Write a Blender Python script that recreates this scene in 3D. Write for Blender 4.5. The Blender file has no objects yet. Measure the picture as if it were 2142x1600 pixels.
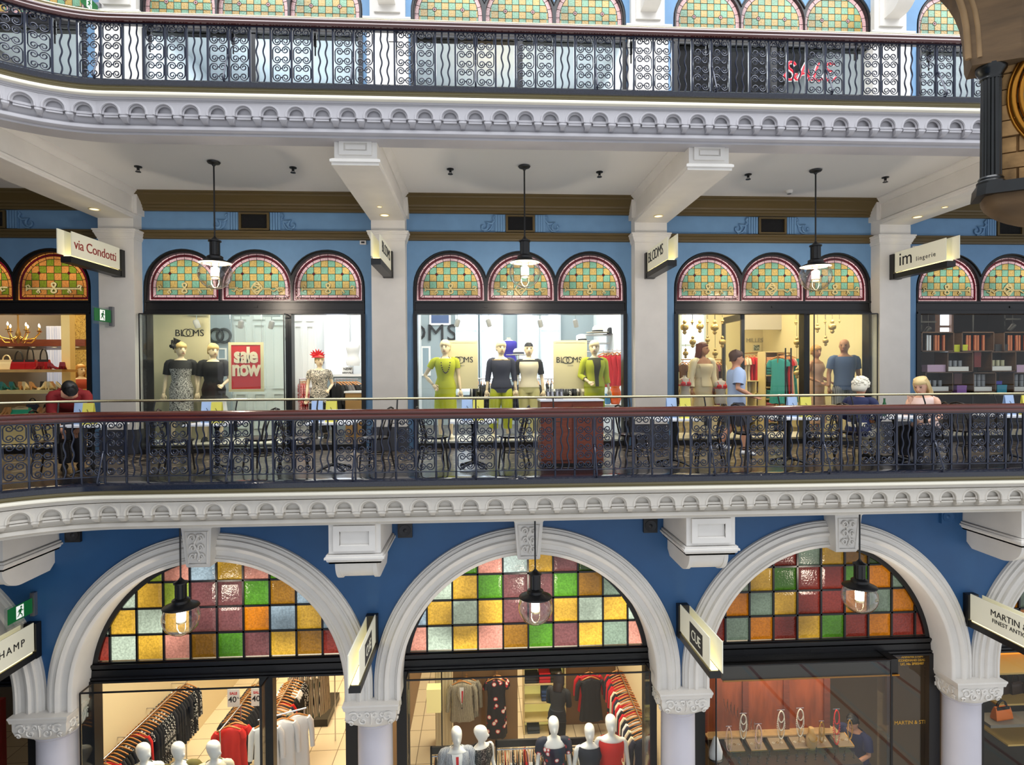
import bpy, bmesh, math, random
from mathutils import Vector, Matrix
from mathutils.geometry import tessellate_polygon
random.seed(7)
PI = math.pi
scn = bpy.context.scene
COL = scn.collection

# ------------------------------------------------------------------ camera
FPX = 1220.38
YAW, PITCH, ROLL = 0.05565, -0.012679, -0.0060708
CAM = Vector((6.2573, -10.4159, 1.32168))
_f = Vector((math.sin(YAW) * math.cos(PITCH), math.cos(YAW) * math.cos(PITCH), math.sin(PITCH)))
_r = Vector((math.cos(YAW), -math.sin(YAW), 0))
_u = _r.cross(_f)
CR = _r * math.cos(ROLL) + _u * math.sin(ROLL)
CU = _u * math.cos(ROLL) - _r * math.sin(ROLL)
cam = bpy.data.cameras.new('camera')
cam.sensor_fit = 'HORIZONTAL'
cam.sensor_width = 36.0
cam.lens = FPX / 2142 * 36.0
cam.clip_start = 0.05
camo = bpy.data.objects.new('camera', cam)
COL.objects.link(camo)
M = Matrix((CR, CU, -_f)).transposed().to_4x4()
M.translation = CAM
camo.matrix_world = M
scn.camera = camo


def at(u, v, Y):
    d = _f + CR * ((u - 1071) / FPX) - CU * ((v - 800) / FPX)
    return CAM + d * ((Y - CAM.y) / d.y)


def X(u, v, Y): return at(u, v, Y).x
def Z(u, v, Y): return at(u, v, Y).z


# ------------------------------------------------------------------ view, sky and daylight
scn.view_settings.view_transform = 'Standard'
scn.view_settings.look = 'None'
scn.view_settings.exposure = 0.25
scn.view_settings.gamma = 1.0
scn.view_settings.use_curve_mapping = False
cy = scn.cycles
cy.max_bounces = 6
cy.diffuse_bounces = 3
cy.glossy_bounces = 3
cy.transmission_bounces = 4
cy.transparent_max_bounces = 14
cy.caustics_reflective = False
cy.caustics_refractive = False
cy.sample_clamp_indirect = 4.0
cy.use_denoising = True
cy.use_adaptive_sampling = True
cy.adaptive_threshold = 0.02

W = bpy.data.worlds.new('sky')
scn.world = W
W.use_nodes = True
W.node_tree.nodes['Background'].inputs[0].default_value = (0.89, 0.93, 1.0, 1)
W.node_tree.nodes['Background'].inputs[1].default_value = 0.80


def area(name, loc, rot, sx, sy, power, col=(1, 1, 1), spread=PI):
    l = bpy.data.lights.new(name, 'AREA')
    l.shape = 'RECTANGLE'
    l.size, l.size_y = sx, sy
    l.energy = power
    l.color = col
    l.spread = spread
    o = bpy.data.objects.new(name, l)
    COL.objects.link(o)
    o.location = loc
    o.rotation_euler = rot
    return o


# glass roof of the arcade, high over the void
area('skylight', (12, -6.6, 13.5), (math.radians(14), 0, 0), 30, 5.5, 2800, (0.95, 0.97, 1.0))

# ------------------------------------------------------------------ materials
MATS = {}


def lin(c):
    c = c / 255.0
    return c / 12.92 if c <= 0.04045 else ((c + 0.055) / 1.055) ** 2.4


def rgb(c): return (lin(c[0]), lin(c[1]), lin(c[2]), 1)


def mat(name, c, rough=0.6, metal=0.0, var=0.0, scale=8.0, bump=0.0, coat=0.0, emit=0.0, ecol=None, spec=0.5, stretch=None):
    if name in MATS: return MATS[name]
    m = bpy.data.materials.new(name)
    m.use_nodes = True
    nt = m.node_tree
    b = nt.nodes['Principled BSDF']
    b.inputs['Base Color'].default_value = rgb(c)
    b.inputs['Roughness'].default_value = rough
    b.inputs['Metallic'].default_value = metal
    b.inputs['Specular IOR Level'].default_value = spec
    b.inputs['Coat Weight'].default_value = coat
    b.inputs['Coat Roughness'].default_value = 0.08
    if emit:
        b.inputs['Emission Color'].default_value = rgb(ecol or c)
        b.inputs['Emission Strength'].default_value = emit
    if var or bump:
        tc = nt.nodes.new('ShaderNodeTexCoord')
        n = nt.nodes.new('ShaderNodeTexNoise')
        n.inputs['Scale'].default_value = scale
        n.inputs['Detail'].default_value = 4
        src = tc.outputs['Object']
        if stretch:
            mp = nt.nodes.new('ShaderNodeMapping')
            mp.inputs['Scale'].default_value = stretch
            nt.links.new(src, mp.inputs[0])
            src = mp.outputs[0]
        nt.links.new(src, n.inputs['Vector'])
        if var:
            hi = [min(1, x * (1 + var)) for x in rgb(c)[:3]] + [1]
            lo = [x * (1 - var) for x in rgb(c)[:3]] + [1]
            r = nt.nodes.new('ShaderNodeValToRGB')
            r.color_ramp.elements[0].position = 0.3
            r.color_ramp.elements[1].position = 0.7
            r.color_ramp.elements[0].color = lo
            r.color_ramp.elements[1].color = hi
            nt.links.new(n.outputs['Fac'], r.inputs[0])
            nt.links.new(r.outputs[0], b.inputs['Base Color'])
        if bump:
            bp = nt.nodes.new('ShaderNodeBump')
            bp.inputs['Strength'].default_value = bump
            bp.inputs['Distance'].default_value = 0.02
            nt.links.new(n.outputs['Fac'], bp.inputs['Height'])
            nt.links.new(bp.outputs[0], b.inputs['Normal'])
    MATS[name] = m
    return m


def pat_mat(name, cols, kind='wave', scale=20.0, rough=0.7, thr=0.5, stretch=(1, 1, 1), dist=2.0, soft=0.02):
    """two or more colour cloth patterns: wave stripes, noise blotches, voronoi flowers, checker"""
    if name in MATS: return MATS[name]
    m = bpy.data.materials.new(name)
    m.use_nodes = True
    nt = m.node_tree
    b = nt.nodes['Principled BSDF']
    b.inputs['Roughness'].default_value = rough
    tc = nt.nodes.new('ShaderNodeTexCoord')
    mp = nt.nodes.new('ShaderNodeMapping')
    mp.inputs['Scale'].default_value = stretch
    nt.links.new(tc.outputs['Object'], mp.inputs[0])
    if kind == 'wave':
        t = nt.nodes.new('ShaderNodeTexWave')
        t.inputs['Distortion'].default_value = dist
        out = t.outputs['Fac']
    elif kind == 'noise':
        t = nt.nodes.new('ShaderNodeTexNoise')
        t.inputs['Detail'].default_value = 2
        t.inputs['Distortion'].default_value = dist
        out = t.outputs['Fac']
    elif kind == 'voronoi':
        t = nt.nodes.new('ShaderNodeTexVoronoi')
        out = t.outputs['Distance']
    t.inputs['Scale'].default_value = scale
    nt.links.new(mp.outputs[0], t.inputs['Vector'])
    r = nt.nodes.new('ShaderNodeValToRGB')
    els = r.color_ramp.elements
    ths = thr if isinstance(thr, (list, tuple)) else [thr]
    els[0].position = 0
    els[0].color = rgb(cols[0])
    els[1].position = 1
    els[1].color = rgb(cols[-1])
    for i, th in enumerate(ths):
        e = els.new(max(0.0, th - soft)); e.color = rgb(cols[i])
        e = els.new(min(1.0, th + soft)); e.color = rgb(cols[i + 1])
    nt.links.new(out, r.inputs[0])
    nt.links.new(r.outputs[0], b.inputs['Base Color'])
    MATS[name] = m
    return m


def glass_mat(name, tint=(1, 1, 1), refl=1.0, rough=0.0, base=0.02, power=4.5):
    m = bpy.data.materials.new(name)
    m.use_nodes = True
    nt = m.node_tree
    nt.nodes.clear()
    o = nt.nodes.new('ShaderNodeOutputMaterial')
    mix = nt.nodes.new('ShaderNodeMixShader')
    t = nt.nodes.new('ShaderNodeBsdfTransparent')
    t.inputs[0].default_value = (*tint, 1)
    g = nt.nodes.new('ShaderNodeBsdfGlossy')
    g.inputs['Roughness'].default_value = rough
    lw = nt.nodes.new('ShaderNodeLayerWeight')
    lw.inputs['Blend'].default_value = 0.5
    pw_ = nt.nodes.new('ShaderNodeMath')
    pw_.operation = 'POWER'
    pw_.inputs[1].default_value = power
    fr = nt.nodes.new('ShaderNodeMath')
    fr.operation = 'MULTIPLY_ADD'
    fr.inputs[1].default_value = 0.7
    fr.inputs[2].default_value = base
    nt.links.new(lw.outputs['Facing'], pw_.inputs[0])
    nt.links.new(pw_.outputs[0], fr.inputs[0])
    k = nt.nodes.new('ShaderNodeMath')
    k.operation = 'MULTIPLY'
    k.inputs[1].default_value = refl
    k.use_clamp = True
    nt.links.new(fr.outputs[0], k.inputs[0])
    nt.links.new(k.outputs[0], mix.inputs[0])
    nt.links.new(t.outputs[0], mix.inputs[1])
    nt.links.new(g.outputs[0], mix.inputs[2])
    nt.links.new(mix.outputs[0], o.inputs[0])
    MATS[name] = m
    return m


def stained(name, c, lit=0.5, trans=0.5):
    """coloured rippled window glass, with light from the shop behind painted in as glow"""
    if name in MATS: return MATS[name]
    m = bpy.data.materials.new(name)
    m.use_nodes = True
    nt = m.node_tree
    b = nt.nodes['Principled BSDF']
    b.inputs['Base Color'].default_value = [q * 0.2 for q in rgb(c)[:3]] + [1]
    b.inputs['Roughness'].default_value = 0.18
    b.inputs['Emission Color'].default_value = rgb(c)
    tc = nt.nodes.new('ShaderNodeTexCoord')
    n = nt.nodes.new('ShaderNodeTexNoise')
    n.inputs['Scale'].default_value = 38
    n.inputs['Detail'].default_value = 2
    nt.links.new(tc.outputs['Object'], n.inputs['Vector'])
    bp = nt.nodes.new('ShaderNodeBump')
    bp.inputs['Strength'].default_value = 0.5
    bp.inputs['Distance'].default_value = 0.01
    nt.links.new(n.outputs['Fac'], bp.inputs['Height'])
    nt.links.new(bp.outputs[0], b.inputs['Normal'])
    mr = nt.nodes.new('ShaderNodeMapRange')
    mr.inputs['From Min'].default_value = 0.3
    mr.inputs['From Max'].default_value = 0.7
    mr.inputs['To Min'].default_value = lit * 0.75
    mr.inputs['To Max'].default_value = lit * 1.3
    nt.links.new(n.outputs['Fac'], mr.inputs[0])
    n2 = nt.nodes.new('ShaderNodeTexNoise')
    n2.inputs['Scale'].default_value = 1.6  # broad uneven glow, as from lamps behind, painted by noise
    n2.inputs['Detail'].default_value = 0
    nt.links.new(tc.outputs['Object'], n2.inputs['Vector'])
    m2 = nt.nodes.new('ShaderNodeMapRange')
    m2.inputs['From Min'].default_value = 0.3
    m2.inputs['From Max'].default_value = 0.7
    m2.inputs['To Min'].default_value = 0.45
    m2.inputs['To Max'].default_value = 1.6
    nt.links.new(n2.outputs['Fac'], m2.inputs[0])
    ml = nt.nodes.new('ShaderNodeMath')
    ml.operation = 'MULTIPLY'
    nt.links.new(mr.outputs[0], ml.inputs[0])
    nt.links.new(m2.outputs[0], ml.inputs[1])
    nt.links.new(ml.outputs[0], b.inputs['Emission Strength'])
    MATS[name] = m
    return m


WHITE = mat('white_plaster', (226, 222, 215), 0.55, var=0.04, scale=3, bump=0.05)
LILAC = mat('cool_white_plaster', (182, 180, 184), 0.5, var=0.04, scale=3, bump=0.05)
CREAM = mat('cream_plaster', (208, 202, 191), 0.6, var=0.04, scale=3, bump=0.05)
CEIL = mat('ceiling_paint', (232, 229, 224), 0.7)
BLUE = mat('sky_blue_paint', (110, 150, 188), 0.6, var=0.05, scale=4)
NAVY = mat('deep_blue_paint', (38, 86, 134), 0.5, var=0.06, scale=3)
OLIVE = mat('olive_brown_paint', (92, 76, 42), 0.45)
BLACK = mat('black_timber', (13, 13, 17), 0.35)
IRON = mat('blue_black_iron', (36, 42, 60), 0.3, metal=0.35, coat=0.4)
MAHOG = mat('mahogany', (74, 24, 15), 0.22, var=0.25, scale=10, coat=0.7, stretch=(0.2, 3, 3))
BRASS = mat('brass', (196, 186, 150), 0.25, metal=1.0)
GOLDP = mat('cream_gold_bead', (252, 246, 226), 0.3, coat=0.5)  # painted near white to stand for the bead's gleam of skylight
OLIVEP = mat('olive_gold_moulding', (128, 118, 82), 0.35, coat=0.2)
GRANITE = mat('black_granite', (30, 33, 44), 0.12, var=0.3, scale=60, coat=0.4)
DARK = mat('dark_metal', (20, 20, 22), 0.4)
CHROME = mat('chrome', (200, 200, 205), 0.15, metal=1.0)
GLASS = glass_mat('shop_glass', (0.97, 0.985, 0.98), 1.0)
BULBGLASS = glass_mat('globe_glass', (0.985, 0.975, 0.965), 1.6, base=0.05, power=2.2)
SHELFGLASS = glass_mat('shelf_glass', (0.80, 0.92, 0.88), 1.2)


# ------------------------------------------------------------------ mesh helpers
class MB:
    def __init__(s):
        s.v, s.f, s.m = [], [], []

    def addf(s, vs, fs, m=0):
        o = len(s.v)
        s.v += [tuple(p) for p in vs]
        for f in fs:
            s.f.append([i + o for i in f])
            s.m.append(m)
        return s

    def box(s, x0, x1, y0, y1, z0, z1, m=0, rot=0.0, ctr=None):
        vs = [(x, y, z) for z in (z0, z1) for y in (y0, y1) for x in (x0, x1)]
        if rot:
            cx, cyy = ctr or ((x0 + x1) / 2, (y0 + y1) / 2)
            c, sn = math.cos(rot), math.sin(rot)
            vs = [(cx + (x - cx) * c - (y - cyy) * sn, cyy + (x - cx) * sn + (y - cyy) * c, z) for x, y, z in vs]
        return s.addf(vs, [(0, 2, 3, 1), (4, 5, 7, 6), (0, 1, 5, 4), (2, 6, 7, 3), (0, 4, 6, 2), (1, 3, 7, 5)], m)

    def obox(s, c, a, b, d, m=0):
        """box from centre and three half-axis vectors"""
        c, a, b, d = Vector(c), Vector(a), Vector(b), Vector(d)
        vs = [c + a * i + b * j + d * k for k in (-1, 1) for j in (-1, 1) for i in (-1, 1)]
        return s.addf(vs, [(0, 2, 3, 1), (4, 5, 7, 6), (0, 1, 5, 4), (2, 6, 7, 3), (0, 4, 6, 2), (1, 3, 7, 5)], m)

    def tube(s, path, r, n=6, closed=False, m=0, cap=True, flat=None):
        P = [Vector(p) for p in path]
        N = len(P)
        rs = r if isinstance(r, (list, tuple)) else [r] * N
        up = None
        rings = []
        for i in range(N):
            a = P[(i - 1) % N] if (closed or i > 0) else P[i]
            b = P[(i + 1) % N] if (closed or i < N - 1) else P[i]
            t = (b - a)
            if t.length < 1e-9: t = Vector((0, 0, 1))
            t.normalize()
            if up is None:
                up = Vector((0, 0, 1)) if abs(t.z) < 0.9 else Vector((0, 1, 0))
                if flat: up = Vector(flat[0])
            if flat: up = Vector(flat[0])
            side = t.cross(up)
            if side.length < 1e-6: side = t.cross(Vector((1, 0, 0)))
            side.normalize()
            u2 = side.cross(t).normalized()
            if not flat: up = u2
            k = flat[1] if flat else 1.0
            rings.append([P[i] + side * (rs[i] * math.cos(2 * PI * j / n)) + u2 * (rs[i] * k * math.sin(2 * PI * j / n)) for j in range(n)])
        vs = [p for ring in rings for p in ring]
        fs = []
        for i in range(N if closed else N - 1):
            for j in range(n):
                a, b = i * n + j, i * n + (j + 1) % n
                c, d = ((i + 1) % N) * n + (j + 1) % n, ((i + 1) % N) * n + j
                fs.append((a, b, c, d))
        if not closed and cap:
            fs.append(tuple(range(n))[::-1])
            fs.append(tuple((N - 1) * n + j for j in range(n)))
        return s.addf(vs, fs, m)

    def lathe(s, prof, c=(0, 0, 0), n=24, m=0, sx=1.0, sy=1.0, cap=True):
        vs, fs = [], []
        for r, z in prof:
            for j in range(n):
                a = 2 * PI * j / n
                vs.append((c[0] + r * sx * math.cos(a), c[1] + r * sy * math.sin(a), c[2] + z))
        for i in range(len(prof) - 1):
            for j in range(n):
                fs.append((i * n + j, i * n + (j + 1) % n, (i + 1) * n + (j + 1) % n, (i + 1) * n + j))
        if cap:
            fs.append(tuple(range(n))[::-1])
            fs.append(tuple((len(prof) - 1) * n + j for j in range(n)))
        return s.addf(vs, fs, m)

    def loft(s, rings, n=16, m=0, cap=True):
        """rings: (x,y,z,rx,ry) horizontal ellipses"""
        vs, fs = [], []
        for (x, y, z, rx, ry) in rings:
            for j in range(n):
                a = 2 * PI * j / n
                vs.append((x + rx * math.cos(a), y + ry * math.sin(a), z))
        for i in range(len(rings) - 1):
            for j in range(n):
                fs.append((i * n + j, i * n + (j + 1) % n, (i + 1) * n + (j + 1) % n, (i + 1) * n + j))
        if cap:
            fs.append(tuple(range(n))[::-1])
            fs.append(tuple((len(rings) - 1) * n + j for j in range(n)))
        return s.addf(vs, fs, m)

    def ball(s, c, rx, ry=None, rz=None, n=14, k=9, m=0):
        ry = ry or rx
        rz = rz or rx
        rings = [(c[0], c[1], c[2] - rz * math.cos(PI * i / k), max(1e-4, rx * math.sin(PI * i / k)), max(1e-4, ry * math.sin(PI * i / k))) for i in range(k + 1)]
        return s.loft(rings, n, m, cap=False)

    def sweep(s, prof, path, closed=False, m=0, mf=None, capends=True):
        """prof: (d,z) with d along the outward normal; path: (x,y,nx,ny)"""
        vs, fs, n = [], [], len(prof)
        o = len(s.v)
        for (x, y, nx, ny) in path:
            for d, z in prof: vs.append((x + nx * d, y + ny * d, z))
        s.v += vs
        for i in range(len(path) - 1):
            for j in range(n if closed else n - 1):
                a, b = i * n + j, i * n + (j + 1) % n
                s.f.append([o + a, o + b, o + b + n, o + a + n])
                s.m.append(mf[j] if mf else m)
        if closed and capends:
            s.f.append([o + j for j in range(n)][::-1]); s.m.append(m)
            s.f.append([o + (len(path) - 1) * n + j for j in range(n)]); s.m.append(m)
        return s

    def plate(s, outer, holes, y0, y1, m=0, mside=None):
        """(x,z) outline with holes, thickness y0 (front) .. y1 (back)"""
        loops = [outer] + list(holes)
        pts = [p for l in loops for p in l]
        tris = tessellate_polygon([[Vector((p[0], p[1], 0)) for p in l] for l in loops])
        n = len(pts)
        o = len(s.v)
        s.v += [(p[0], y0, p[1]) for p in pts] + [(p[0], y1, p[1]) for p in pts]
        for t in tris:
            s.f.append([o + i for i in t]); s.m.append(m)
            s.f.append([o + n + i for i in reversed(t)]); s.m.append(m)
        k = 0
        for l in loops:
            L = len(l)
            for i in range(L):
                a, b = k + i, k + (i + 1) % L
                s.f.append([o + a, o + b, o + n + b, o + n + a]); s.m.append(m if mside is None else mside)
            k += L
        return s

    def merge(s, other, mtx=None, m=None):
        o = len(s.v)
        s.v += [tuple(mtx @ Vector(p)) if mtx else p for p in other.v]
        for f, mm in zip(other.f, other.m):
            s.f.append([i + o for i in f]); s.m.append(mm if m is None else m)
        return s

    def mesh(s, name, mats, smooth=None):
        me = bpy.data.meshes.new(name)
        me.from_pydata(s.v, [], s.f)
        if not isinstance(mats, (list, tuple)): mats = [mats]
        for mm in mats: me.materials.append(mm)
        if len(mats) > 1: me.polygons.foreach_set('material_index', s.m)
        bm = bmesh.new()
        bm.from_mesh(me)
        bmesh.ops.recalc_face_normals(bm, faces=bm.faces)
        bm.to_mesh(me)
        bm.free()
        if smooth is not None:
            me.polygons.foreach_set('use_smooth', [True] * len(me.polygons))
            me.set_sharp_from_angle(angle=math.radians(smooth))
        me.update()
        return me

    def build(s, name, mats, parent=None, smooth=None, loc=None, label=None, cat=None, group=None, kind=None):
        me = s.mesh(name, mats, smooth)
        return put(name, me, parent, loc, label, cat, group, kind)


def tag(o, label=None, cat=None, group=None, kind=None):
    if label: o['label'] = label
    if cat: o['category'] = cat
    if group: o['group'] = group
    if kind: o['kind'] = kind
    return o


def put(name, me, parent=None, loc=None, label=None, cat=None, group=None, kind=None, rotz=None):
    o = bpy.data.objects.new(name, me)
    COL.objects.link(o)
    if parent: o.parent = parent
    if loc: o.location = loc
    if rotz: o.rotation_euler = (0, 0, rotz)
    return tag(o, label, cat, group, kind)


def thing(name, loc, label, cat, group=None, rotz=0.0, kind=None):
    o = put(name, None, None, loc, label, cat, group, kind)
    o.rotation_euler = (0, 0, rotz)
    return o


def dup(root, loc=None, rotz=None, label=None, group=None, scale=None):
    def rec(o, parent):
        c = o.copy()
        COL.objects.link(c)
        if parent: c.parent = parent
        for ch in KIDS.get(o.name, []) or o.children: rec(ch, c)
        return c
    c = rec(root, None)
    if loc is not None: c.location = loc
    if rotz is not None: c.rotation_euler = (0, 0, rotz)
    if scale is not None: c.scale = (scale, scale, scale)
    if label: c['label'] = label
    if group: c['group'] = group
    return c


KIDS = {}


def text_mesh(body, size, extrude=0.004, spacing=1.0, align='CENTER', bold=0.0, shear=0.0):
    cu = bpy.data.curves.new('lettering', 'FONT')
    cu.body = body
    cu.size = size
    cu.extrude = extrude
    cu.space_character = spacing
    cu.align_x = align
    cu.align_y = 'CENTER'
    cu.offset = bold
    cu.shear = shear
    cu.resolution_u = 3
    o = bpy.data.objects.new('lettering_source', cu)
    me = bpy.data.meshes.new_from_object(o)
    bpy.data.objects.remove(o)
    bpy.data.curves.remove(cu)
    return me


def lettering(name, body, size, loc, m, parent=None, rot=(PI / 2, 0, 0), sx=1.0, **k):
    me = text_mesh(body, size, **k)
    me.materials.clear()
    me.materials.append(m)
    o = put(name, me, parent, loc)
    o.rotation_euler = rot
    o.scale = (sx, 1, 1)
    return o


def arc(cx, cz, r, a0, a1, n):
    return [(cx + r * math.cos(a0 + (a1 - a0) * i / n), cz + r * math.sin(a0 + (a1 - a0) * i / n)) for i in range(n + 1)]
# ------------------------------------------------------------------ arcade layout
H = 4.97                       # storey height; floor of the middle gallery is z = 0
EY = -2.81                     # line of the balustrade posts
LX, RX = -3.2, 21.0
BAYS = [(-4.43, -0.55), (0.337, 4.209), (5.065, 8.988), (9.873, 13.683), (14.554, 18.40)]
PILL = [0.035, 4.665, 9.367, 13.957, 18.6]
CR_R, CR_X = 1.6, 1.7          # the gallery edge turns toward the viewer here


def edge(s):
    """point and outward normal of the gallery edge at arc length s (s = x on the straight)"""
    if s >= CR_X: return (s, EY, 0.0, -1.0)
    ph = (CR_X - s) / CR_R
    if ph <= PI / 2:
        return (CR_X - CR_R * math.sin(ph), EY - CR_R * (1 - math.cos(ph)), math.sin(ph), -math.cos(ph))
    ex = (ph - PI / 2) * CR_R
    return (CR_X - CR_R, EY - CR_R - ex, 1.0, 0.0)


def edge_path(s0, s1):
    ss = [s0]
    s = CR_X - CR_R * PI / 2
    ss += [s + CR_R * PI / 2 * i / 24 for i in range(25) if s + CR_R * PI / 2 * i / 24 > s0]
    ss += [CR_X + (s1 - CR_X) * i / 6 for i in range(1, 7)]
    return [edge(s) for s in ss]


EPATH = edge_path(-8.5, RX)

# ---- slabs: floors and ceilings
def slab(name, z0, z1, m, label, cat):
    b = MB()
    pts = [(x + nx * -0.085, y + ny * -0.085) for x, y, nx, ny in EPATH] + [(RX, 5.6), (LX - 4, 5.6), (LX - 4, -14)]
    n = len(pts)
    b.v = [(x, y, z0) for x, y in pts] + [(x, y, z1) for x, y in pts]
    b.f = [list(range(n))[::-1], [n + i for i in range(n)]] + [[i, (i + 1) % n, n + (i + 1) % n, n + i] for i in range(n)]
    b.m = [0] * len(b.f)
    return b.build(name, m, label=label, cat=cat, kind='structure')


tile = bpy.data.materials.new('mosaic_floor')
tile.use_nodes = True
nt = tile.node_tree
bs = nt.nodes['Principled BSDF']
tc = nt.nodes.new('ShaderNodeTexCoord')
wv = nt.nodes.new('ShaderNodeTexNoise')
wv.inputs['Scale'].default_value = 1.4
wv.inputs['Detail'].default_value = 0
sn = nt.nodes.new('ShaderNodeMath')
sn.operation = 'PINGPONG'
sn.inputs[1].default_value = 0.05
sc_ = nt.nodes.new('ShaderNodeMath')
sc_.operation = 'MULTIPLY'
sc_.inputs[1].default_value = 20
rp = nt.nodes.new('ShaderNodeValToRGB')
rp.color_ramp.interpolation = 'CONSTANT'
rp.color_ramp.elements[0].color = rgb((26, 22, 24))
e = rp.color_ramp.elements.new(0.45); e.color = rgb((96, 84, 72))
e = rp.color_ramp.elements.new(0.62); e.color = rgb((40, 32, 30))
e = rp.color_ramp.elements.new(0.8); e.color = rgb((128, 116, 100))
nt.links.new(tc.outputs['Object'], wv.inputs['Vector'])
nt.links.new(wv.outputs['Fac'], sn.inputs[0])
nt.links.new(sn.outputs[0], sc_.inputs[0])
nt.links.new(sc_.outputs[0], rp.inputs[0])
nt.links.new(rp.outputs[0], bs.inputs['Base Color'])
bs.inputs['Roughness'].default_value = 0.3
slab('floor', -0.42, -0.004, tile, 'patterned mosaic floor of the middle gallery behind the balustrade', 'floor')
slab('ceiling', 4.55, 4.70, CEIL, 'smooth off-white ceiling over the middle gallery', 'ceiling')
slab('floor', 4.70, H - 0.004, CREAM, 'floor of the top gallery above the arched cornice', 'floor')

MB().sweep([(-0.62, -0.003), (-0.62, 0.0), (-0.085, 0.0), (-0.085, -0.003)], EPATH).build('floor', mat('dark_border_stone', (26, 28, 38), 0.25), label='dark stone border of the middle gallery floor along the balustrade', cat='floor border', kind='structure')
MB().box(-4.6, -4.4, -14, 5.6, -6.4, 9.5).build('wall_left', mat('shade_plaster', (120, 116, 112), 0.7), label='plain unseen end wall added beyond the left edge to block light', cat='wall', kind='structure')  # unseen wall added to block sky light from the left
MB().box(-4.4, -0.4, -14, -4.6, -6.4, -0.42).build('wall_left', NAVY, label='deep blue unseen wall added beyond the left edge to shade the lower arcade', cat='wall', kind='structure')  # unseen block added to darken the lower left side
# ---- cornices with the row of little arches
CORN = [(-0.09, 0.0), (0.17, 0.0), (0.185, -0.012), (0.185, -0.07), (0.165, -0.08), (0.15, -0.082), (0.15, -0.10), (0.135, -0.104),
        (0.125, -0.125), (0.135, -0.130), (0.158, -0.138), (0.164, -0.158), (0.158, -0.176), (0.135, -0.186), (0.115, -0.188), (0.105, -0.20), (0.105, -0.212), (0.095, -0.216),
        (0.095, -0.232), (0.075, -0.236), (0.045, -0.24), (0.04, -0.40), (0.04, -0.43), (0.01, -0.475), (0.0, -0.485), (0.0, -0.50), (0.035, -0.505),
        (0.045, -0.52), (0.045, -0.55), (0.03, -0.565), (-0.02, -0.575), (-0.02, -0.60), (-0.30, -0.60)]
CM = [0] * 4 + [1] * 5 + [2] * 5 + [3] * 18
AP = 0.3213


def arch_unit():
    b = MB()
    p = AP / 2
    r = 0.117
    zc = -0.378
    out = [(-p, -0.24), (p, -0.24), (p, -0.40), (r, -0.40)] + arc(0, zc, r, 0, PI, 14) + [(-r, -0.40), (-p, -0.40)]
    b.plate(out, [], -0.11, -0.03)
    ring = [(r * math.cos(a) * 1.0, -0.105, zc + r * math.sin(a)) for a in [PI * i / 14 for i in range(15)]]
    ring = [(r, -0.105, -0.40)] + ring + [(-r, -0.105, -0.40)]
    b.tube(ring, 0.016, 6)
    ring2 = [(x * 0.84, -0.082, zc + (z - zc) * 0.84) for x, _, z in ring]
    b.tube(ring2, 0.014, 6)
    for sx in (-1, 1):
        x0, x1 = (r - 0.004, p) if sx > 0 else (-p, -r + 0.004)
        vs = []
        for z, d in ((-0.40, 0.105), (-0.43, 0.108), (-0.46, 0.09), (-0.482, 0.055)):
            k = 1 if z > -0.45 else 0.6
            xa = p * sx + (x0 - p * sx) * k if sx > 0 else p * sx
            xb = p * sx + (x1 - p * sx) * k if sx < 0 else p * sx
            vs += [(xa, -d, z), (xb, -d, z), (xb, 0.0, z), (xa, 0.0, z)]
        fs = []
        for i in range(3):
            for j in range(4): fs.append((i * 4 + j, i * 4 + (j + 1) % 4, i * 4 + 4 + (j + 1) % 4, i * 4 + 4 + j))
        fs.append((12, 13, 14, 15))
        b.addf(vs, fs)
    b.box(-0.085, 0.085, -0.078, -0.05, -0.40, -0.37)
    b.box(-0.085, 0.085, -0.085, -0.05, -0.43, -0.41)
    return b


AU = arch_unit()
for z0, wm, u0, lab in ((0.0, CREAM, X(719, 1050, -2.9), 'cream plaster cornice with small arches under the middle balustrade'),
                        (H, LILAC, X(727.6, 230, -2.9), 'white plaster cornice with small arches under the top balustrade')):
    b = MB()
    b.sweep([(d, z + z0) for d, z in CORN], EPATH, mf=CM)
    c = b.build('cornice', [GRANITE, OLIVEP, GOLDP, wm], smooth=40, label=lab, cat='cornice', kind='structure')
    am = AU.mesh('corbel_arch', wm, 35)
    k0 = int((u0 + 1.2) / AP)
    for k in range(-k0, 48):
        x, y, nx, ny = edge(u0 + k * AP)
        o = put('corbel_arch', am, c, (x, y, z0))
        o.rotation_euler = (0, 0, math.atan2(nx, -ny))

# ---- balustrades
PS = AP_ = 4.66 / 18           # post spacing


def c_scroll(cx, cz, sgn):
    pts = []
    ey, R0, R1 = 0.0575, 0.056, 0.014
    N = 20
    tot = PI * 3.1
    up = []
    for i in range(N + 1):
        t = i / N
        a = PI - tot * t
        r = R0 + (R1 - R0) * (t ** 0.75)
        up.append((-0.05 + r * math.cos(a), ey + r * math.sin(a)))
    path = up[::-1] + [(x, -z) for x, z in up]
    return [(cx + sgn * x, 0.0, cz + z) for x, z in path]


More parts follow.
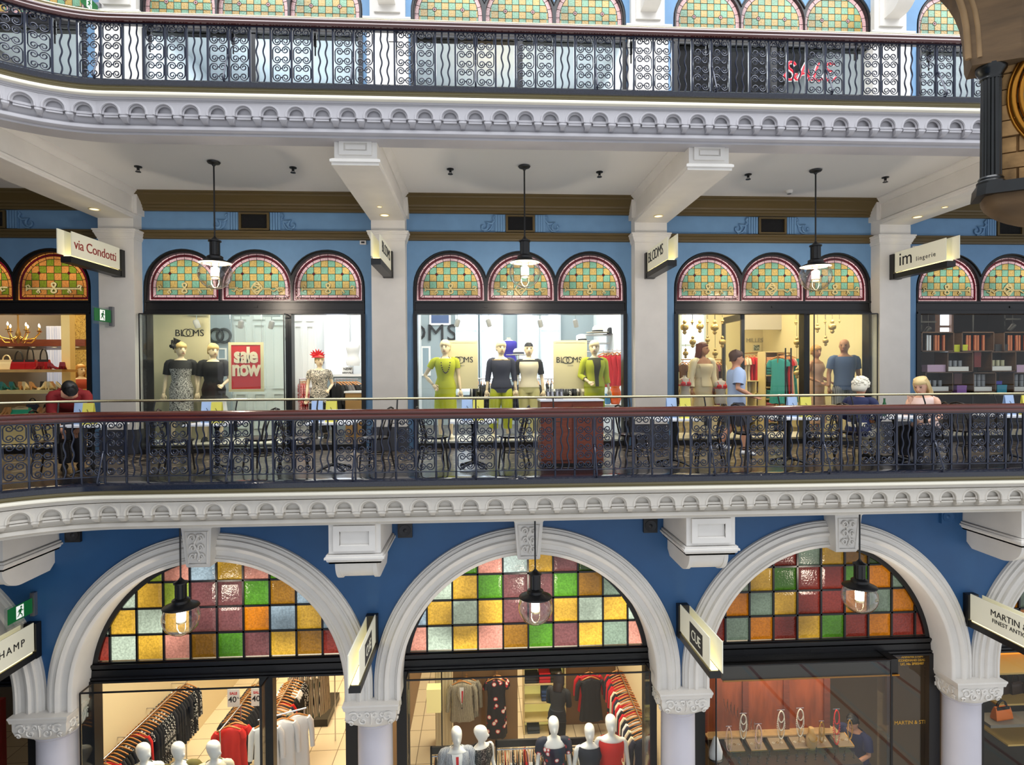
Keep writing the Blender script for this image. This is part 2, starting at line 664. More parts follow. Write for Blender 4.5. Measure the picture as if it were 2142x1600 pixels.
sb = MB()
for zc in (0.205, 0.433, 0.661):
    for sg in (1, -1): sb.tube(c_scroll(0, zc, sg), 0.0078, 5)
    for dz in (-0.0575, 0.0575): sb.ball((0, 0, zc + dz), 0.009, n=6, k=4)
SCROLL = sb.mesh('scroll_panel', IRON, 50)
WAVY = MB().tube([(0.011 * math.sin((z - 0.1) * 2 * PI / 0.21) * min(1, max(0, (0.72 - z) * 12)), 0, z) for z in [0.078 + 0.7 * i / 40 for i in range(41)]], 0.0105, 6).mesh('wavy_bar', IRON, 50)
pb = MB()
pb.box(-0.012, 0.012, -0.012, 0.012, 0.07, 0.78)
pb.loft([(0, 0, -0.01, 0.015, 0.015), (0, 0, 0.075, 0.012, 0.012)], 8)
POST = pb.mesh('post', IRON)
stp = [(0.0, 0.352), (0.012, 0.375), (0.03, 0.39), (0.048, 0.375), (0.04, 0.355), (0.034, 0.37), (0.05, 0.36), (0.09, 0.27), (0.13, 0.17), (0.165, 0.085), (0.185, 0.045), (0.185, 0.015), (0.165, -0.0), (0.14, 0.008), (0.135, 0.03), (0.15, 0.042), (0.16, 0.03)]
STAY = MB().tube([(0, -d, z + 0.01) for d, z in stp], 0.0105, 6).mesh('stay', IRON, 60)
st = MB()
st.tube([(0, 0.13, 0.50), (0, 0.14, 0.90), (0, 0.19, 1.02)], 0.010, 6)
st.box(-0.018, 0.018, 0.11, 0.15, 0.62, 0.78)
st.tube([(0, 0.0, 0.77), (0, 0.13, 0.74)], 0.008, 5)
st.tube([(-0.09, 0.12, 0.70), (0.09, 0.12, 0.70)], 0.006, 5)
STAN = st.mesh('stanchion', DARK, 50)
RAILP = [(-0.06, 0.775), (0.06, 0.775), (0.066, 0.785), (0.072, 0.805), (0.066, 0.822), (0.058, 0.828), (0.062, 0.836), (0.068, 0.85), (0.06, 0.872), (0.035, 0.888), (0, 0.893),
         (-0.035, 0.888), (-0.06, 0.872), (-0.068, 0.85), (-0.06, 0.828), (-0.07, 0.81)]
for z0, us, phase, lab in ((0.0, 743, 0, 'iron scroll balustrade with mahogany handrail along the middle gallery'),
                           (H, 740, 0, 'iron scroll balustrade with mahogany handrail along the top gallery')):
    s0 = X(us, 930 if z0 == 0 else 130, EY)
    root = thing('balustrade', (0, 0, z0), lab, 'balustrade')
    p = EPATH
    MB().sweep(RAILP, p, closed=True).build('handrail', MAHOG, root, 30)
    MB().sweep([(-0.022, 0.757), (0.022, 0.757), (0.022, 0.776), (-0.022, 0.776)], p, closed=True).build('top_bar', IRON, root)
    MB().sweep([(-0.012, 0.070), (0.012, 0.070), (0.012, 0.082), (-0.012, 0.082)], p, closed=True).build('bottom_bar', IRON, root)
    MB().sweep([(-0.19 + 0.0175 * math.cos(a), 1.02 + 0.0175 * math.sin(a)) for a in [2 * PI * i / 10 for i in range(10)]], p, closed=True).build('brass_rail', BRASS, root, 60)
    for k in range(-18, 45):
        s = s0 + k * PS
        x, y, nx, ny = edge(s)
        rz = math.atan2(nx, -ny)
        put('post', POST, root, (x, y, 0), rotz=rz)
        x2, y2, nx2, ny2 = edge(s + PS / 2)
        rz2 = math.atan2(nx2, -ny2)
        if k % 3 == 1:
            for q in (0.333, 0.667):
                x3, y3, nx3, ny3 = edge(s + PS * q)
                put('wavy_bar', WAVY, root, (x3, y3, 0), rotz=math.atan2(nx3, -ny3))
        else:
            put('scroll_panel', SCROLL, root, (x2, y2, 0), rotz=rz2)
        if k % 6 == 0: put('stay', STAY, root, (x, y, 0), rotz=rz)
        if k % 4 == 2: put('stanchion', STAN, root, (x + nx * -0.0, y - ny * 0.0, 0), rotz=rz)

# ---- shop walls of the two galleries
FR_Y = 0.30


def arch_centres(x0, x1):
    w = x1 - x0
    c = (x0 + x1) / 2
    p = (w - 1.35) / 2
    return [c - p, c, c + p]


def arcade_outline(x0, x1, zspring, r, zb):
    """outline of the three-arched frame from bottom left, over the arches, to bottom right"""
    cs = arch_centres(x0, x1)
    p = cs[1] - cs[0]
    th = math.acos(min(1, (p / 2) / r))
    pts = [(x0, zb)]
    for i, c in enumerate(cs):
        a0 = PI if i == 0 else PI - th
        a1 = 0 if i == 2 else th
        seg = arc(c, zspring, r, a0, a1, 20)
        pts += seg if i == 0 else seg[0 if False else 1:]
    pts.append((x1, zb))
    return pts


SPR = 2.92
LEVELS = [(0.0, 'middle', BLUE), (H, 'top', BLUE)]
for z0, lname, wm in LEVELS:
    top = 4.56 if z0 == 0 else 3.9
    for i, (x0, x1) in enumerate(BAYS):
        xa = (BAYS[i - 1][1] + x0) / 2 if i else x0 - 2
        xb = (x1 + BAYS[i + 1][0]) / 2 if i < len(BAYS) - 1 else x1 + 1.5
        o = arcade_outline(x0, x1, SPR + z0, 0.675, z0)
        out = [(xa, z0), (xa, z0 + top), (xb, z0 + top), (xb, z0)] + o[::-1]
        MB().plate(out, [], 0.25, 0.45).build('wall_back', wm, label='%s blue painted wall round the arched shop window, bay %s of the %s gallery' % (('pale',) + (('by the left edge', 'second from the left', 'in the middle', 'second from the right', 'by the right edge')[i], lname)), cat='wall', kind='structure')

# brown cornice and string band on the middle gallery
CB = [(0.0, 4.25), (0.05, 4.25), (0.05, 4.29), (0.07, 4.30), (0.075, 4.34), (0.10, 4.35), (0.11, 4.38), (0.16, 4.42), (0.21, 4.47), (0.23, 4.48), (0.235, 4.51), (0.26, 4.52), (0.26, 4.56), (0, 4.56)]
SB = [(0.0, 3.76), (0.035, 3.77), (0.04, 3.80), (0.055, 3.81), (0.055, 3.86), (0.075, 3.87), (0.075, 3.905), (0.05, 3.915), (0.0, 3.92)]
for i in range(5):
    xa = PILL[i - 1] + 0.29 if i else -5.5
    xb = PILL[i] - 0.29
    MB().sweep(CB, [(xa, 0.25, 0, -1), (xb, 0.25, 0, -1)], closed=True).build('cornice', OLIVE, smooth=25, label='olive brown ceiling cornice %s' % ('at the left edge', 'over the second bay from the left', 'over the middle bay', 'over the second bay from the right', 'at the right edge')[i], cat='cornice', kind='structure')
    MB().sweep(SB, [(xa, 0.25, 0, -1), (xb, 0.25, 0, -1)], closed=True).build('trim_%d' % (i + 1), OLIVE, smooth=25, label='olive brown band %s under the blue frieze' % ('at the left edge', 'over the second bay from the left', 'over the middle bay', 'over the second bay from the right', 'at the right edge')[i], cat='trim', kind='structure')
    # vent grille with a scroll bracket each side
    cx = (BAYS[i][0] + BAYS[i][1]) / 2 + (0.12 if i == 1 else 0.0)
    if i == 1: cx = X(533, 466, 0.25)
    if i == 2: cx = X(1088, 468, 0.25)
    if i == 3: cx = X(1614, 475, 0.25)
    if i == 4: cx = X(2110, 480, 0.25)
    if i == 0: cx = -2.2
    where = ('by the left edge', 'over the sale poster window', 'over the middle window', 'over the lingerie shop window', 'by the right edge')[i]
    v = thing('vent_grille', (cx, 0.25, 4.08), 'dark mesh vent in an olive frame ' + where, 'vent')
    fb = MB().plate([(-0.265, -0.155), (0.265, -0.155), (0.265, 0.155), (-0.265, 0.155)], [[(-0.225, -0.125), (0.225, -0.125), (0.225, 0.125), (-0.225, 0.125)]], -0.05, 0.0)
    fb.build('frame', OLIVE, v)
    gb = MB().box(-0.23, 0.23, -0.012, 0.0, -0.13, 0.13)
    for j in range(-16, 17):
        for sg in (-1, 1):
            xx = j * 0.03
            a, c = (xx - 0.125, -0.125), (xx + 0.125, 0.125)
            if a[0] < -0.225: a = (-0.225, -0.125 + (-0.225 - a[0]))
            if c[0] > 0.225: c = (0.225, 0.125 - (c[0] - 0.225))
            if a[0] >= c[0]: continue
            gb.tube([(sg * a[0], -0.018, a[1]), (sg * c[0], -0.018, c[1])], 0.003, 4)
    gb.build('mesh', DARK, v)
    for sg in (-1, 1):
        rb = MB()
        for k in range(4):
            rb.box(sg * (0.30 + 0.045 * k) - 0.017, sg * (0.30 + 0.045 * k) + 0.017, -0.035, 0.0, -0.155, 0.155)
        rb.box(min(sg * 0.27, sg * 0.47), max(sg * 0.27, sg * 0.47), -0.018, 0, -0.155, 0.155)
        S = []
        for q in range(15):
            a = -PI * 0.4 + q * PI * 1.5 / 14 * 1.2
            rr = 0.085 - 0.0045 * q
            S.append((sg * (0.66 - rr * math.cos(a) * 1.0), -0.02, -0.06 + rr * math.sin(-a)))
        rb.tube([(sg * 0.47, -0.02, 0.13), (sg * 0.50, -0.02, 0.10), (sg * 0.47, -0.02, 0.05), (sg * 0.52, -0.02, 0.0), (sg * 0.60, -0.02, 0.01)] + S, 0.022, 6)
        rb.tube([(sg * 0.50, -0.015, 0.0), (sg * 0.53, -0.015, -0.08), (sg * 0.58, -0.015, -0.135), (sg * 0.66, -0.015, -0.15)], 0.018, 6)
        rb.build('scroll_bracket', BLUE, v, 50)

# ---- pillars and beams of the middle gallery, pilasters of the top gallery
PN = ('beside the green exit sign', 'between the two leftmost shops in full view', 'right of the middle window', 'left of the lingerie sign shop front', 'beyond the right edge')
capP = [(0.0, 3.70), (0.012, 3.705), (0.012, 3.73), (0.02, 3.735), (0.045, 3.80), (0.055, 3.805), (0.055, 3.835), (0.068, 3.845), (0.068, 3.868), (0.0, 3.875)]
for i, px in enumerate(PILL):
    hw = 0.295
    b = MB().box(px - hw, px + hw, 0.0, 0.40, 0.0, 4.56)
    x0, x1 = px - hw, px + hw
    s2 = math.sqrt(0.5)
    b.sweep(capP, [(x0, 0.40, -1, 0), (x0, 0.0, -1, -1), (x1, 0.0, 1, -1), (x1, 0.40, 1, 0)], closed=True)
    b.box(px - hw + 0.0, px + hw + 0.05, 0.02, 0.30, 4.15, 4.5)
    b.box(px - hw - 0.05, px + hw, 0.02, 0.30, 4.15, 4.5)
    pl = b.build('pillar', WHITE, smooth=25, label='white square pillar with moulded capital ' + PN[i], cat='pillar', kind='structure')
    MB().box(px - hw - 0.02, px + hw + 0.02, -0.02, 0.4, 0.0, 0.42).build('plinth', mat('grey_stone', (62, 64, 72), 0.4), pl)
    # beam
    bl = MB()
    zb, zt = 4.06, 4.56
    bw = 0.275
    fy = EY + 0.14 if i else -4.2
    bl.box(px - bw, px + bw, fy, 0.0, zb, zt)
    mp = [(0, zb), (0.03, zb), (0.03, zb + 0.03), (0.05, zb + 0.04), (0.05, zb + 0.07), (0.025, zb + 0.09), (0.0, zb + 0.10)]
    bl.sweep(mp, [(px - bw, 0.0, -1, 0), (px - bw, fy, -1, -1), (px + bw, fy, 1, -1), (px + bw, 0.0, 1, 0)], closed=True)
    mp2 = [(0, zt - 0.12), (0.02, zt - 0.12), (0.03, zt - 0.09), (0.07, zt - 0.04), (0.09, zt - 0.03), (0.09, zt)]
    bl.sweep(mp2, [(px - bw, 0.0, -1, 0), (px - bw, fy + 0.1, -1, 0)])
    bl.sweep(mp2, [(px + bw, 0.0, 1, 0), (px + bw, fy + 0.1, 1, 0)])
    bl.plate([(px - 0.21, zb + 0.14), (px + 0.21, zb + 0.14), (px + 0.21, zb + 0.33), (px - 0.21, zb + 0.33)],
             [[(px - 0.15, zb + 0.19), (px + 0.15, zb + 0.19), (px + 0.15, zb + 0.29), (px - 0.15, zb + 0.29)]], fy - 0.025, fy)
    bl.box(px - 0.13, px + 0.13, fy - 0.015, fy, zb + 0.21, zb + 0.27)
    be = bl.build('beam', WHITE, smooth=25, label='white plaster ceiling beam running out from the pillar ' + PN[i], cat='beam', kind='structure')
    # pilaster of the top gallery with its console
    b = MB().box(px - 0.36, px + 0.36, 0.10, 0.45, H, H + 2.62)
    b.sweep([(0, H + 2.60), (0.03, H + 2.605), (0.04, H + 2.64), (0.06, H + 2.65), (0.06, H + 2.68), (0, H + 2.69)], [(px - 0.36, 0.4, -1, 0), (px - 0.36, 0.10, -1, -1), (px + 0.36, 0.10, 1, -1), (px + 0.36, 0.4, 1, 0)], closed=True)
    b.box(px - 0.31, px + 0.31, 0.14, 0.45, H + 2.68, H + 3.9)
    b.box(px - 0.23, px + 0.23, 0.10, 0.2, H + 2.80, H + 3.9)
    prof = [(0.10, 2.93), (-0.05, 2.93)] + [(-0.05 - 0.45 * math.sin(t * PI / 2) ** 1.0, 2.93 + 0.75 * (1 - math.cos(t * PI / 2))) for t in [j / 12 for j in range(1, 13)]] + [(-0.5, 3.9), (0.10, 3.9)]
    n = len(prof)
    vs = [(px - 0.15, y, H + z) for y, z in prof] + [(px + 0.15, y, H + z) for y, z in prof]
    b.addf(vs, [list(range(n)), [n + j for j in range(n)][::-1]] + [[j, (j + 1) % n, n + (j + 1) % n, n + j] for j in range(n)])
    b.build('pilaster', WHITE, smooth=25, label='white pilaster with curved console on the top gallery, above the pillar ' + PN[i], cat='pilaster', kind='structure')

# ---- arched windows
PINK = stained('pink_glass', (226, 182, 182), 0.72)
RED = stained('ruby_glass', (120, 16, 36), 0.4)
AMBER = stained('amber_glass', (210, 176, 98), 0.66)
GREENG = stained('green_glass', (136, 190, 156), 0.62)
ORANGE = stained('orange_glass', (216, 138, 64), 0.6)
LIMEG = stained('lime_glass', (140, 150, 40), 0.5)
LEAD = mat('lead_came', (12, 12, 12), 0.5)
PALEA = stained('pale_amber_glass', (220, 198, 136), 0.66)


def clip_poly(poly, inside, inter):
    out = []
    for i in range(len(poly)):
        a, b = poly[i], poly[(i + 1) % len(poly)]
        ia, ib = inside(a), inside(b)
        if ia: out.append(a)
        if ia != ib: out.append(inter(a, b))
    return out


def clip_convex(poly, cv):
    """clip polygon by counter-clockwise convex polygon"""
    for i in range(len(cv)):
        ax, ay = cv[i]
        bx, by = cv[(i + 1) % len(cv)]
        nx, ny = -(by - ay), bx - ax
        f = lambda p: (p[0] - ax) * nx + (p[1] - ay) * ny
        def inter(p, q):
            t = f(p) / (f(p) - f(q))
            return (p[0] + (q[0] - p[0]) * t, p[1] + (q[1] - p[1]) * t)
        poly = clip_poly(poly, lambda p: f(p) >= -1e-9, inter)
        if len(poly) < 3: return []
    return poly


def dshape(r, zs, zb, n=20):
    """half round window outline, counter-clockwise, centred on x = 0"""
    return [(-r, zb), (r, zb)] + arc(0, zs, r, 0, PI, n)


def band(b, r0, z0, r1, z1, zs, y0, y1, m):
    """band between two half round outlines (outer r0, bottom z0; inner r1, bottom z1)"""
    b.plate(dshape(r0, zs, z0), [dshape(r1, zs, z1)[::-1]], y0, y1, m)


def stained_window(style, knot):
    """half round leaded window; origin at the middle of its sill. slots: lead, pink, red, a, b, pale"""
    b = MB()
    zs = SPR - 2.685
    R = 0.612
    if style == 'mid':
        band(b, R, 0, R - 0.028, 0.028, zs, 0.0, 0.012, 1)
        band(b, R - 0.028, 0.028, R - 0.062, 0.058, zs, 0.0, 0.012, 2)
        band(b, R - 0.062, 0.058, R - 0.115, 0.105, zs, 0.0, 0.012, 1)
        ri, zi = R - 0.115, 0.105
    else:
        band(b, R, 0, R - 0.075, 0.07, zs, 0.0, 0.012, 1)
        ri, zi = R - 0.075, 0.07
    cv = dshape(ri, zs, zi, 24)
    c = 0.1265
    rows = int((zs + ri - zi) / c) + 1
    for i in range(-5, 5):
        for j in range(rows):
            cell = [(i * c, zi + j * c), (i * c + c, zi + j * c), (i * c + c, zi + j * c + c), (i * c, zi + j * c + c)]
            pp = clip_convex(cell, cv)
            if len(pp) < 3: continue
            b.addf([(x, 0.0, z) for x, z in pp], [list(range(len(pp)))], 3 + (i + j) % 2)
    # leads
    def lead(p, q, w=0.0045):
        b.tube([(p[0], -0.003, p[1]), (q[0], -0.003, q[1])], w, 4, m=0)
    for i in range(-3, 4):
        x = i * c
        lead((x, zi), (x, zs + math.sqrt(max(0, ri * ri - x * x))))
    for j in range(rows):
        z = zi + j * c
        hx = ri if z <= zs else math.sqrt(max(0, ri * ri - (z - zs) ** 2))
        if hx > 0.05: lead((-hx, z), (hx, z))
    for rr, zz in ((R, 0.0), (R - 0.028, 0.028), (R - 0.062, 0.058), (ri, zi)):
        if style != 'mid' and rr not in (R, ri): continue
        b.tube([(x, -0.003, z) for x, z in dshape(rr, zs, zz)], 0.0045, 4, closed=True, m=0)
    for k in range(13):
        a = PI * k / 12
        lead((ri * math.cos(a), zs + ri * math.sin(a)), ((R - 0.062 if style == 'mid' else R) * math.cos(a), zs + (R - 0.062 if style == 'mid' else R) * math.sin(a)))
        a2 = PI * (k + 0.5) / 13
        if style == 'mid': lead(((R - 0.028) * math.cos(a2), zs + (R - 0.028) * math.sin(a2)), (R * math.cos(a2), zs + R * math.sin(a2)))
    for k in range(-3, 4):
        lead((k * 0.16, 0 if style != 'mid' else 0.058), (k * 0.16, zi))
    for sg in (-1, 1):
        lead((sg * ri, zi), (sg * (R - (0.062 if style == 'mid' else 0)), 0.058 if style == 'mid' else 0))
        x, z = sg * 2 * c, zi + 3 * c
        if style == 'mid':
            d = 0.03
            b.addf([(x - d, -0.006, z), (x, -0.006, z - d), (x + d, -0.006, z), (x, -0.006, z + d)], [(0, 1, 2, 3)], 2)
            b.tube([(x - d, -0.007, z), (x, -0.007, z - d), (x + d, -0.007, z), (x, -0.007, z + d)], 0.004, 4, closed=True, m=0)
        else:
            z = zi + 2 * c
            b.addf([(x + 0.036 * math.cos(a), -0.006, z + 0.036 * math.sin(a)) for a in [2 * PI * q / 14 for q in range(14)]], [list(range(14))], 1)
            b.tube([(x + 0.036 * math.cos(a), -0.007, z + 0.036 * math.sin(a)) for a in [2 * PI * q / 14 for q in range(14)]], 0.005, 4, closed=True, m=0)
            b.tube([(x + 0.012 * math.cos(a), -0.007, z + 0.012 * math.sin(a)) for a in [2 * PI * q / 8 for q in range(8)]], 0.005, 4, closed=True, m=2)
    if style == 'mid':
        zk = zi + 0.105
        def strap(pts, closed=False):
            b.tube([(x, -0.004, z) for x, z in pts], 0.021, 6, closed=closed, m=0)
            b.tube([(x, -0.012, z) for x, z in pts], 0.0165, 6, closed=closed, m=5)
        if not knot:
            strap([(-ri + 0.03, zk), (ri - 0.03, zk)])
            fig8 = [(0.042 * math.sin(2 * t) * (1.0 if math.sin(t) < 0 else 0.8), zk + 0.015 + 0.085 * math.sin(t)) for t in [2 * PI * q / 26 for q in range(26)]]
            strap(fig8, True)
            for sg in (-1, 1):
                strap([(sg * (0.235 + 0.0), zk), (sg * 0.265, zk - 0.03), (sg * 0.29, zk - 0.06), (sg * 0.265, zk - 0.085), (sg * 0.235, zk - 0.06), (sg * 0.25, zk - 0.04)])
                e0 = ri - 0.05
                strap([(sg * (e0 + 0.02), zk - 0.035), (sg * e0, zk), (sg * (e0 + 0.02), zk + 0.045), (sg * (e0 - 0.02), zk + 0.06), (sg * (e0 - 0.045), zk + 0.03)])
        else:
            for sg in (-1, 1):
                strap([(sg * (ri - 0.02), zk + 0.02), (sg * (ri - 0.12), zk + 0.02), (sg * (ri - 0.20), zk - 0.04), (sg * 0.23, zk + 0.005), (sg * 0.10, zk + 0.005)])
                strap([(sg * (ri - 0.16), zk + 0.035), (sg * (ri - 0.10), zk - 0.045), (sg * (ri - 0.06), zk - 0.02)])
            dm = [(0.09 * math.cos(a) * (1 - 0.25 * math.sin(2 * a) ** 2), zk + 0.02 + 0.11 * math.sin(a) * (1 - 0.25 * math.sin(2 * a) ** 2)) for a in [2 * PI * q / 20 for q in range(20)]]
            strap(dm, True)
            f8 = [(0.06 * math.sin(2 * t + 0.6), zk + 0.02 + 0.07 * math.sin(t)) for t in [2 * PI * q / 26 for q in range(26)]]
            strap(f8, True)
    return b


SWM = {(s, k): stained_window(s, k) for s in ('mid', 'top') for k in ((False, True) if s == 'mid' else (False,))}
SWMESH = {}


def stained_mesh(style, knot, a, bcol, pink):
    key = (style, knot, a.name, bcol.name, pink.name)
    if key not in SWMESH:
        SWMESH[key] = SWM[(style, knot)].mesh('stained_glass', [LEAD, pink, RED, a, bcol, PALEA])
    return SWMESH[key]


WLAB = ('at the left edge of the %s gallery', 'second from the left on the %s gallery', 'in the middle of the %s gallery', 'second from the right on the %s gallery', 'at the right edge of the %s gallery')
MULL = {1: [X(606, 760, 0.3)], 3: [X(1684, 760, 0.3)], 0: [], 2: [], 4: []}
WIN = {}
for li, (z0, lname, wm) in enumerate(LEVELS):
    for i, (x0, x1) in enumerate(BAYS):
        w = thing('window_%d' % (li * 5 + i + 1), (0, 0, 0), 'black framed shop window under three stained glass arches, ' + WLAB[i] % lname, 'window', kind='structure')
        WIN[(li, i)] = w
        cs = arch_centres(x0, x1)
        b = MB()
        outer = arcade_outline(x0, x1, z0 + SPR, 0.675, z0 + 2.44)
        holes = [[(c + px, z0 + 2.685 + pz) for px, pz in dshape(0.612, SPR - 2.685, 0)] for c in cs]
        b.plate(outer, holes, 0.27, 0.42)
        # rounded outer moulding of the arches
        b.tube([(x, 0.262, z) for x, z in arcade_outline(x0 + 0.02, x1 - 0.02, z0 + SPR, 0.66, z0 + 2.44)], 0.018, 6)
        # transom mouldings
        zt = z0 + 2.44
        for za, zb_, d in ((0.0, 0.03, 0.05), (0.03, 0.055, 0.03), (0.205, 0.24, 0.035), (0.075, 0.10, 0.012)):
            b.box(x0 + 0.02, x1 - 0.02, 0.27 - d, 0.30, zt + za, zt + zb_)
        for xx in (x0, x1 - 0.075): b.box(xx, xx + 0.075, 0.22, 0.42, z0, zt)
        for xm in MULL[i] if li == 0 else [x0 + (x1 - x0) * 0.5]: b.box(xm - 0.055, xm + 0.055, 0.24, 0.42, z0, zt)
        b.box(x0, x1, 0.26, 0.44, z0 - 0.0, z0 + 0.09)
        b.build('frame', BLACK, w, 40)
        for j, c in enumerate(cs):
            if li == 0:
                a, bc, pk = (ORANGE, LIMEG, ORANGE) if i == 0 else (GREENG, AMBER, PINK)
            else:
                a, bc, pk = GREENG, AMBER, PINK
            put('stained_glass', stained_mesh('mid' if li == 0 else 'top', j == 1 and li == 0, a, bc, pk), w, (c, 0.34, z0 + 2.685))
        if li == 0:
            MB().box(cs[0] + (cs[1] - cs[0]) * (0.5 if i == 2 else 1.0) - 0.035, cs[0] + (cs[1] - cs[0]) * (0.5 if i == 2 else 1.0) + 0.035, 0.255, 0.27, zt + 0.115, zt + 0.15).build('number_plate', BLACK, w)
# ------------------------------------------------------------------ lower storey
Z0 = -6.35
def atz(u, v, z):
    d = _f + CR * ((u - 1071) / FPX) - CU * ((v - 800) / FPX)
    return CAM + d * ((z - CAM.z) / d.z)


LY = -1.75
COLX = [-4.58, 0.06, 4.655, 9.295, 13.90, 18.49]
ARC_C = [(COLX[i] + COLX[i + 1]) / 2 for i in range(5)]
AR = 1.905
ASPR = -3.235
CAPZ = -3.42
ABAY = ('at the left edge', 'left', 'middle', 'right', 'at the right edge')

stonef = bpy.data.materials.new('cream_floor_tiles')
stonef.use_nodes = True
nt = stonef.node_tree
tc = nt.nodes.new('ShaderNodeTexCoord')
bk = nt.nodes.new('ShaderNodeTexBrick')
bk.offset = 0.0
bk.inputs['Color1'].default_value = rgb((214, 196, 164))
bk.inputs['Color2'].default_value = rgb((206, 188, 156))
bk.inputs['Mortar'].default_value = rgb((120, 104, 80))
bk.inputs['Scale'].default_value = 1.0
bk.inputs['Mortar Size'].default_value = 0.008
bk.inputs['Brick Width'].default_value = 0.55
bk.inputs['Row Height'].default_value = 0.55
nt.links.new(tc.outputs['Object'], bk.inputs['Vector'])
nt.links.new(bk.outputs['Color'], nt.nodes['Principled BSDF'].inputs['Base Color'])
nt.nodes['Principled BSDF'].inputs['Roughness'].default_value = 0.28
MB().box(-8, 22, -1.5, 6.2, Z0 - 0.1, Z0).build('floor', stonef, label='cream tiled floor of the clothes shops on the lower storey', cat='floor', kind='structure')
walk = pat_mat('arcade_floor', [(186, 180, 168), (140, 60, 58), (190, 184, 172), (150, 180, 184), (186, 180, 168)], 'wave', 0.09, 0.3, [0.3, 0.38, 0.46, 0.52], dist=0, soft=0.005)
MB().box(-8, 22, -9.0, -1.5, Z0 - 0.1, Z0 - 0.002).build('floor', walk, label='striped tile walkway of the lower arcade in front of the columns', cat='floor', kind='structure')

out = [(-7.5, -0.55), (21, -0.55), (21, CAPZ)]
for c in ARC_C[::-1]:
    out += [(c + AR + .06, CAPZ)] + arc(c, ASPR, AR + .06, 0, PI, 60) + [(c - AR - .06, CAPZ)]
out += [(-7.5, CAPZ)]
MB().plate(out, [], LY, LY + 0.40).build('wall_back', NAVY, label='deep blue wall with white arches below the middle gallery', cat='wall', kind='structure')

RING = [(0.0, LY + 0.40), (0.0, LY - 0.10), (0.012, LY - 0.115), (0.05, LY - 0.125), (0.06, LY - 0.10), (0.075, LY - 0.10), (0.09, LY - 0.075), (0.16, LY - 0.085), (0.175, LY - 0.11), (0.19, LY - 0.12),
        (0.225, LY - 0.13), (0.24, LY - 0.115), (0.245, LY - 0.095), (0.29, LY - 0.09), (0.30, LY - 0.105), (0.32, LY - 0.105), (0.33, LY - 0.075), (0.365, LY - 0.065), (0.375, LY - 0.045), (0.39, LY - 0.04), (0.395, LY)]
for i, c in enumerate(ARC_C):
    b = MB()
    n = len(RING)
    vs = []
    pa = [(c + AR, CAPZ, 1, 0)] + [(c + AR * math.cos(a), ASPR + AR * math.sin(a), math.cos(a), math.sin(a)) for a in [PI * q / 60 for q in range(61)]] + [(c - AR, CAPZ, -1, 0)]
    for x, z, nx, nz in pa:
        for r, y in RING:
            vs.append((x + nx * r, y, z + nz * r))
    fs = []
    for q in range(len(pa) - 1):
        for j in range(n - 1):
            fs.append((q * n + j, q * n + j + 1, q * n + n + j + 1, q * n + n + j))
    b.addf(vs, fs)
    ar = b.build('arch_moulding', WHITE, smooth=40, label='white moulded round arch, %s bay of the lower storey' % ABAY[i] if 0 < i < 4 else 'white moulded round arch %s of the lower storey' % ABAY[i], cat='arch', kind='structure')
    # keystone with carved panel
    kx = c + (-0.07, -0.07, -0.02, 0.13, 0)[i]
    vs = []
    for z, hw, d in ((-1.36, 0.155, 0.24), (-1.33, 0.165, 0.26), (-0.80, 0.205, 0.30), (-0.76, 0.235, 0.34), (-0.60, 0.24, 0.34)):
        vs += [(kx - hw, LY - d, z), (kx + hw, LY - d, z), (kx + hw, LY, z), (kx - hw, LY, z)]
    fs = [(0, 1, 2, 3), (16, 17, 18, 19)]
    for q in range(4):
        for j in range(4): fs.append((q * 4 + j, q * 4 + (j + 1) % 4, q * 4 + 4 + (j + 1) % 4, q * 4 + 4 + j))
    kb = MB().addf(vs, fs)
    kb.tube([(kx - 0.125, LY - 0.265, -1.30), (kx + 0.125, LY - 0.265, -1.30), (kx + 0.155, LY - 0.30, -0.84), (kx - 0.155, LY - 0.30, -0.84)], 0.012, 5, closed=True)
    ks = kb.build('keystone', WHITE, ar, 30)
    rl = MB()
    for sg in (-1, 1):
        for z0_, s_, ph in ((-1.2, 0.055, 0), (-1.07, 0.06, 1), (-0.93, 0.06, 0)):
            sp = []
            for q in range(14):
                a = q * 0.62
                r = s_ * (1 - q / 16)
                sp.append((kx + sg * (0.055 + r * math.cos(a) * 0.8) * (1 if not ph else 0.9), LY - 0.265 - (z0_ + 1.33) * 0.08 - 0.012, z0_ + r * math.sin(a)))
            rl.tube(sp, [0.013 * (1 - q / 20) + 0.004 for q in range(14)], 5)
    rl.tube([(kx, LY - 0.28, -1.26), (kx + 0.03, LY - 0.29, -1.15), (kx - 0.03, LY - 0.30, -1.02), (kx + 0.02, LY - 0.31, -0.9)], 0.014, 5)
    for q in range(5): rl.ball((kx + 0.02 * (-1) ** q, LY - 0.28 - q * 0.007, -1.25 + q * 0.09), 0.022, n=8, k=5)
    rl.build('carving', WHITE, ks, 60)

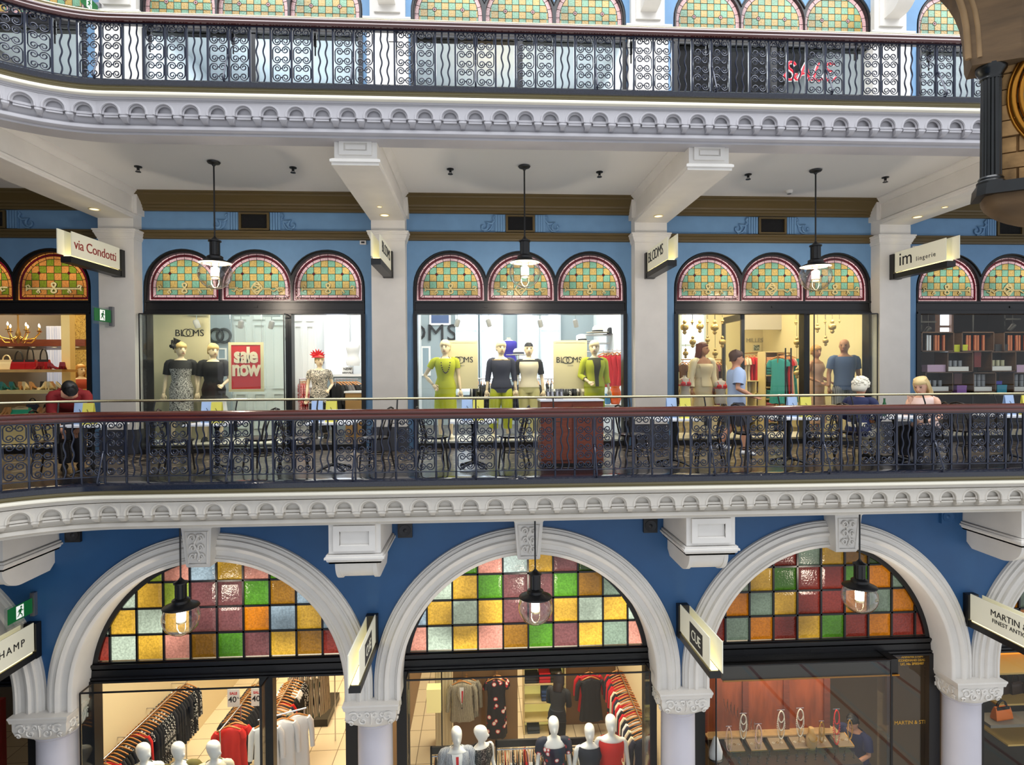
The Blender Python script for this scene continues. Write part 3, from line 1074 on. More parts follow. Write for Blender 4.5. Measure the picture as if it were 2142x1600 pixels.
# ---- columns with carved cushion capitals
CN = ('outside the left edge', 'by the left edge under the exit sign', 'left of the middle arch', 'right of the middle arch', 'by the right edge', 'outside the right edge')
for i, cx in enumerate(COLX):
    if i in (0, 5): continue
    b = MB()
    cyy = LY + 0.17
    b.lathe([(0.30, Z0), (0.30, Z0 + 0.15), (0.27, Z0 + 0.2), (0.262, Z0 + 0.3), (0.255, -3.85), (0.27, -3.845), (0.285, -3.82), (0.27, -3.79), (0.26, -3.78), (0.26, -3.70)], (cx, cyy, 0), 40)
    col = b.build('column', mat('pale_lilac_stone', (206, 204, 214), 0.45, var=0.03, scale=2), smooth=35, label='smooth round pale stone column %s of the lower arcade' % CN[i], cat='column', kind='structure')
    cb = MB()
    hw = 0.365
    cb.sweep([(0.0, CAPZ - 0.09), (0.02, CAPZ - 0.085), (0.032, CAPZ - 0.03), (0.038, CAPZ - 0.025), (0.038, CAPZ), (-0.36, CAPZ)],
             [(cx - hw, cyy + hw, -1, 0), (cx - hw, cyy - hw, -1, -1), (cx + hw, cyy - hw, 1, -1), (cx + hw, cyy + hw, 1, 0)])
    # cushion: square above, rounding in to the shaft
    rings = []
    N = 48
    vs, fs = [], []
    prof = [(1.0, 0.0, CAPZ - 0.09), (1.0, 0.02, CAPZ - 0.20), (0.985, 0.12, CAPZ - 0.26), (0.93, 0.35, CAPZ - 0.32), (0.84, 0.65, CAPZ - 0.365), (0.76, 0.9, CAPZ - 0.385), (0.72, 1.0, CAPZ - 0.40)]
    for k, round_, z in prof:
        for j in range(N):
            a = 2 * PI * j / N
            ca, sa = math.cos(a), math.sin(a)
            sq = hw / max(abs(ca), abs(sa))
            r = (sq * (1 - round_) + hw * 1.0 * round_) * k
            vs.append((cx + r * ca, cyy + r * sa, z))
    for q in range(len(prof) - 1):
        for j in range(N): fs.append((q * N + j, q * N + (j + 1) % N, q * N + N + (j + 1) % N, q * N + N + j))
    cb.addf(vs, fs)
    cap = cb.build('capital', WHITE, col, 35)
    rl = MB()
    for face in range(3):
        def fp(u, v, d):
            q = -hw - d
            if face == 0: return (cx + u, cyy + q, v)
            if face == 1: return (cx - q, cyy + u, v)
            return (cx + q, cyy + u, v)
        zc = CAPZ - 0.20
        for sg in (-1, 1):
            for (ux, uz, s_, dr) in ((0.24, 0.02, 0.075, 1), (0.11, -0.04, 0.06, -1), (0.28, -0.075, 0.04, 1), (0.16, 0.055, 0.04, -1), (0.05, 0.04, 0.04, 1)):
                sp = []
                for q in range(13):
                    a = dr * q * 0.62 + 0.6
                    r = s_ * (1 - q / 15)
                    uu, vv = sg * (ux + r * math.cos(a)), zc + uz + r * math.sin(a)
                    sp.append(fp(uu, vv, 0.006 - max(0, (-0.06 - (vv - zc))) * 0.45))
                rl.tube(sp, [0.012 * (1 - q / 18) + 0.004 for q in range(13)], 5)
        rl.tube([fp(0, zc + 0.08, 0.01), fp(0.015, zc, 0.012), fp(0, zc - 0.09, -0.01)], 0.014, 5)
    rl.build('carving', WHITE, cap, 60)

# ---- plaster brackets under the middle gallery
BX = [(X(60, 1130, -2.2) - 0.25), 4.62, 9.355, 14.1]
for i, bx in enumerate(BX):
    fy = -2.74
    hw = 0.335
    b = MB().box(bx - hw, bx + hw, fy, LY + 0.02, -1.0, -0.56)
    b.plate([(bx - 0.27, -0.95), (bx + 0.27, -0.95), (bx + 0.27, -0.62), (bx - 0.27, -0.62)], [[(bx - 0.19, -0.88), (bx + 0.19, -0.88), (bx + 0.19, -0.69), (bx - 0.19, -0.69)]], fy - 0.035, fy)
    b.tube([(bx - 0.19, fy - 0.012, -0.88), (bx + 0.19, fy - 0.012, -0.88), (bx + 0.19, fy - 0.012, -0.69), (bx - 0.19, fy - 0.012, -0.69)], 0.015, 6, closed=True)
    b.sweep([(0, -1.12), (0.0, -1.10), (0.02, -1.09), (0.03, -1.06), (0.05, -1.055), (0.05, -1.03), (0.03, -1.025), (0.03, -1.0), (0.0, -0.995)], [(bx - hw, LY + 0.02, -1, 0), (bx - hw, fy, -1, -1), (bx + hw, fy, 1, -1), (bx + hw, LY + 0.02, 1, 0)], closed=True)
    h2 = 0.27
    prof = [(LY + 0.02, -1.10), (fy + 0.06, -1.10)] + [(fy + 0.38 - 0.32 * math.cos(t), -1.14 - 0.27 * math.sin(t)) for t in [PI / 2 * q / 10 for q in range(11)]] + [(LY - 0.10, -1.40), (LY + 0.02, -1.30)]
    def prism(x0, x1, pr):
        n = len(pr)
        b.addf([(x0, y, z) for y, z in pr] + [(x1, y, z) for y, z in pr], [list(range(n)), [n + j for j in range(n)][::-1]] + [[j, (j + 1) % n, n + (j + 1) % n, n + j] for j in range(n)])
    prism(bx - h2 + 0.05, bx + h2 - 0.05, [(y + 0.0, z + (0.02 if z < -1.12 else 0)) for y, z in prof])
    prism(bx - h2, bx - h2 + 0.055, prof)
    prism(bx + h2 - 0.055, bx + h2, prof)
    b.box(bx - hw, bx + hw, fy, LY + 0.02, -1.115, -0.99)
    b.build('bracket', WHITE, smooth=30, label='white plaster bracket under the middle gallery, ' + ('at the left edge', 'second from the left', 'third from the left', 'at the right edge')[i], cat='bracket', kind='structure')

# ---- arched windows of coloured squares
GC = dict(P=(222, 150, 128), M=(186, 200, 176), A=(226, 176, 60), B=(150, 104, 28), G=(84, 140, 36), V=(120, 74, 72), S=(132, 150, 128), U=(160, 180, 190), L=(160, 180, 60), R=(140, 52, 40), O=(206, 122, 20), D=(50, 70, 20), T=(190, 206, 196))
ROWS = {1: ['RMAPBGVABR', 'MAMAVVOUAU', 'MMALVVGBUU', 'MMLPUAPGGG'],
        2: ['PMAPBGVASP', 'UAMAVVAMAM', 'MMAGVVGBSM', 'MGGPTAVDDD'],
        3: ['RSORAGRORR', 'OOSARROSOS', 'MMAGRRGOSS', 'RRRRSABDDD'],
        0: ['PMAPBGVASP', 'UAMAVVAMAM', 'MMAGVVGBSM', 'MGGPTAVDDD'], 4: ['RSORAGOOOO', 'OOSARROSOS', 'MMAGRRGOSS', 'RRRRSABDDD']}
LIT = {0: 0.4, 1: 0.6, 2: 0.8, 3: 0.28, 4: 0.28}  # glow strength per bay, makes brighter and dimmer copies of each pane glass
GY = -1.40
TRZ = -2.945
for i, c in enumerate(ARC_C):
    w = thing('window_%d' % (11 + i), (0, 0, 0), 'arched window of coloured square panes over a shop front, %s' % ('left edge of the lower storey', 'left arch of the lower storey', 'middle arch of the lower storey', 'right arch of the lower storey', 'right edge of the lower storey')[i], 'window', kind='structure')
    fb = MB()
    R = AR - 0.0
    o = [(c - R, TRZ - 0.02), (c + R, TRZ - 0.02)] + arc(c, ASPR, R, 0.10, PI - 0.10, 40)
    Ri = R - 0.07
    a0 = math.asin((TRZ + 0.02 - ASPR) / Ri)
    inn = arc(c, ASPR, Ri, a0, PI - a0, 40)
    fb.plate(o, [inn[::-1]], GY - 0.05, GY + 0.05)
    pc = 0.391
    x0 = X({1: 455.5, 2: 1105, 3: 1716}.get(i, 0), 1330, GY) if i in (1, 2, 3) else c
    cv = inn[:]
    keys = 'PMABGVSULRODT'
    gb = MB()
    for r in range(5):
        za = TRZ + 0.03 + r * pc * 1.0
        for q in range(-5, 5):
            cell = [(x0 + q * pc + 0.012, za), (x0 + (q + 1) * pc - 0.012, za), (x0 + (q + 1) * pc - 0.012, za + pc - 0.024), (x0 + q * pc + 0.012, za + pc - 0.024)]
            pp = clip_convex(cell, cv)
            if len(pp) < 3: continue
            ch = ROWS[i][min(r, 3)][q + 5] if r < 4 else 'A'
            cxm, czm = sum(p[0] for p in pp) / len(pp), sum(p[1] for p in pp) / len(pp)
            k = len(pp)
            # slightly pillowed pane
            gb.addf([(x, GY, z) for x, z in pp] + [(cxm + (x - cxm) * 0.7, GY - 0.012, czm + (z - czm) * 0.7) for x, z in pp], [list(range(k, 2 * k))] + [[j, (j + 1) % k, k + (j + 1) % k, k + j] for j in range(k)], keys.index(ch))
        if r:
            hx = math.sqrt(max(0, Ri ** 2 - (za - 0.012 - ASPR) ** 2))
            if hx > 0: fb.box(c - hx, c + hx, GY - 0.03, GY + 0.02, za - 0.026, za + 0.002)
    for q in range(-5, 6):
        xx = x0 + q * pc
        if abs(xx - c) < Ri - 0.05:
            h = ASPR + math.sqrt(Ri ** 2 - (xx - c) ** 2)
            if h > TRZ: fb.box(xx - 0.014, xx + 0.014, GY - 0.03, GY + 0.02, TRZ, h)
    # transom and side posts
    zb = -3.215
    hx = AR + 0.02
    fb.box(c - hx, c + hx, GY - 0.05, GY + 0.08, zb, TRZ + 0.005)
    for za, zc, d in ((TRZ - 0.035, TRZ, 0.09), (TRZ - 0.07, TRZ - 0.045, 0.07), (zb, zb + 0.03, 0.10), (zb + 0.04, zb + 0.07, 0.08)):
        fb.box(c - hx, c + hx, GY - d, GY, za, zc)
    for sg in (-1, 1): fb.box(c + sg * hx - 0.09, c + sg * hx + 0.09, GY - 0.1, GY + 0.1, Z0, zb)
    if i == 1: mx = X(561, 1500, GY); fb.box(mx - 0.1, mx + 0.1, GY - 0.08, GY + 0.08, Z0, zb)
    if i == 3: mx = X(1856, 1500, GY); fb.box(mx - 0.05, mx + 0.05, GY - 0.06, GY + 0.06, Z0, zb)
    fb.build('frame', BLACK, w)
    gb.build('coloured_panes', [stained('pane_%s_%d' % (k, int(LIT[i] * 100)), GC[k], LIT[i]) for k in keys], w)
    MB().box(c - 0.1, c + 0.1, GY - 0.055, GY - 0.05, zb + 0.1, zb + 0.13).build('number_plate', DARK, w)

# ------------------------------------------------------------------ pendant lamps
BULB = mat('lit_frosted_bulb', (255, 244, 230), 0.4, emit=9.0, ecol=(255, 240, 220))
SHADEW = mat('white_enamel', (236, 226, 210), 0.35)


def pendant(x, y, zg, ztop, label):
    t = thing('pendant_lamp', (x, y, zg), label, 'lamp', 'globe pendant lamps')
    MB().tube([(0, 0, 0.50), (0, 0, ztop - zg)], 0.012, 8).build('rod', DARK, t, 40)
    MB().lathe([(0.02, -0.07), (0.03, -0.05), (0.085, -0.03), (0.095, -0.012), (0.07, 0.0)], (0, 0, ztop - zg), 20).build('ceiling_rose', DARK, t, 40)
    b = MB().lathe([(0.235, 0.155), (0.228, 0.165), (0.18, 0.185), (0.13, 0.205), (0.115, 0.215), (0.115, 0.25), (0.10, 0.262), (0.075, 0.27), (0.068, 0.275), (0.068, 0.47), (0.092, 0.475), (0.092, 0.492), (0.05, 0.51), (0.022, 0.54), (0.012, 0.56)], (0, 0, 0), 28, cap=False)
    for k in range(8):
        a = PI * k / 4
        b.box(0.066 * math.cos(a) - 0.009, 0.066 * math.cos(a) + 0.009, 0.066 * math.sin(a) - 0.009, 0.066 * math.sin(a) + 0.009, 0.275, 0.47)
    b.build('hood', DARK, t, 40)
    MB().lathe([(0.232, 0.153), (0.18, 0.158), (0.06, 0.162), (0.001, 0.163)], (0, 0, 0), 28, cap=False).build('reflector', SHADEW, t, 40)
    R = 0.242
    MB().lathe([(R * math.sin(a), -R * 0.98 * math.cos(a)) for a in [0.002 + (PI - 0.80) * q / 22 for q in range(23)]], (0, 0, 0), 32, cap=False).build('globe', BULBGLASS, t, 180)
    bu = MB().lathe([(0.02, -0.045), (0.058, -0.04), (0.06, 0.075), (0.05, 0.085), (0.001, 0.087)], (0, 0, 0), 20).build('bulb', BULB, t, 40)
    h = MB().lathe([(0.062, -0.07), (0.066, -0.06), (0.062, -0.045), (0.02, -0.044)], (0, 0, 0), 16)
    for sg in (-1, 1): h.tube([(sg * 0.055, 0, 0.16), (sg * 0.06, 0, 0.0), (sg * 0.058, 0, -0.15), (sg * 0.03, 0, -0.205), (0, 0, -0.215)], 0.004, 5)
    h.build('holder', BRASS, bu, 40)
    l = bpy.data.lights.new('lamp_light', 'POINT')
    l.energy = 70 if zg > 0 else 22
    l.color = (1, 0.86, 0.7)
    l.shadow_soft_size = 0.06
    lo = bpy.data.objects.new('lamp_light', l)
    COL.objects.link(lo)
    lo.location = (x, y, zg - 0.13)
    return t


for u, v, lab in ((450, 572, 'clear globe pendant in front of the left shop window with the sale poster, middle gallery'), (1098, 570, 'clear globe pendant in front of the middle window, middle gallery'), (1706, 578, 'clear globe pendant in front of the lingerie shop window, middle gallery')):
    p = at(u, v, -1.4)
    pendant(p.x, p.y, p.z, 4.55, lab)
for u, v, lab in ((379, 1292, 'clear globe pendant hanging in the left arch of the lower storey'), (1120, 1271, 'clear globe pendant hanging in the middle arch of the lower storey'), (1798, 1248, 'clear globe pendant hanging in the right arch of the lower storey')):
    p = at(u, v, -2.2)
    pendant(p.x, p.y, p.z, -0.42, lab)

# ------------------------------------------------------------------ blade signs
FROST = mat('lit_frosted_glass', (226, 226, 212), 0.4, emit=0.12, ecol=(255, 244, 200))
INK = mat('black_lettering', (14, 14, 16), 0.5)
REDINK = mat('dark_red_lettering', (150, 40, 24), 0.5)
GREYINK = mat('grey_lettering', (110, 110, 110), 0.5)
WARM = mat('warm_lamp_strip', (255, 236, 170), 0.4, emit=2.5, ecol=(255, 232, 160))


def blade(x, ywall, zc, length, hgt, side, label, texts, gap=0.11, plate=None):
    """sign standing out from the wall toward the viewer; side = +1 reads from its right face"""
    t = thing('blade_sign', (x, ywall, zc), label, 'sign', 'shop blade signs')
    b = MB().box(-gap / 2 - 0.03, gap / 2 + 0.03, -0.10, 0.0, -hgt / 2 - 0.12, hgt / 2 - 0.02)
    b.box(-gap / 2 - 0.02, gap / 2 + 0.02, -length - 0.02, -0.05, -hgt / 2 - 0.115, -hgt / 2 - 0.02)
    b.build('bracket', DARK, t)
    MB().box(-gap / 2 + 0.01, gap / 2 - 0.01, -length, -0.12, -hgt / 2 - 0.02, -hgt / 2 - 0.008).build('lamp_strip', WARM, t)
    gp = MB().box(side * (gap / 2) - 0.006, side * (gap / 2) + 0.006, -length + 0.02, -0.11, -hgt / 2, hgt / 2).build('glass_plate', FROST, t)
    MB().box(-side * (gap / 2) - 0.006, -side * (gap / 2) + 0.006, -length - 0.12, -0.2, -hgt / 2, hgt / 2 + 0.01).build('glass_plate', FROST, t)
    for (body, size, yy, zz, m, sp) in texts:
        lettering('lettering', body, size, (side * (gap / 2 + 0.009), yy, zz), m, gp, (PI / 2, 0, side * PI / 2), extrude=0.002, spacing=sp)
    if plate:
        y0, y1, z0, z1 = plate
        MB().box(side * (gap / 2 + 0.004) - 0.004, side * (gap / 2 + 0.004) + 0.004, y0, y1, z0, z1).build('name_plate', INK, gp)
    return t


blade(0.10, 0.0, 3.34, 1.3, 0.36, 1, 'lit glass blade sign reading via Condotti in red, on the pillar by the exit sign', [('via Condotti', 0.215, -0.72, -0.0, REDINK, 0.95)])
blade(4.67, 0.0, 3.34, 1.25, 0.36, 1, 'narrow lit glass blade sign reading BLOOMS, left of the middle window', [('BLO', 0.25, -0.86, 0.03, INK, 0.9), ('OMS', 0.25, -0.47, 0.03, INK, 0.9)])
blade(9.33, 0.0, 3.34, 1.25, 0.36, -1, 'lit glass blade sign reading BLOOMS, right of the middle window', [('BLO', 0.25, -0.38, 0.03, INK, 0.9), ('OMS', 0.25, -0.77, 0.03, INK, 0.9)])
blade(13.93, 0.0, 3.34, 1.30, 0.36, -1, 'lit glass blade sign reading im lingerie, on the rightmost pillar', [('im', 0.34, -0.38, 0.02, INK, 1.0), ('lingerie', 0.11, -0.85, -0.04, INK, 1.3)])
blade(X(74, 1330, LY), LY, Z(74, 1325, LY), 1.45, 0.40, 1, 'lit glass blade sign ending in CHAMP, at the lower left edge', [('LONGCHAMP', 0.14, -0.80, 0.0, INK, 1.3)])
blade(4.66, LY, Z(774, 1308, LY), 1.25, 0.40, 1, 'thin lit glass blade sign with a black CUE plate, left of the middle arch', [('CUE', 0.19, -0.66, -0.03, FROST, 0.9)], plate=(-0.90, -0.42, -0.17, 0.12))
blade(9.30, LY, Z(1436, 1285, LY), 1.25, 0.40, -1, 'lit glass blade sign with a black CUE plate, right of the middle arch', [('CUE', 0.19, -0.75, -0.03, FROST, 0.9)], plate=(-0.99, -0.51, -0.17, 0.12))
blade(13.86, LY, Z(2053, 1262, LY), 1.3, 0.40, -1, 'lit glass blade sign lettered MARTIN AND STEIN, at the lower right edge', [('MARTIN & STEIN', 0.13, -0.95, 0.06, INK, 1.0), ('FINEST ANTIQUE', 0.085, -0.82, -0.05, INK, 1.0)])

# ------------------------------------------------------------------ exit signs
GREEN = mat('exit_green', (10, 96, 44), 0.4, emit=0.25)
PICT = mat('exit_white', (236, 240, 236), 0.4, emit=0.5)
EGLASS = glass_mat('exit_panel_glass', (0.9, 0.95, 0.93), 1.5)
STEEL = mat('brushed_steel', (150, 150, 156), 0.35, metal=0.8)


def exit_sign(x, y, z, label, side=1, face=None):
    t = thing('exit_sign', (x, y, z), label, 'exit sign')
    MB().box(-0.03, 0.03, -0.06, 0.0, -0.16, 0.17).build('bracket', STEEL, t)
    MB().box(-0.006, 0.006, -0.54, -0.05, -0.155, 0.13).build('glass_panel', EGLASS, t)
    gf = MB().box(side * 0.008 - 0.003, side * 0.008 + 0.003, -0.50, -0.07, -0.105, 0.105).build('green_field', GREEN, t)
    f = MB()
    def q(pts, m=0, d=0.013):
        n = len(pts)
        f.addf([(side * d, side * a - 0.285, b) for a, b in pts] + [(side * (d - 0.002), side * a - 0.285, b) for a, b in pts], [list(range(n)), list(range(n, 2 * n))[::-1]] + [[j, (j + 1) % n, n + (j + 1) % n, n + j] for j in range(n)], m)
    q([(-0.075, -0.085), (0.055, -0.085), (0.055, 0.09), (-0.075, 0.09)])
    m1 = 0.016
    q([(0.008 + 0.016 * math.cos(a), 0.062 + 0.016 * math.sin(a)) for a in [2 * PI * k / 10 for k in range(10)]], 1, m1)
    q([(-0.03, 0.035), (0.01, 0.045), (0.02, 0.02), (0.0, -0.02), (-0.03, -0.01)], 1, m1)
    q([(-0.03, 0.038), (-0.055, 0.005), (-0.045, 0.0), (-0.02, 0.028)], 1, m1)
    q([(0.01, 0.045), (0.035, 0.01), (0.05, 0.02), (0.045, 0.008), (0.032, 0.0), (0.01, 0.025)], 1, m1)
    q([(-0.01, -0.015), (0.005, -0.02), (0.03, -0.045), (0.03, -0.08), (0.018, -0.08), (0.016, -0.05), (-0.012, -0.03)], 1, m1)
    q([(-0.03, -0.008), (-0.012, -0.02), (-0.035, -0.05), (-0.06, -0.06), (-0.062, -0.05), (-0.045, -0.042)], 1, m1)
    f.build('running_figure', [PICT, GREEN], gf)
    return t


exit_sign(X(236, 665, 0), 0.0, Z(236, 663, 0), 'green running man exit sign on the pillar below the red lettered sign')
exit_sign(X(74, 1262, LY), LY, Z(74, 1262, LY), 'green running man exit sign above the sign ending in CHAMP')
exit_sign(X(205, 24, 0.05), 0.1, Z(205, 30, 0.1), 'green exit sign half hidden by the top handrail at upper left')

# ------------------------------------------------------------------ speakers, sprinklers, detectors, downlights, outlet boxes
for (u, v, lab) in ((156, 1117, 'square black wall speaker on the dark blue wall at the left'), (848, 1108, 'square black wall speaker left of the middle arch keystone'), (1359, 1098, 'square black wall speaker right of the middle arch keystone'), (1978, 1079, 'square blue painted wall speaker by the right edge')):
    p = at(u, v, LY)
    m = DARK if u < 1900 else NAVY
    t = thing('speaker', (p.x, LY, p.z), lab, 'speaker', 'wall speakers')
    MB().box(-0.105, 0.105, -0.05, 0, -0.105, 0.105).build('housing', m, t)
    b = MB().lathe([(0.085, 0.0), (0.085, 0.008), (0.06, 0.004), (0.03, 0.001), (0.02, 0.008), (0.001, 0.012)], (0, 0, 0), 20, cap=False)
    o = b.build('cone', mat('speaker_cone', (34, 36, 42), 0.5) if u < 1900 else NAVY, t, 40)
    o.rotation_euler = (PI / 2, 0, 0)
    o.location = (0, -0.05, 0)
for k, (u, v) in enumerate(((289, 355), (613, 357), (942, 360), (1254, 366), (1565, 371), (1852, 377))):
    p = atz(u, v, 4.50)
    t = thing('sprinkler_head', (p.x, p.y, 4.55), 'small black ceiling sprinkler, %s along the middle gallery' % ('first from the left', 'second from the left', 'third from the left', 'third from the right', 'second from the right', 'first from the right')[k], 'sprinkler', 'ceiling sprinklers')
    MB().lathe([(0.055, 0.0), (0.055, -0.012), (0.02, -0.02), (0.02, -0.05), (0.012, -0.055)], (0, 0, 0), 14).build('base', DARK, t, 40)
    b = MB().lathe([(0.04, -0.085), (0.04, -0.078), (0.01, -0.075)], (0, 0, 0), 12)
    for sg in (-1, 1): b.tube([(sg * 0.014, 0, -0.05), (sg * 0.022, 0, -0.065), (0, 0, -0.08)], 0.004, 5)
    b.build('deflector', DARK, t)
p = atz(1651, 401, 4.53)
t = thing('smoke_detector', (p.x, p.y, 4.55), 'round white smoke detector on the ceiling right of the right beam', 'smoke detector')
MB().lathe([(0.06, 0.0), (0.06, -0.02), (0.05, -0.045), (0.03, -0.055), (0.001, -0.057)], (0, 0, 0), 20, cap=False).build('body', WHITE, t, 40)
MB().lathe([(0.03, -0.05), (0.036, -0.06), (0.03, -0.064), (0.001, -0.064)], (0, 0, 0), 14, cap=False).build('sensor', mat('grey_plastic', (120, 120, 120), 0.5), t, 40)
for k, (i, yy, r) in enumerate(((1, -0.85, 0.045), (1, -0.35, 0.085), (2, -0.45, 0.085), (3, -1.15, 0.05), (3, -0.55, 0.085), (0, -0.55, 0.085))):
    px = PILL[i]
    t = thing('recessed_downlight', (px, yy, 4.06), '%s round downlight under the beam %s' % ('small' if r < 0.06 else 'cream', ('by the exit sign pillar', 'left of the middle window', 'right of the middle window', 'by the lingerie sign')[i]), 'downlight', 'beam downlights')
    MB().lathe([(r, 0.0), (r, -0.01), (r * 0.82, -0.012), (r * 0.8, -0.004)], (0, 0, 0), 24, cap=False).build('trim_ring', mat('downlight_ring', (222, 206, 160), 0.4), t, 40)
    MB().lathe([(r * 0.8, -0.004), (0.001, -0.003)], (0, 0, 0), 24, cap=False).build('lens', mat('lit_downlight', (255, 240, 200), 0.4, emit=1.2), t)
for u, v, lab in ((760, 508, 'small white outlet box on the blue wall left of the left BLOOMS sign'), (1912, 519, 'small white outlet box on the blue wall above the lingerie sign'), (1436, 1375, None)):
    if not lab: continue
    p = at(u, v, 0.25)
    t = thing('outlet_box', (p.x, 0.25, p.z), lab, 'outlet')
    MB().box(-0.055, 0.055, -0.04, 0, -0.035, 0.035).build('case', WHITE, t)
    MB().box(-0.03, 0.03, -0.045, -0.035, -0.016, 0.016).build('socket', DARK, t)

# ------------------------------------------------------------------ hanging stone clock at the right edge
SAND = mat('sandstone', (98, 76, 50), 0.75, var=0.35, scale=2.2, bump=0.25, stretch=(1, 1, 4))
ROCK = mat('rough_sandstone', (160, 124, 78), 0.85, var=0.5, scale=5, bump=1.0)
MARB = mat('black_green_marble', (10, 14, 14), 0.28, var=0.6, scale=7, coat=0.15)
GOLD = mat('gold_ring', (176, 120, 44), 0.3, metal=0.9)
CL = at(2073, 262, -6.0)
t = thing('hanging_clock', tuple(CL), 'sandstone hanging clock with black marble column cut off by the right edge', 'clock')
a = math.radians(33)
T = Vector((math.cos(a), -math.sin(a), 0))
Nn = Vector((-math.sin(a), -math.cos(a), 0))
UP = Vector((0, 0, 1))


def ck(s, d, z): return T * s + Nn * d + UP * z


zb, zt = -0.47, 0.46
b = MB()
prof = [(0.092, zb), (0.092, zb + 0.02), (0.08, zb + 0.035), (0.084, zb + 0.045), (0.074, zb + 0.06)]
b.lathe(prof, (0, 0, 0), 28)
vs, fs = [], []
N = 64
for z in (zb + 0.06, zt - 0.11):
    for j in range(N):
        r = (0.070 if z < 0 else 0.066) - (0.006 if j % 4 in (0,) else 0.0)
        vs.append((r * math.cos(2 * PI * j / N), r * math.sin(2 * PI * j / N), z))
for j in range(N): fs.append((j, (j + 1) % N, N + (j + 1) % N, N + j))
b.addf(vs, fs)
b.lathe([(0.068, zt - 0.11), (0.075, zt - 0.10), (0.072, zt - 0.085), (0.08, zt - 0.065), (0.098, zt - 0.04), (0.102, zt - 0.025), (0.102, zt)], (0, 0, 0), 28)
b.build('column', MARB, t, 35)
# rough stone courses behind
b = MB()
zz = zb
k = 0
while zz < zt + 0.25:
    h = 0.125
    s0 = -0.02 if k % 2 else -0.06
    for q in range(6):
        sa, sb_ = 0.05 + (q * 0.26 + (0.0 if k % 2 else -0.13)), 0.05 + (q * 0.26 + 0.25 + (0.0 if k % 2 else -0.13))
        sa = max(sa, 0.03)
        if sb_ - sa < 0.04 or sa > 1.3: continue
        c = ck((sa + sb_) / 2, -0.10, zz + h / 2)
        jj = random.uniform(-0.012, 0.012)
        b.obox(c + Nn * jj, T * ((sb_ - sa) / 2 - 0.004), Nn * 0.05, UP * (h / 2 - 0.005))
    zz += h
    k += 1
b.obox(ck(0.68, -0.14, 0.1), T * 0.65, Nn * 0.05, UP * 0.57)
b.build('stone_courses', ROCK, t)
b = MB()
RC = 0.52
cc = ck(0.14 + RC, -0.03, 0.20)
for rr, w_, d_ in ((RC, 0.024, 0.0), (RC - 0.045, 0.018, 0.012), (RC + 0.03, 0.012, -0.01)):
    b.tube([cc + T * (rr * math.cos(x)) + UP * (rr * math.sin(x)) + Nn * d_ for x in [2 * PI * q / 64 for q in range(64)]], w_, 8, closed=True)
b.build('gold_ring', GOLD, t, 60)
b = MB()
pts = [cc + T * (0.48 * math.cos(x)) + UP * (0.48 * math.sin(x)) - Nn * 0.01 for x in [2 * PI * q / 48 for q in range(48)]]
pt2 = [p - Nn * 0.03 for p in pts]
b.addf(pts + pt2, [list(range(48)), list(range(48, 96))] + [[j, (j + 1) % 48, 48 + (j + 1) % 48, 48 + j] for j in range(48)])
b.build('dial', mat('pale_dial', (150, 176, 176), 0.3), t)
# base slab and bowl
def octo(z, s0, s1, d0, d1, ch):
    return [ck(s0 + ch, d1, z), ck(s1, d1, z), ck(s1, d0, z), ck(s0, d0, z), ck(s0, d1 - ch, z)]
b = MB()
o1, o2 = octo(zb - 0.09, -0.10, 1.5, -0.2, 0.105, 0.05), octo(zb, -0.09, 1.5, -0.2, 0.10, 0.05)
b.addf(o1 + o2, [(0, 1, 2, 3, 4), (9, 8, 7, 6, 5)] + [[j, (j + 1) % 5, 5 + (j + 1) % 5, 5 + j] for j in range(5)])
b.build('base_slab', MARB, t)
b = MB()
vs, fs = [], []
NR = 10
for q in range(NR + 1):
    w = q / NR
    k = math.cos(w * PI / 2) ** 0.8
    z = zb - 0.09 - 0.26 * math.sin(w * PI / 2)
    vs += [ck(0.72 + (p[0]) * k, -0.4 + p[1] * k, z) for p in [(-0.76 + 0.06, 0.47), (0, 0.47), (0.76, 0.47), (0.76, 0.2), (-0.76, 0.2), (-0.76, 0.42)]]
for q in range(NR):
    for j in range(6): fs.append((q * 6 + j, q * 6 + (j + 1) % 6, q * 6 + 6 + (j + 1) % 6, q * 6 + 6 + j))
b.addf(vs, fs)
b.build('stone_bowl', SAND, t, 50)
# corbel over the column, flaring outward
b = MB()
secs = [(zt, -0.135, 0.10), (zt + 0.05, -0.15, 0.105), (zt + 0.16, -0.155, 0.105), (zt + 0.30, -0.165, 0.11), (zt + 0.42, -0.185, 0.125), (zt + 0.52, -0.215, 0.145), (zt + 0.62, -0.26, 0.17), (zt + 0.75, -0.34, 0.22)]
vs, fs = [], []
for z, s0, d1 in secs: vs += [ck(s0, d1, z), ck(0.16, d1, z - 0.02), ck(0.26, 0.0, z), ck(1.4, 0.0, z), ck(1.4, -0.3, z), ck(s0, -0.16, z)]
n = 6
for q in range(len(secs) - 1):
    for j in range(n): fs.append((q * n + j, q * n + (j + 1) % n, q * n + n + (j + 1) % n, q * n + n + j))
fs += [tuple(range(n)), tuple((len(secs) - 1) * n + j for j in range(n))]
b.addf(vs, fs)
b.build('corbel', SAND, t, 30)
b = MB()
for off in (0.0, 0.06):
    b.tube([ck(s0 - 0.01 + off * 1.2, d1 + 0.005 - off * 0.3, z) for z, s0, d1 in secs[1:]], 0.022, 8)
b.build('corbel_roll', mat('pale_sandstone', (140, 112, 76), 0.7, var=0.2, scale=4), t, 60)
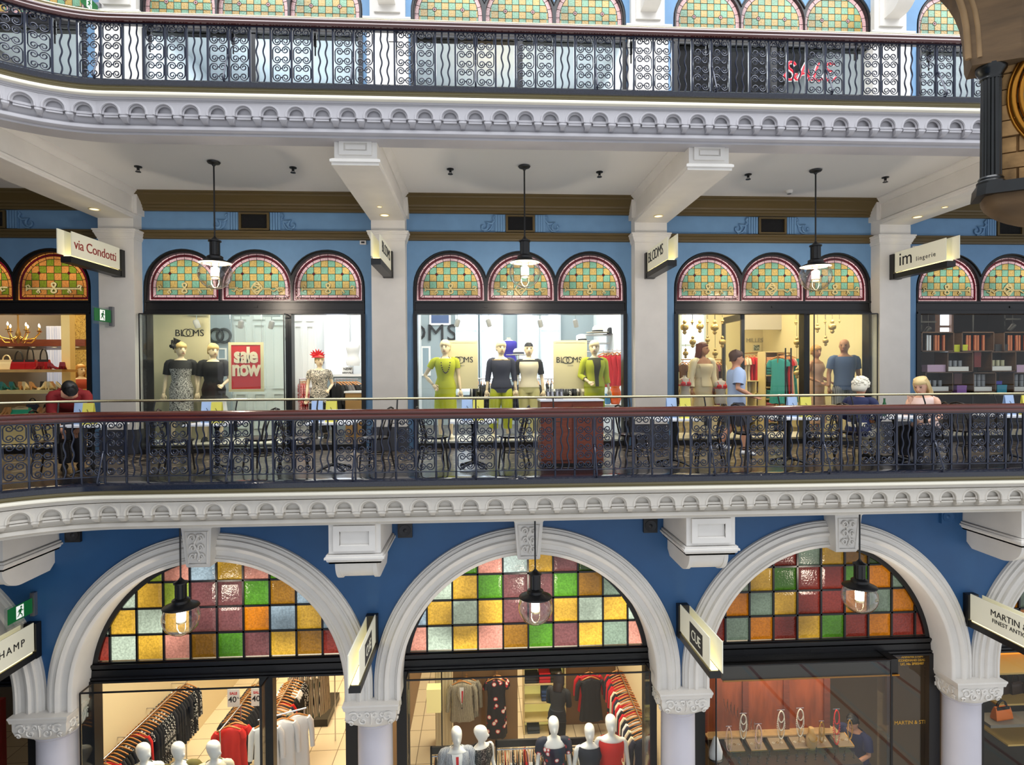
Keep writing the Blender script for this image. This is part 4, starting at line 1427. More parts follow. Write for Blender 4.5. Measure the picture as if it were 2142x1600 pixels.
# ------------------------------------------------------------------ figures
def remeshed(mb, voxel, smooth=3):
    me = mb.mesh('body_source', SKINW)
    o = bpy.data.objects.new('body_source', me)
    COL.objects.link(o)
    md = o.modifiers.new('r', 'REMESH')
    md.mode = 'VOXEL'
    md.voxel_size = voxel
    md.use_smooth_shade = True
    s = o.modifiers.new('s', 'SMOOTH')
    s.iterations = smooth
    s.factor = 0.5
    dg = bpy.context.evaluated_depsgraph_get()
    out = bpy.data.meshes.new_from_object(o.evaluated_get(dg))
    bpy.data.objects.remove(o)
    bpy.data.meshes.remove(me)
    return out


EYE = mat('dark_eye', (40, 30, 26), 0.3)
BROW = mat('brown_brow', (110, 80, 56), 0.7)
LIPS = mat('rose_lips', (176, 96, 84), 0.5)
SKINW = mat('mannequin_cream', (226, 204, 168), 0.45)
EGGW = mat('mannequin_white', (232, 230, 226), 0.3)
SKINP = mat('skin', (206, 150, 120), 0.55)
SKIND = mat('mannequin_tan', (170, 118, 84), 0.45)
ARMS = {'down': lambda s: ((s * .135, .015, .635), (s * .15, -.03, .49)),
        'hip': lambda s: ((s * .205, .03, .645), (s * .125, -.035, .55)),
        'bent': lambda s: ((s * .145, .02, .64), (s * .10, -.12, .575)),
        'fwd': lambda s: ((s * .13, -.04, .65), (s * .07, -.19, .60)),
        'back': lambda s: ((s * .15, .06, .65), (s * .17, .05, .51)),
        'reach': lambda s: ((s * .12, -.12, .74), (s * .06, -.26, .70)),
        'table': lambda s: ((s * .15, -.05, .64), (s * .05, -.17, .625)),
        'chin': lambda s: ((s * .13, -.10, .63), (s * .05, -.12, .80))}


def torso_rings(male, g=0.0, z0=.47, z1=.84, hem=None):
    if male:
        R = [(.47, .082, .06), (.52, .09, .066), (.57, .085, .06), (.62, .084, .058), (.68, .095, .062), (.74, .108, .07), (.79, .112, .064), (.815, .10, .052), (.83, .06, .045), (.842, .034, .036), (.875, .031, .035)]
    else:
        R = [(.47, .083, .06), (.53, .098, .068), (.58, .085, .06), (.625, .070, .052), (.68, .080, .058), (.735, .092, .070), (.785, .096, .060), (.81, .088, .05), (.828, .05, .04), (.84, .027, .029), (.875, .0255, .0285)]
    out = [(0, (-.012 if .70 < z < .76 and not male else 0), z, a + g, b + g) for z, a, b in R if z0 - 1e-6 <= z <= z1 + 1e-6]
    for (za, aa, ba), (zc, ac, bc) in zip(R, R[1:]):
        if za < z1 - .002 and zc > z1 + .002:
            k = (z1 - za) / (zc - za)
            out.append((0, 0, z1, aa + (ac - aa) * k + g, ba + (bc - ba) * k + g))
    return out


def front_strip(p, h, z0, z1, half, g, top_half=None):
    """narrow strip lying on the front of the torso, wider at the top"""
    b = MB()
    rr = torso_rings(p.male, g, z0, z1)
    vs, fs = [], []
    for i, (x, y, z, a, c) in enumerate(rr):
        t = i / (len(rr) - 1)
        hw = half + ((top_half or half) - half) * t
        for j in range(7):
            an = -PI / 2 + hw * (j - 3) / 3
            vs.append((a * math.cos(an) * h, (y + c * math.sin(an)) * h, z * h))
    for i in range(len(rr) - 1):
        for j in range(6): fs.append((i * 7 + j, i * 7 + j + 1, i * 7 + 8 + j, i * 7 + 7 + j))
    b.merge(MB().addf(vs, fs), upper_matrix(p, h))
    return b


def scaled(r, h): return [tuple(q * h for q in t) for t in r]


class Pose:
    def __init__(s, la='down', ra='down', male=False, legs='stand', lean=0.0, turn=0.0, tilt=0.0, seat=0.0, abstract=False):
        s.la, s.ra, s.male, s.legs, s.lean, s.turn, s.tilt, s.seat, s.abstract = la, ra, male, legs, lean, turn, tilt, seat, abstract
        k = 1.12 if male else 1.0
        s.arm = {}
        for sg, nm in ((-1, la), (1, ra)):
            e, w = ARMS[nm](sg)
            s.arm[sg] = ((sg * .108 * k, 0, .80), (e[0] * k, e[1], e[2]), (w[0] * k, w[1], w[2]))
        if legs == 'stand': s.leg = {sg: ((sg * .05, 0, .48), (sg * .052, -.008, .275), (sg * .052, .012, .045)) for sg in (-1, 1)}
        if legs == 'walk': s.leg = {-1: ((-.05, 0, .48), (-.05, -.075, .29), (-.05, -.06, .06)), 1: ((.05, 0, .48), (.05, .03, .28), (.05, .14, .10))}
        if legs == 'step': s.leg = {-1: ((-.05, 0, .48), (-.075, -.01, .275), (-.085, .0, .045)), 1: ((.05, 0, .48), (.06, -.03, .28), (.065, -.005, .045))}
        if legs == 'sit': s.leg = {sg: ((sg * .052, 0, .50), (sg * .06, -.26, .515), (sg * .055, -.25, .27)) for sg in (-1, 1)}


def upper_matrix(p, h):
    m = Matrix.Translation((0, 0, p.seat))
    if p.lean:
        c = Vector((0, 0, .5 * h))
        m = m @ Matrix.Translation(c) @ Matrix.Rotation(p.lean, 4, 'X') @ Matrix.Translation(-c)
    return m


def head_matrix(p, h):
    c = Vector((0, 0, .865 * h))
    return upper_matrix(p, h) @ Matrix.Translation(c) @ Matrix.Rotation(p.turn, 4, 'Z') @ Matrix.Rotation(p.tilt, 4, 'X') @ Matrix.Translation(-c)


def hand(b, w, e, sg, h, m):
    """palm and five fingers beyond the wrist"""
    w, e = Vector(w), Vector(e)
    d = (w - e).normalized()
    side = d.cross(Vector((0, 1, 0)))
    if side.length < 0.1: side = Vector((1, 0, 0))
    side.normalize()
    nrm = side.cross(d).normalized()
    hb = MB()
    L = .052 * h
    hb.tube([w - d * .008 * h, w + d * .02 * h, w + d * L], [.0125 * h, .02 * h, .019 * h], 8, flat=(tuple(nrm), .5))
    for k, ln in enumerate((.036, .043, .040, .031)):
        o = (k - 1.5) * .0098 * h
        p0 = w + d * L * .93 + side * o
        p1 = p0 + d * ln * .55 * h - nrm * .004 * h + side * o * .1
        p2 = p1 + d * ln * .42 * h - nrm * .012 * h
        hb.tube([p0, p1, p2], [.0054 * h, .005 * h, .004 * h], 6)
    t0 = w + d * .016 * h + side * (-sg) * .016 * h
    hb.tube([t0, t0 + d * .018 * h - side * sg * .012 * h, t0 + d * .038 * h - side * sg * .014 * h - nrm * .004 * h], [.0065 * h, .0058 * h, .0045 * h], 6)
    b.merge(hb, m)


def body(p, h, skin, bare_foot=True):
    b = MB()
    U, Hm = upper_matrix(p, h), head_matrix(p, h)
    b.merge(MB().loft(scaled(torso_rings(p.male, 0, .47, .88), h), 18), U)
    hd = MB()
    HR = [(.862, .018, .026, -.004), (.872, .033, .043, -.008), (.89, .0395, .053, -.006), (.915, .0435, .058, -.001), (.94, .0465, .061, .003), (.965, .045, .058, .005), (.985, .034, .044, .006), (.997, .016, .022, .006), (1.0, .004, .006, .006)]
    if p.abstract: HR = [(.855, .016, .024, -.004), (.872, .03, .042, -.010), (.89, .037, .051, -.008), (.915, .043, .058, -.002), (.94, .0465, .063, .004), (.965, .045, .061, .006), (.985, .035, .046, .007), (.997, .016, .022, .007), (1.0, .004, .006, .007)]
    hd.loft(scaled([(0, y, z, a, c) for z, a, c, y in HR], h), 20)
    hd.tube([(0, -.058 * h, .932 * h), (0, -.066 * h, .917 * h), (0, -.071 * h, .907 * h), (0, -.058 * h, .902 * h)], [.006 * h, .009 * h, .011 * h, .007 * h], 6)
    if not p.abstract:
        hd.tube([(-.012 * h, -.051 * h, .888 * h), (0, -.056 * h, .889 * h), (.012 * h, -.051 * h, .888 * h)], [.003 * h, .0055 * h, .003 * h], 6)
        for sg in (-1, 1):
            hd.ball((sg * .047 * h, .002 * h, .922 * h), .006 * h, .013 * h, .018 * h, 8, 5)
            hd.tube([(sg * .008 * h, -.056 * h, .938 * h), (sg * .03 * h, -.05 * h, .937 * h)], .004 * h, 5)
    b.merge(hd, Hm)
    k = 1.15 if p.male else 1.0
    for sg in (-1, 1):
        S, E, Wr = [Vector(q) * h for q in p.arm[sg]]
        b.merge(MB().tube([S + Vector((-sg * .03 * h, 0, .0)), S + Vector((-sg * .006 * h, 0, -.006 * h)), S * .85 + E * .15, (S + E) / 2, E, (E * .6 + Wr * .4), Wr], [.024 * h * k, .026 * h * k, .028 * h * k, .024 * h * k, .019 * h * k, .020 * h * k, .013 * h * k], 10), U)
        K = [Vector(q) * h for q in p.leg[sg]]
        if p.legs == 'sit': K = [q + Vector((0, 0, p.seat)) for q in K]
        if p.legs == 'sit': K[2].z = .05 * h
        b.tube([K[0], K[0] * .6 + K[1] * .4, K[1], K[1] * .68 + K[2] * .32 + Vector((0, .006 * h, 0)), K[2]], [.052 * h * k, .046 * h * k, .031 * h * k, .0305 * h * k, .019 * h * k], 12)
        A = K[2]
        if bare_foot: b.tube([A + Vector((0, .022 * h, -.025 * h)), A + Vector((0, -.01 * h, -.024 * h)), A + Vector((sg * .006 * h, -.06 * h, -.034 * h)), A + Vector((sg * .01 * h, -.095 * h, -.038 * h))], [.018 * h, .024 * h, .021 * h, .012 * h], 8)
    me = remeshed(b, 0.0085 * h)
    hb = MB()
    for sg in (-1, 1):
        S, E, Wr = [Vector(q) * h for q in p.arm[sg]]
        hand(hb, Wr, E, sg, h, U)
    hm = hb.mesh('hand_source', skin)
    bm = bmesh.new()
    bm.from_mesh(me)
    bm.from_mesh(hm)
    bm.to_mesh(me)
    bm.free()
    bpy.data.meshes.remove(hm)
    me.polygons.foreach_set('use_smooth', [True] * len(me.polygons))
    me.materials.clear()
    me.materials.append(skin)
    me.name = 'body'
    return me


def ripple(rings_mb, amp=0.0, k=9):
    return rings_mb


def garment_torso(p, h, hem, flare=0.0, g=.010, neck=.825, sleeve=None, swide=1.0, skirt_rx=None, folds=0.0):
    """close fitting upper garment from neck down to hem; sleeve = fraction of the arm covered (0..2)"""
    b = MB()
    U = upper_matrix(p, h)
    R = torso_rings(p.male, g, .47, neck)
    if hem > .47: R = [r for r in R if r[2] >= hem - .03]
    out = []
    if hem <= .47:
        n = 6
        for q in range(n, 0, -1):
            z = .47 + (hem - .47) * q / n
            t = q / n
            out.append((0, 0, z, .095 + g + (flare) * t, .07 + g * .6 + flare * .75 * t))
        R = [(x, y, z, max(a, .092 + g), max(c, .068 + g * .6)) if z < .5 else (x, y, z, a, c) for x, y, z, a, c in R]
    allr = scaled(out + R, h)
    N = 40 if folds else 20
    t = MB().loft(allr, N, cap=False)
    if folds:
        for i in range(len(out)):
            for j in range(N):
                x, y, z = t.v[i * N + j]
                f = 1 + folds * (1 - i / len(out)) * math.sin(j * 2 * PI * 10 / N)
                t.v[i * N + j] = (x * f, y * f, z)
    b.merge(t, U)
    if sleeve:
        k = (1.15 if p.male else 1.0) * swide
        for sg in (-1, 1):
            S, E, Wr = [Vector(q) * h for q in p.arm[sg]]
            st_ = S + Vector((-sg * .05 * h, 0, .002 * h))
            q1, q2 = S + Vector((-sg * .022 * h, 0, .003 * h)), S + Vector((-sg * .002 * h, 0, -.008 * h))
            S = S + (E - S) * .12
            gg = g * .55 * h
            if sleeve <= 1:
                en = S + (E - S) * sleeve
                pts, rr = [st_, q1, q2, S, (S + en) / 2, en], [.018 * h * k + gg, .021 * h * k + gg, .026 * h * k + gg, .029 * h * k + gg, .028 * h * k + gg, .027 * h * k + gg]
            else:
                en = E + (Wr - E) * (sleeve - 1)
                pts, rr = [st_, q1, q2, S, (S + E) / 2, E, en], [.018 * h * k + gg, .021 * h * k + gg, .026 * h * k + gg, .029 * h * k + gg, .026 * h * k + gg, .022 * h * k + gg, .019 * h * k + gg]
            b.merge(MB().tube(pts, rr, 12, cap=False), U)
    return b


def trousers(p, h, end, g=.009, top=.60, wide=1.0):
    b = MB()
    U = upper_matrix(p, h)
    b.merge(MB().loft(scaled(torso_rings(p.male, g + .002, .47, top), h), 20, cap=True), Matrix.Translation((0, 0, p.seat)))
    for sg in (-1, 1):
        K = [Vector(q) * h for q in p.leg[sg]]
        if p.legs == 'sit': K = [q + Vector((0, 0, p.seat)) for q in K]; K[2].z = .05 * h
        L1, L2 = K[1], K[2]
        kk = wide
        if end <= 1:
            en = K[0] + (L1 - K[0]) * end
            pts, rr = [K[0] + Vector((0, 0, .03 * h)), K[0], (K[0] + en) / 2, en], [.05 * h, .056 * h, .054 * h * kk, .054 * h * kk]
        else:
            en = L1 + (L2 - L1) * (end - 1)
            pts, rr = [K[0] + Vector((0, 0, .03 * h)), K[0], (K[0] + L1) / 2, L1, (L1 + en) / 2, en], [.05 * h, .056 * h, .05 * h * kk, .040 * h * kk, .037 * h * kk, .032 * h * kk]
        b.tube(pts, [r + g * h for r in rr], 14, cap=True)
    return b


def hair_cap(p, h, style='short', g=.006):
    b = MB()
    Hm = head_matrix(p, h)
    N = 24
    if style == 'short':
        secs = [(.895, .044, .028, .034), (.91, .0505, .036, .024), (.925, .053, .046, .016), (.945, .0545, .063, .006), (.965, .053, .067, .002), (.985, .041, .052, .004), (1.0, .022, .03, .005), (1.006, .004, .006, .005)]
    elif style == 'curly':
        secs = [(.88, .05, .04, .035), (.90, .062, .055, .028), (.925, .068, .06, .024), (.95, .070, .074, .008), (.975, .066, .074, .004), (1.0, .052, .058, .004), (1.018, .028, .032, .004), (1.022, .004, .006, .004)]
    else:
        secs = [(.80, .055, .024, .062), (.84, .060, .030, .055), (.88, .058, .036, .042), (.91, .054, .042, .032), (.935, .054, .052, .02), (.96, .053, .064, .006), (.985, .044, .054, .004), (1.002, .022, .03, .005), (1.008, .004, .006, .005)]
    hm = MB().loft(scaled([(0, y, z, a, c) for z, a, c, y in secs], h), N)
    rnd = random.Random(3)
    if style == 'curly':
        for q in range(90):
            a, e = rnd.uniform(0, 2 * PI), rnd.uniform(-0.4, 1.4)
            x, y, z = .066 * math.cos(a) * math.cos(e), .008 + .07 * math.sin(a) * math.cos(e), .955 + .062 * math.sin(e)
            if y < -.03 and z < .95: continue
            hm.ball((x * h, y * h, z * h), .014 * h, n=7, k=5)
    elif style == 'long':
        for q in range(26):
            a = -0.25 + (PI + .5) * q / 25
            x, y = .052 * math.cos(a), .012 + .05 * math.sin(a)
            hm.tube([(x * h * .8, y * h, .985 * h), (x * h * 1.05, y * h * 1.05, .94 * h), (x * h * 1.15, (y * 1.0 + .006) * h, .88 * h), (x * h * (1.0 + rnd.uniform(-.1, .1)), (y + .012) * h, (.815 + rnd.uniform(-.01, .02)) * h)], [.010 * h, .011 * h, .010 * h, .004 * h], 5)
    else:
        for q in range(16):
            a = PI * .95 + PI * 1.1 * q / 15
            hm.tube([(0.02 * h * math.cos(a), .01 * h, 1.002 * h), (.040 * h * math.cos(a), (.05 * math.sin(a)) * h, .978 * h), (.0465 * h * math.cos(a), (.058 * math.sin(a)) * h, .957 * h)], [.008 * h, .009 * h, .004 * h], 5)
    b.merge(hm, Hm)
    return b


BODIES = {}


def figure(name, x, y, z, rotz, h, label, cat, skin, pose, parts, group=None, foot=True):
    t = thing(name, (x, y, z), label, cat, group, rotz)
    key = (tuple(sorted((k, str(v)) for k, v in pose.__dict__.items() if not isinstance(v, dict))), h, skin.name, foot)
    if key not in BODIES: BODIES[key] = body(pose, h, skin, foot)
    put('body', BODIES[key], t)
    for nm, mb, m in parts:
        if isinstance(mb, list):
            for q in mb: q.build(nm, m, t, 70)
        else: mb.build(nm, m, t, 70)
    if not pose.abstract:
        Hm = head_matrix(pose, h)
        for sg in (-1, 1):
            MB().merge(MB().ball((sg * .019 * h, -.0535 * h, .932 * h), .0075 * h, .005 * h, .0045 * h, 8, 5), Hm).build('eye', EYE, t, 60)
            MB().merge(MB().tube([(sg * .009 * h, -.0575 * h, .9415 * h), (sg * .02 * h, -.0565 * h, .9435 * h), (sg * .03 * h, -.050 * h, .9405 * h)], .0022 * h, 5), Hm).build('eyebrow', BROW, t, 60)
        MB().merge(MB().tube([(-.014 * h, -.0515 * h, .8875 * h), (0, -.0585 * h, .889 * h), (.014 * h, -.0515 * h, .8875 * h)], [.002 * h, .0045 * h, .002 * h], 6), Hm).build('lips', LIPS, t, 60)
    return t


def stand_base(h=0.0):
    return MB().lathe([(0.17, 0.0), (0.17, 0.012), (0.16, 0.016), (0.012, 0.018)], (0, 0.05, 0), 24)


def shoes(p, h):
    out = []
    for sg in (-1, 1):
        b = MB()
        out.append(b)
        A = Vector(p.leg[sg][2]) * h
        if p.legs == 'sit': A.z = .05 * h
        b.tube([A + Vector((0, .03 * h, -.022 * h)), A + Vector((0, -.01 * h, -.02 * h)), A + Vector((sg * .006 * h, -.065 * h, -.032 * h)), A + Vector((sg * .01 * h, -.105 * h, -.036 * h))], [.02 * h, .027 * h, .024 * h, .013 * h], 10)
    return out


def garm_mesh(kind, L=0.72, w=0.2):
    """a garment hanging from a wooden hanger; hook at the origin, shoulders along x"""
    b = MB()
    N = 28
    if kind in ('top', 'dress', 'tank'):
        secs = [(-.085, .055, .025), (-.10, .11, .032), (-.13, w * .95, .036), (-.20, w * .92, .042), (-.30, w * .86, .044), (-.42, w * .8, .045)]
        hem = -.12 - L
        secs += [(-.42 + (hem + .42) * q / 3, w * (.8 + .22 * q / 3), .045 + .006 * q) for q in (1, 2, 3)]
    elif kind == 'coat':
        secs = [(-.08, .06, .03), (-.10, .12, .04), (-.13, w, .055), (-.22, w * 1.0, .06), (-.40, w * .9, .06), (-.12 - L, w * 1.05, .065)]
    else:  # trousers folded over the bar
        secs = [(-.13, w * .8, .018), (-.2, w * .8, .022), (-.12 - L, w * .75, .024)]
    t = MB().loft([(0, 0, z, a, c) for z, a, c in secs], N, cap=True)
    for i in range(len(secs)):
        f = min(1, i / 4)
        for j in range(N):
            x, y, z = t.v[i * N + j]
            t.v[i * N + j] = (x, y + .012 * f * math.sin(x * 55 + i * .4) + (0), z + .01 * f * math.sin(x * 40))
    b.merge(t)
    if kind in ('top', 'coat'):
        ln = .52 if kind == 'coat' else .4
        for sg in (-1, 1):
            b.tube([(sg * w * .88, 0, -.13), (sg * w * 1.12, 0, -.22), (sg * w * 1.2, .01, -.13 - ln * .6), (sg * w * 1.24, .0, -.13 - ln)], [.045, .05, .045, .04], 10)
    if kind == 'dress':
        for sg in (-1, 1): b.tube([(sg * w * .85, 0, -.13), (sg * w * 1.05, 0, -.2), (sg * w * 1.08, 0, -.26)], [.045, .05, .05], 10)
    return b


HANG = MB()
HANG.tube([(-.19, 0, -.115), (-.13, 0, -.085), (-.05, 0, -.05), (0, 0, -.04), (.05, 0, -.05), (.13, 0, -.085), (.19, 0, -.115)], [.010, .013, .013, .013, .013, .013, .010], 6)
HANG.tube([(0, 0, -.04), (0, 0, 0.0), (.016, 0, .018), (0.0, 0, .032), (-.014, 0, .02)], .0035, 5)
WOODH = mat('hanger_wood', (190, 128, 62), 0.4)
HANGM = HANG.mesh('hanger', WOODH, 60)
GARM = {}


def garment(kind, m, loc, rotz, label, group, name=None, L=0.72, w=0.2, thin=1.0):
    key = (kind, m.name, L, w)
    if key not in GARM: GARM[key] = garm_mesh(kind, L, w).mesh('garment', m, 60)
    t = put(name or {'top': 'hanging_blouse', 'tank': 'hanging_blouse', 'dress': 'hanging_dress', 'coat': 'hanging_jacket', 'pants': 'hanging_trousers'}[kind], GARM[key], None, loc, label, 'garment', group, None, rotz)
    put('hanger', HANGM, t)
    t.scale = (1, thin, 1)
    return t
# ------------------------------------------------------------------ shop rooms of the middle gallery
SWALL = mat('shop_wall_white', (226, 230, 232), 0.6)
SGREY = mat('shop_wall_grey_blue', (150, 164, 170), 0.6)
SCREAM = mat('shop_wall_cream', (226, 212, 164), 0.6)
SDARK = mat('shop_wall_charcoal', (40, 36, 36), 0.5)
DAY = mat('daylit_window_pane', (232, 240, 255), 0.4, emit=1.5, ecol=(226, 238, 255))
GOLDW = pat_mat('gold_damask_paper', [(150, 118, 50), (196, 166, 88), (110, 82, 30)], 'noise', 9, 0.6, [0.46, 0.58], dist=3, soft=0.05)
WOOD = mat('light_oak', (186, 150, 100), 0.45, var=0.2, scale=6, stretch=(1, 1, 8))
WOODR = mat('red_brown_timber', (112, 52, 32), 0.35, var=0.25, scale=6, stretch=(1, 1, 8))
WH = mat('white_lacquer', (232, 232, 230), 0.35)
DIV = [-5.4] + [(BAYS[i][1] + BAYS[i + 1][0]) / 2 for i in range(4)] + [20.6]
DIV[1] = -.36
BACK = [GOLDW, SWALL, SGREY, SCREAM, SDARK]
SIDE = [GOLDW, SWALL, SWALL, SCREAM, SDARK]
SHN = ('shoe shop at the left edge', 'hat and dress shop on the left', 'dress shop in the middle', 'lingerie shop', 'tea shop at the right edge')
for i in range(5):
    xa, xb = DIV[i], DIV[i + 1]
    MB().box(xa + 0.06, xb - 0.06, 5.2, 5.4, 0, 4.55).build('wall_back', BACK[i], label='back wall of the ' + SHN[i], cat='wall', kind='structure')
    for sx, nm in ((xa + 0.03, 'left'), (xb - 0.09, 'right')):
        MB().box(sx, sx + 0.06, 0.46, 5.2, 0, 4.55).build('wall_' + nm, SIDE[i], label='%s side wall of the %s' % (nm, SHN[i]), cat='wall', kind='structure')
    x0, x1 = BAYS[i]
    w = WIN[(0, i)]
    # glass and the low display floor
    ms = [x0 + 0.075] + MULL[i] + [x1 - 0.075]
    for q in range(len(ms) - 1):
        if i == 1 and q == 1: continue      # the open doorway
        MB().box(ms[q], ms[q + 1], 0.33, 0.342, 0.09, 2.44).build('glass_pane', GLASS, w)
    MB().box(x0, x1 if i != 1 else MULL[1][0], 0.45, 1.5, 0.0, 0.10).build('floor', mat('display_floor', (196, 190, 176), 0.4), label='raised pale display floor in the %s' % SHN[i], cat='display floor', kind='structure')
LP_ = [(1.0, 0.80, 0.52), (1.0, 0.96, 0.88), (1.0, 0.97, 0.9), (1.0, 0.86, 0.62), (1.0, 0.85, 0.7)]
for i, pw in enumerate((300, 220, 250, 210, 120)):
    xc = (BAYS[i][0] + BAYS[i][1]) / 2
    area('shop_ceiling_light', (xc, 2.6, 4.5), (0, 0, 0), 3.4, 3.6, pw, LP_[i])
for i, pw in enumerate((10, 26, 30, 20, 8)):
    xc = (BAYS[i][0] + BAYS[i][1]) / 2
    area('window_display_fill', (xc, 0.50, 2.56), (math.radians(32), 0, 0), 3.3, 0.12, pw * 1.5, (1.0, 0.9, 0.66))  # unseen strip added behind the transom to brighten the window goods
# protruding glass show cases
for (i, xa, xb, nm) in ((1, X(292, 760, 0.0), MULL[1][0], 'the sale poster window'), (3, MULL[3][0], X(1834, 760, 0.02), 'the mannequins in the lingerie shop window')):
    t = thing('glass_showcase', (0, 0, 0), 'shallow frameless glass show case standing proud of ' + nm, 'show case', kind='structure')
    y0, y1, zt = 0.0, 0.24, 2.42
    MB().box(xa, xb, y0, y0 + 0.008, 0.06, zt).build('glass_pane', GLASS, t)
    for xx in (xa, xb): MB().box(xx - 0.004, xx + 0.004, y0, y1, 0.06, zt).build('glass_pane', GLASS, t)
    e = MB()
    for xx in (xa, xb):
        e.box(xx - 0.008, xx + 0.008, y0 - 0.006, y0 + 0.010, 0.06, zt)
    e.box(xa, xb, y0 - 0.006, y0 + 0.010, zt - 0.008, zt + 0.008)
    e.box(xa, xb, y0 - 0.006, y1 + 0.05, 0.0, 0.07)
    for xx in (xa, xb): e.box(xx - 0.007, xx + 0.007, y0, y1, zt - 0.007, zt + 0.007)
    e.build('edge_trim', BLACK, t)


def day_window(xc, w, z0, z1, y, label, fm=None, panes=2):
    t = thing('window_%d' % (20 + day_window.n), (xc, y, 0), label, 'window', kind='structure')
    day_window.n += 1
    MB().box(-w / 2, w / 2, 0.0, 0.02, z0, z1).build('pane', DAY, t)
    b = MB().plate([(-w / 2 - 0.055, z0 - 0.1), (w / 2 + 0.055, z0 - 0.1), (w / 2 + 0.055, z1 + 0.12), (-w / 2 - 0.055, z1 + 0.12)], [[(-w / 2, z0), (w / 2, z0), (w / 2, z1), (-w / 2, z1)]], -0.09, 0.02)
    b.box(-w / 2, w / 2, -0.03, 0.02, (z0 + z1) / 2 - 0.03, (z0 + z1) / 2 + 0.03)
    b.build('window_frame', fm or mat('pale_blue_frame', (196, 212, 222), 0.5), t)


day_window.n = 0
for u0, u1, lab in ((957, 996, 'first'), (1008, 1048, 'second'), (1086, 1124, 'third'), (1132, 1168, 'fourth')):
    xa, xb = X(u0, 700, 5.15), X(u1, 700, 5.15)
    day_window((xa + xb) / 2, xb - xa, 0.9, 4.1, 5.15, 'tall bright window at the back of the middle shop, %s from the left' % lab)
xa, xb = X(684, 700, 5.15), X(728, 700, 5.15)
day_window((xa + xb) / 2, xb - xa, 1.0, 4.0, 5.15, 'bright white window seen through the open doorway left of the middle pillar', mat('white_frame', (228, 230, 232), 0.5))
xa, xb = X(1424, 700, 5.15), X(1470, 700, 5.15)
day_window((xa + xb) / 2, xb - xa, 1.2, 3.0, 5.15, 'bright window behind the cream nightgown in the lingerie shop')
xa, xb = X(1961, 700, 5.15), X(1985, 700, 5.15)
day_window((xa + xb) / 2, xb - xa, 1.6, 3.6, 5.15, 'narrow bright window at the back of the dark tea shop', mat('mushroom_frame', (150, 122, 108), 0.5))
xa, xb = X(40, 760, 4.6), X(135, 760, 4.6)
CURT = mat('net_curtain', (186, 190, 206), 0.7, emit=0.25)  # cloth glows faintly by itself, light put into the material
b = MB()
n = 60
vs, fs = [], []
for j in range(n + 1):
    x = xa + (xb - xa) * j / n
    yy = 4.6 + 0.03 * math.sin(j * 1.9)
    vs += [(x, yy, 0.8), (x, yy, 2.6)]
for j in range(n): fs.append((2 * j, 2 * j + 1, 2 * j + 3, 2 * j + 2))
b.addf(vs, fs).build('curtain', CURT, label='pale gathered net curtain at the back of the shoe shop', cat='curtain')

# panelled walls in the left dress shop
def panel_wall(u0, u1, y, z1, m, label, n=3, rows=((0.15, 0.95), (1.05, 2.5), (2.6, 3.6))):
    xa, xb = X(u0, 760, y), X(u1, 760, y)
    b = MB().box(xa, xb, y, y + 0.08, 0.0, z1)
    pw = (xb - xa) / n
    for q in range(n):
        for z0_, z1_ in rows:
            px0, px1 = xa + q * pw + pw * 0.18, xa + (q + 1) * pw - pw * 0.18
            b.plate([(px0, z0_), (px1, z0_), (px1, z1_), (px0, z1_)], [[(px0 + 0.03, z0_ + 0.03), (px1 - 0.03, z0_ + 0.03), (px1 - 0.03, z1_ - 0.03), (px0 + 0.03, z1_ - 0.03)]], y - 0.025, y)
    return b.build('wall_panel', m, label=label, cat='wall panel', kind='structure')


PANW = mat('panel_grey_white', (206, 216, 214), 0.5)
panel_wall(484, 603, 3.0, 4.4, PANW, 'pale grey panelled partition behind the sale poster')
panel_wall(612, 662, 3.4, 4.4, mat('panel_white', (226, 230, 230), 0.5), 'white panelled partition seen through the open doorway', 2)
b = MB().box(max(DIV[1] + .1, X(319, 760, 1.3)), X(438, 760, 1.3), 1.3, 1.36, 0.1, 3.4)
wp = b.build('display_board', mat('warm_grey_panel', (196, 186, 152), 0.6), label='plain warm grey display panel lettered BLOOMS behind two mannequins', cat='display panel')
lettering('lettering', 'BL', 0.185, (X(376, 697, 1.29), 1.295, Z(376, 697, 1.29)), INK, wp, extrude=0.004)
for du in (389.5, 397.5):
    p = at(du, 696, 1.29)
    MB().tube([(p.x + 0.072 * math.cos(q * PI / 12), 1.295, p.z + 0.072 * math.sin(q * PI / 12)) for q in range(24)], 0.008, 5, closed=True).build('lettering', INK, wp)
lettering('lettering', 'MS', 0.185, (X(414, 697, 1.29), 1.295, Z(414, 697, 1.29)), INK, wp, extrude=0.004)
gw = MB().box(X(430, 760, 2.85), X(482, 760, 2.85), 2.85, 2.93, 0, 4.4).build('display_board', SGREY, label='grey blue wall with two large dark rings behind the sale poster', cat='display panel')
for u in (452, 468):
    p = at(u, 702, 2.83)
    MB().tube([(p.x + 0.145 * math.cos(q * PI / 14), 2.83, p.z + 0.145 * math.sin(q * PI / 14)) for q in range(28)], 0.03, 6, closed=True).build('ring_letter', mat('dark_bronze', (50, 56, 54), 0.4), gw, 60)
p = at(905, 697, 5.1)
gw = thing('wall_lettering', (p.x, 5.18, p.z), 'large dark letters OMS on the grey back wall of the middle shop', 'lettering')
lettering('letter', 'O', 0.62, (-0.42, 0, 0), INK, gw, extrude=0.03)
lettering('letter', 'M', 0.62, (0.08, 0, 0), INK, gw, extrude=0.03)
lettering('letter', 'S', 0.62, (0.50, 0, 0), INK, gw, extrude=0.03)


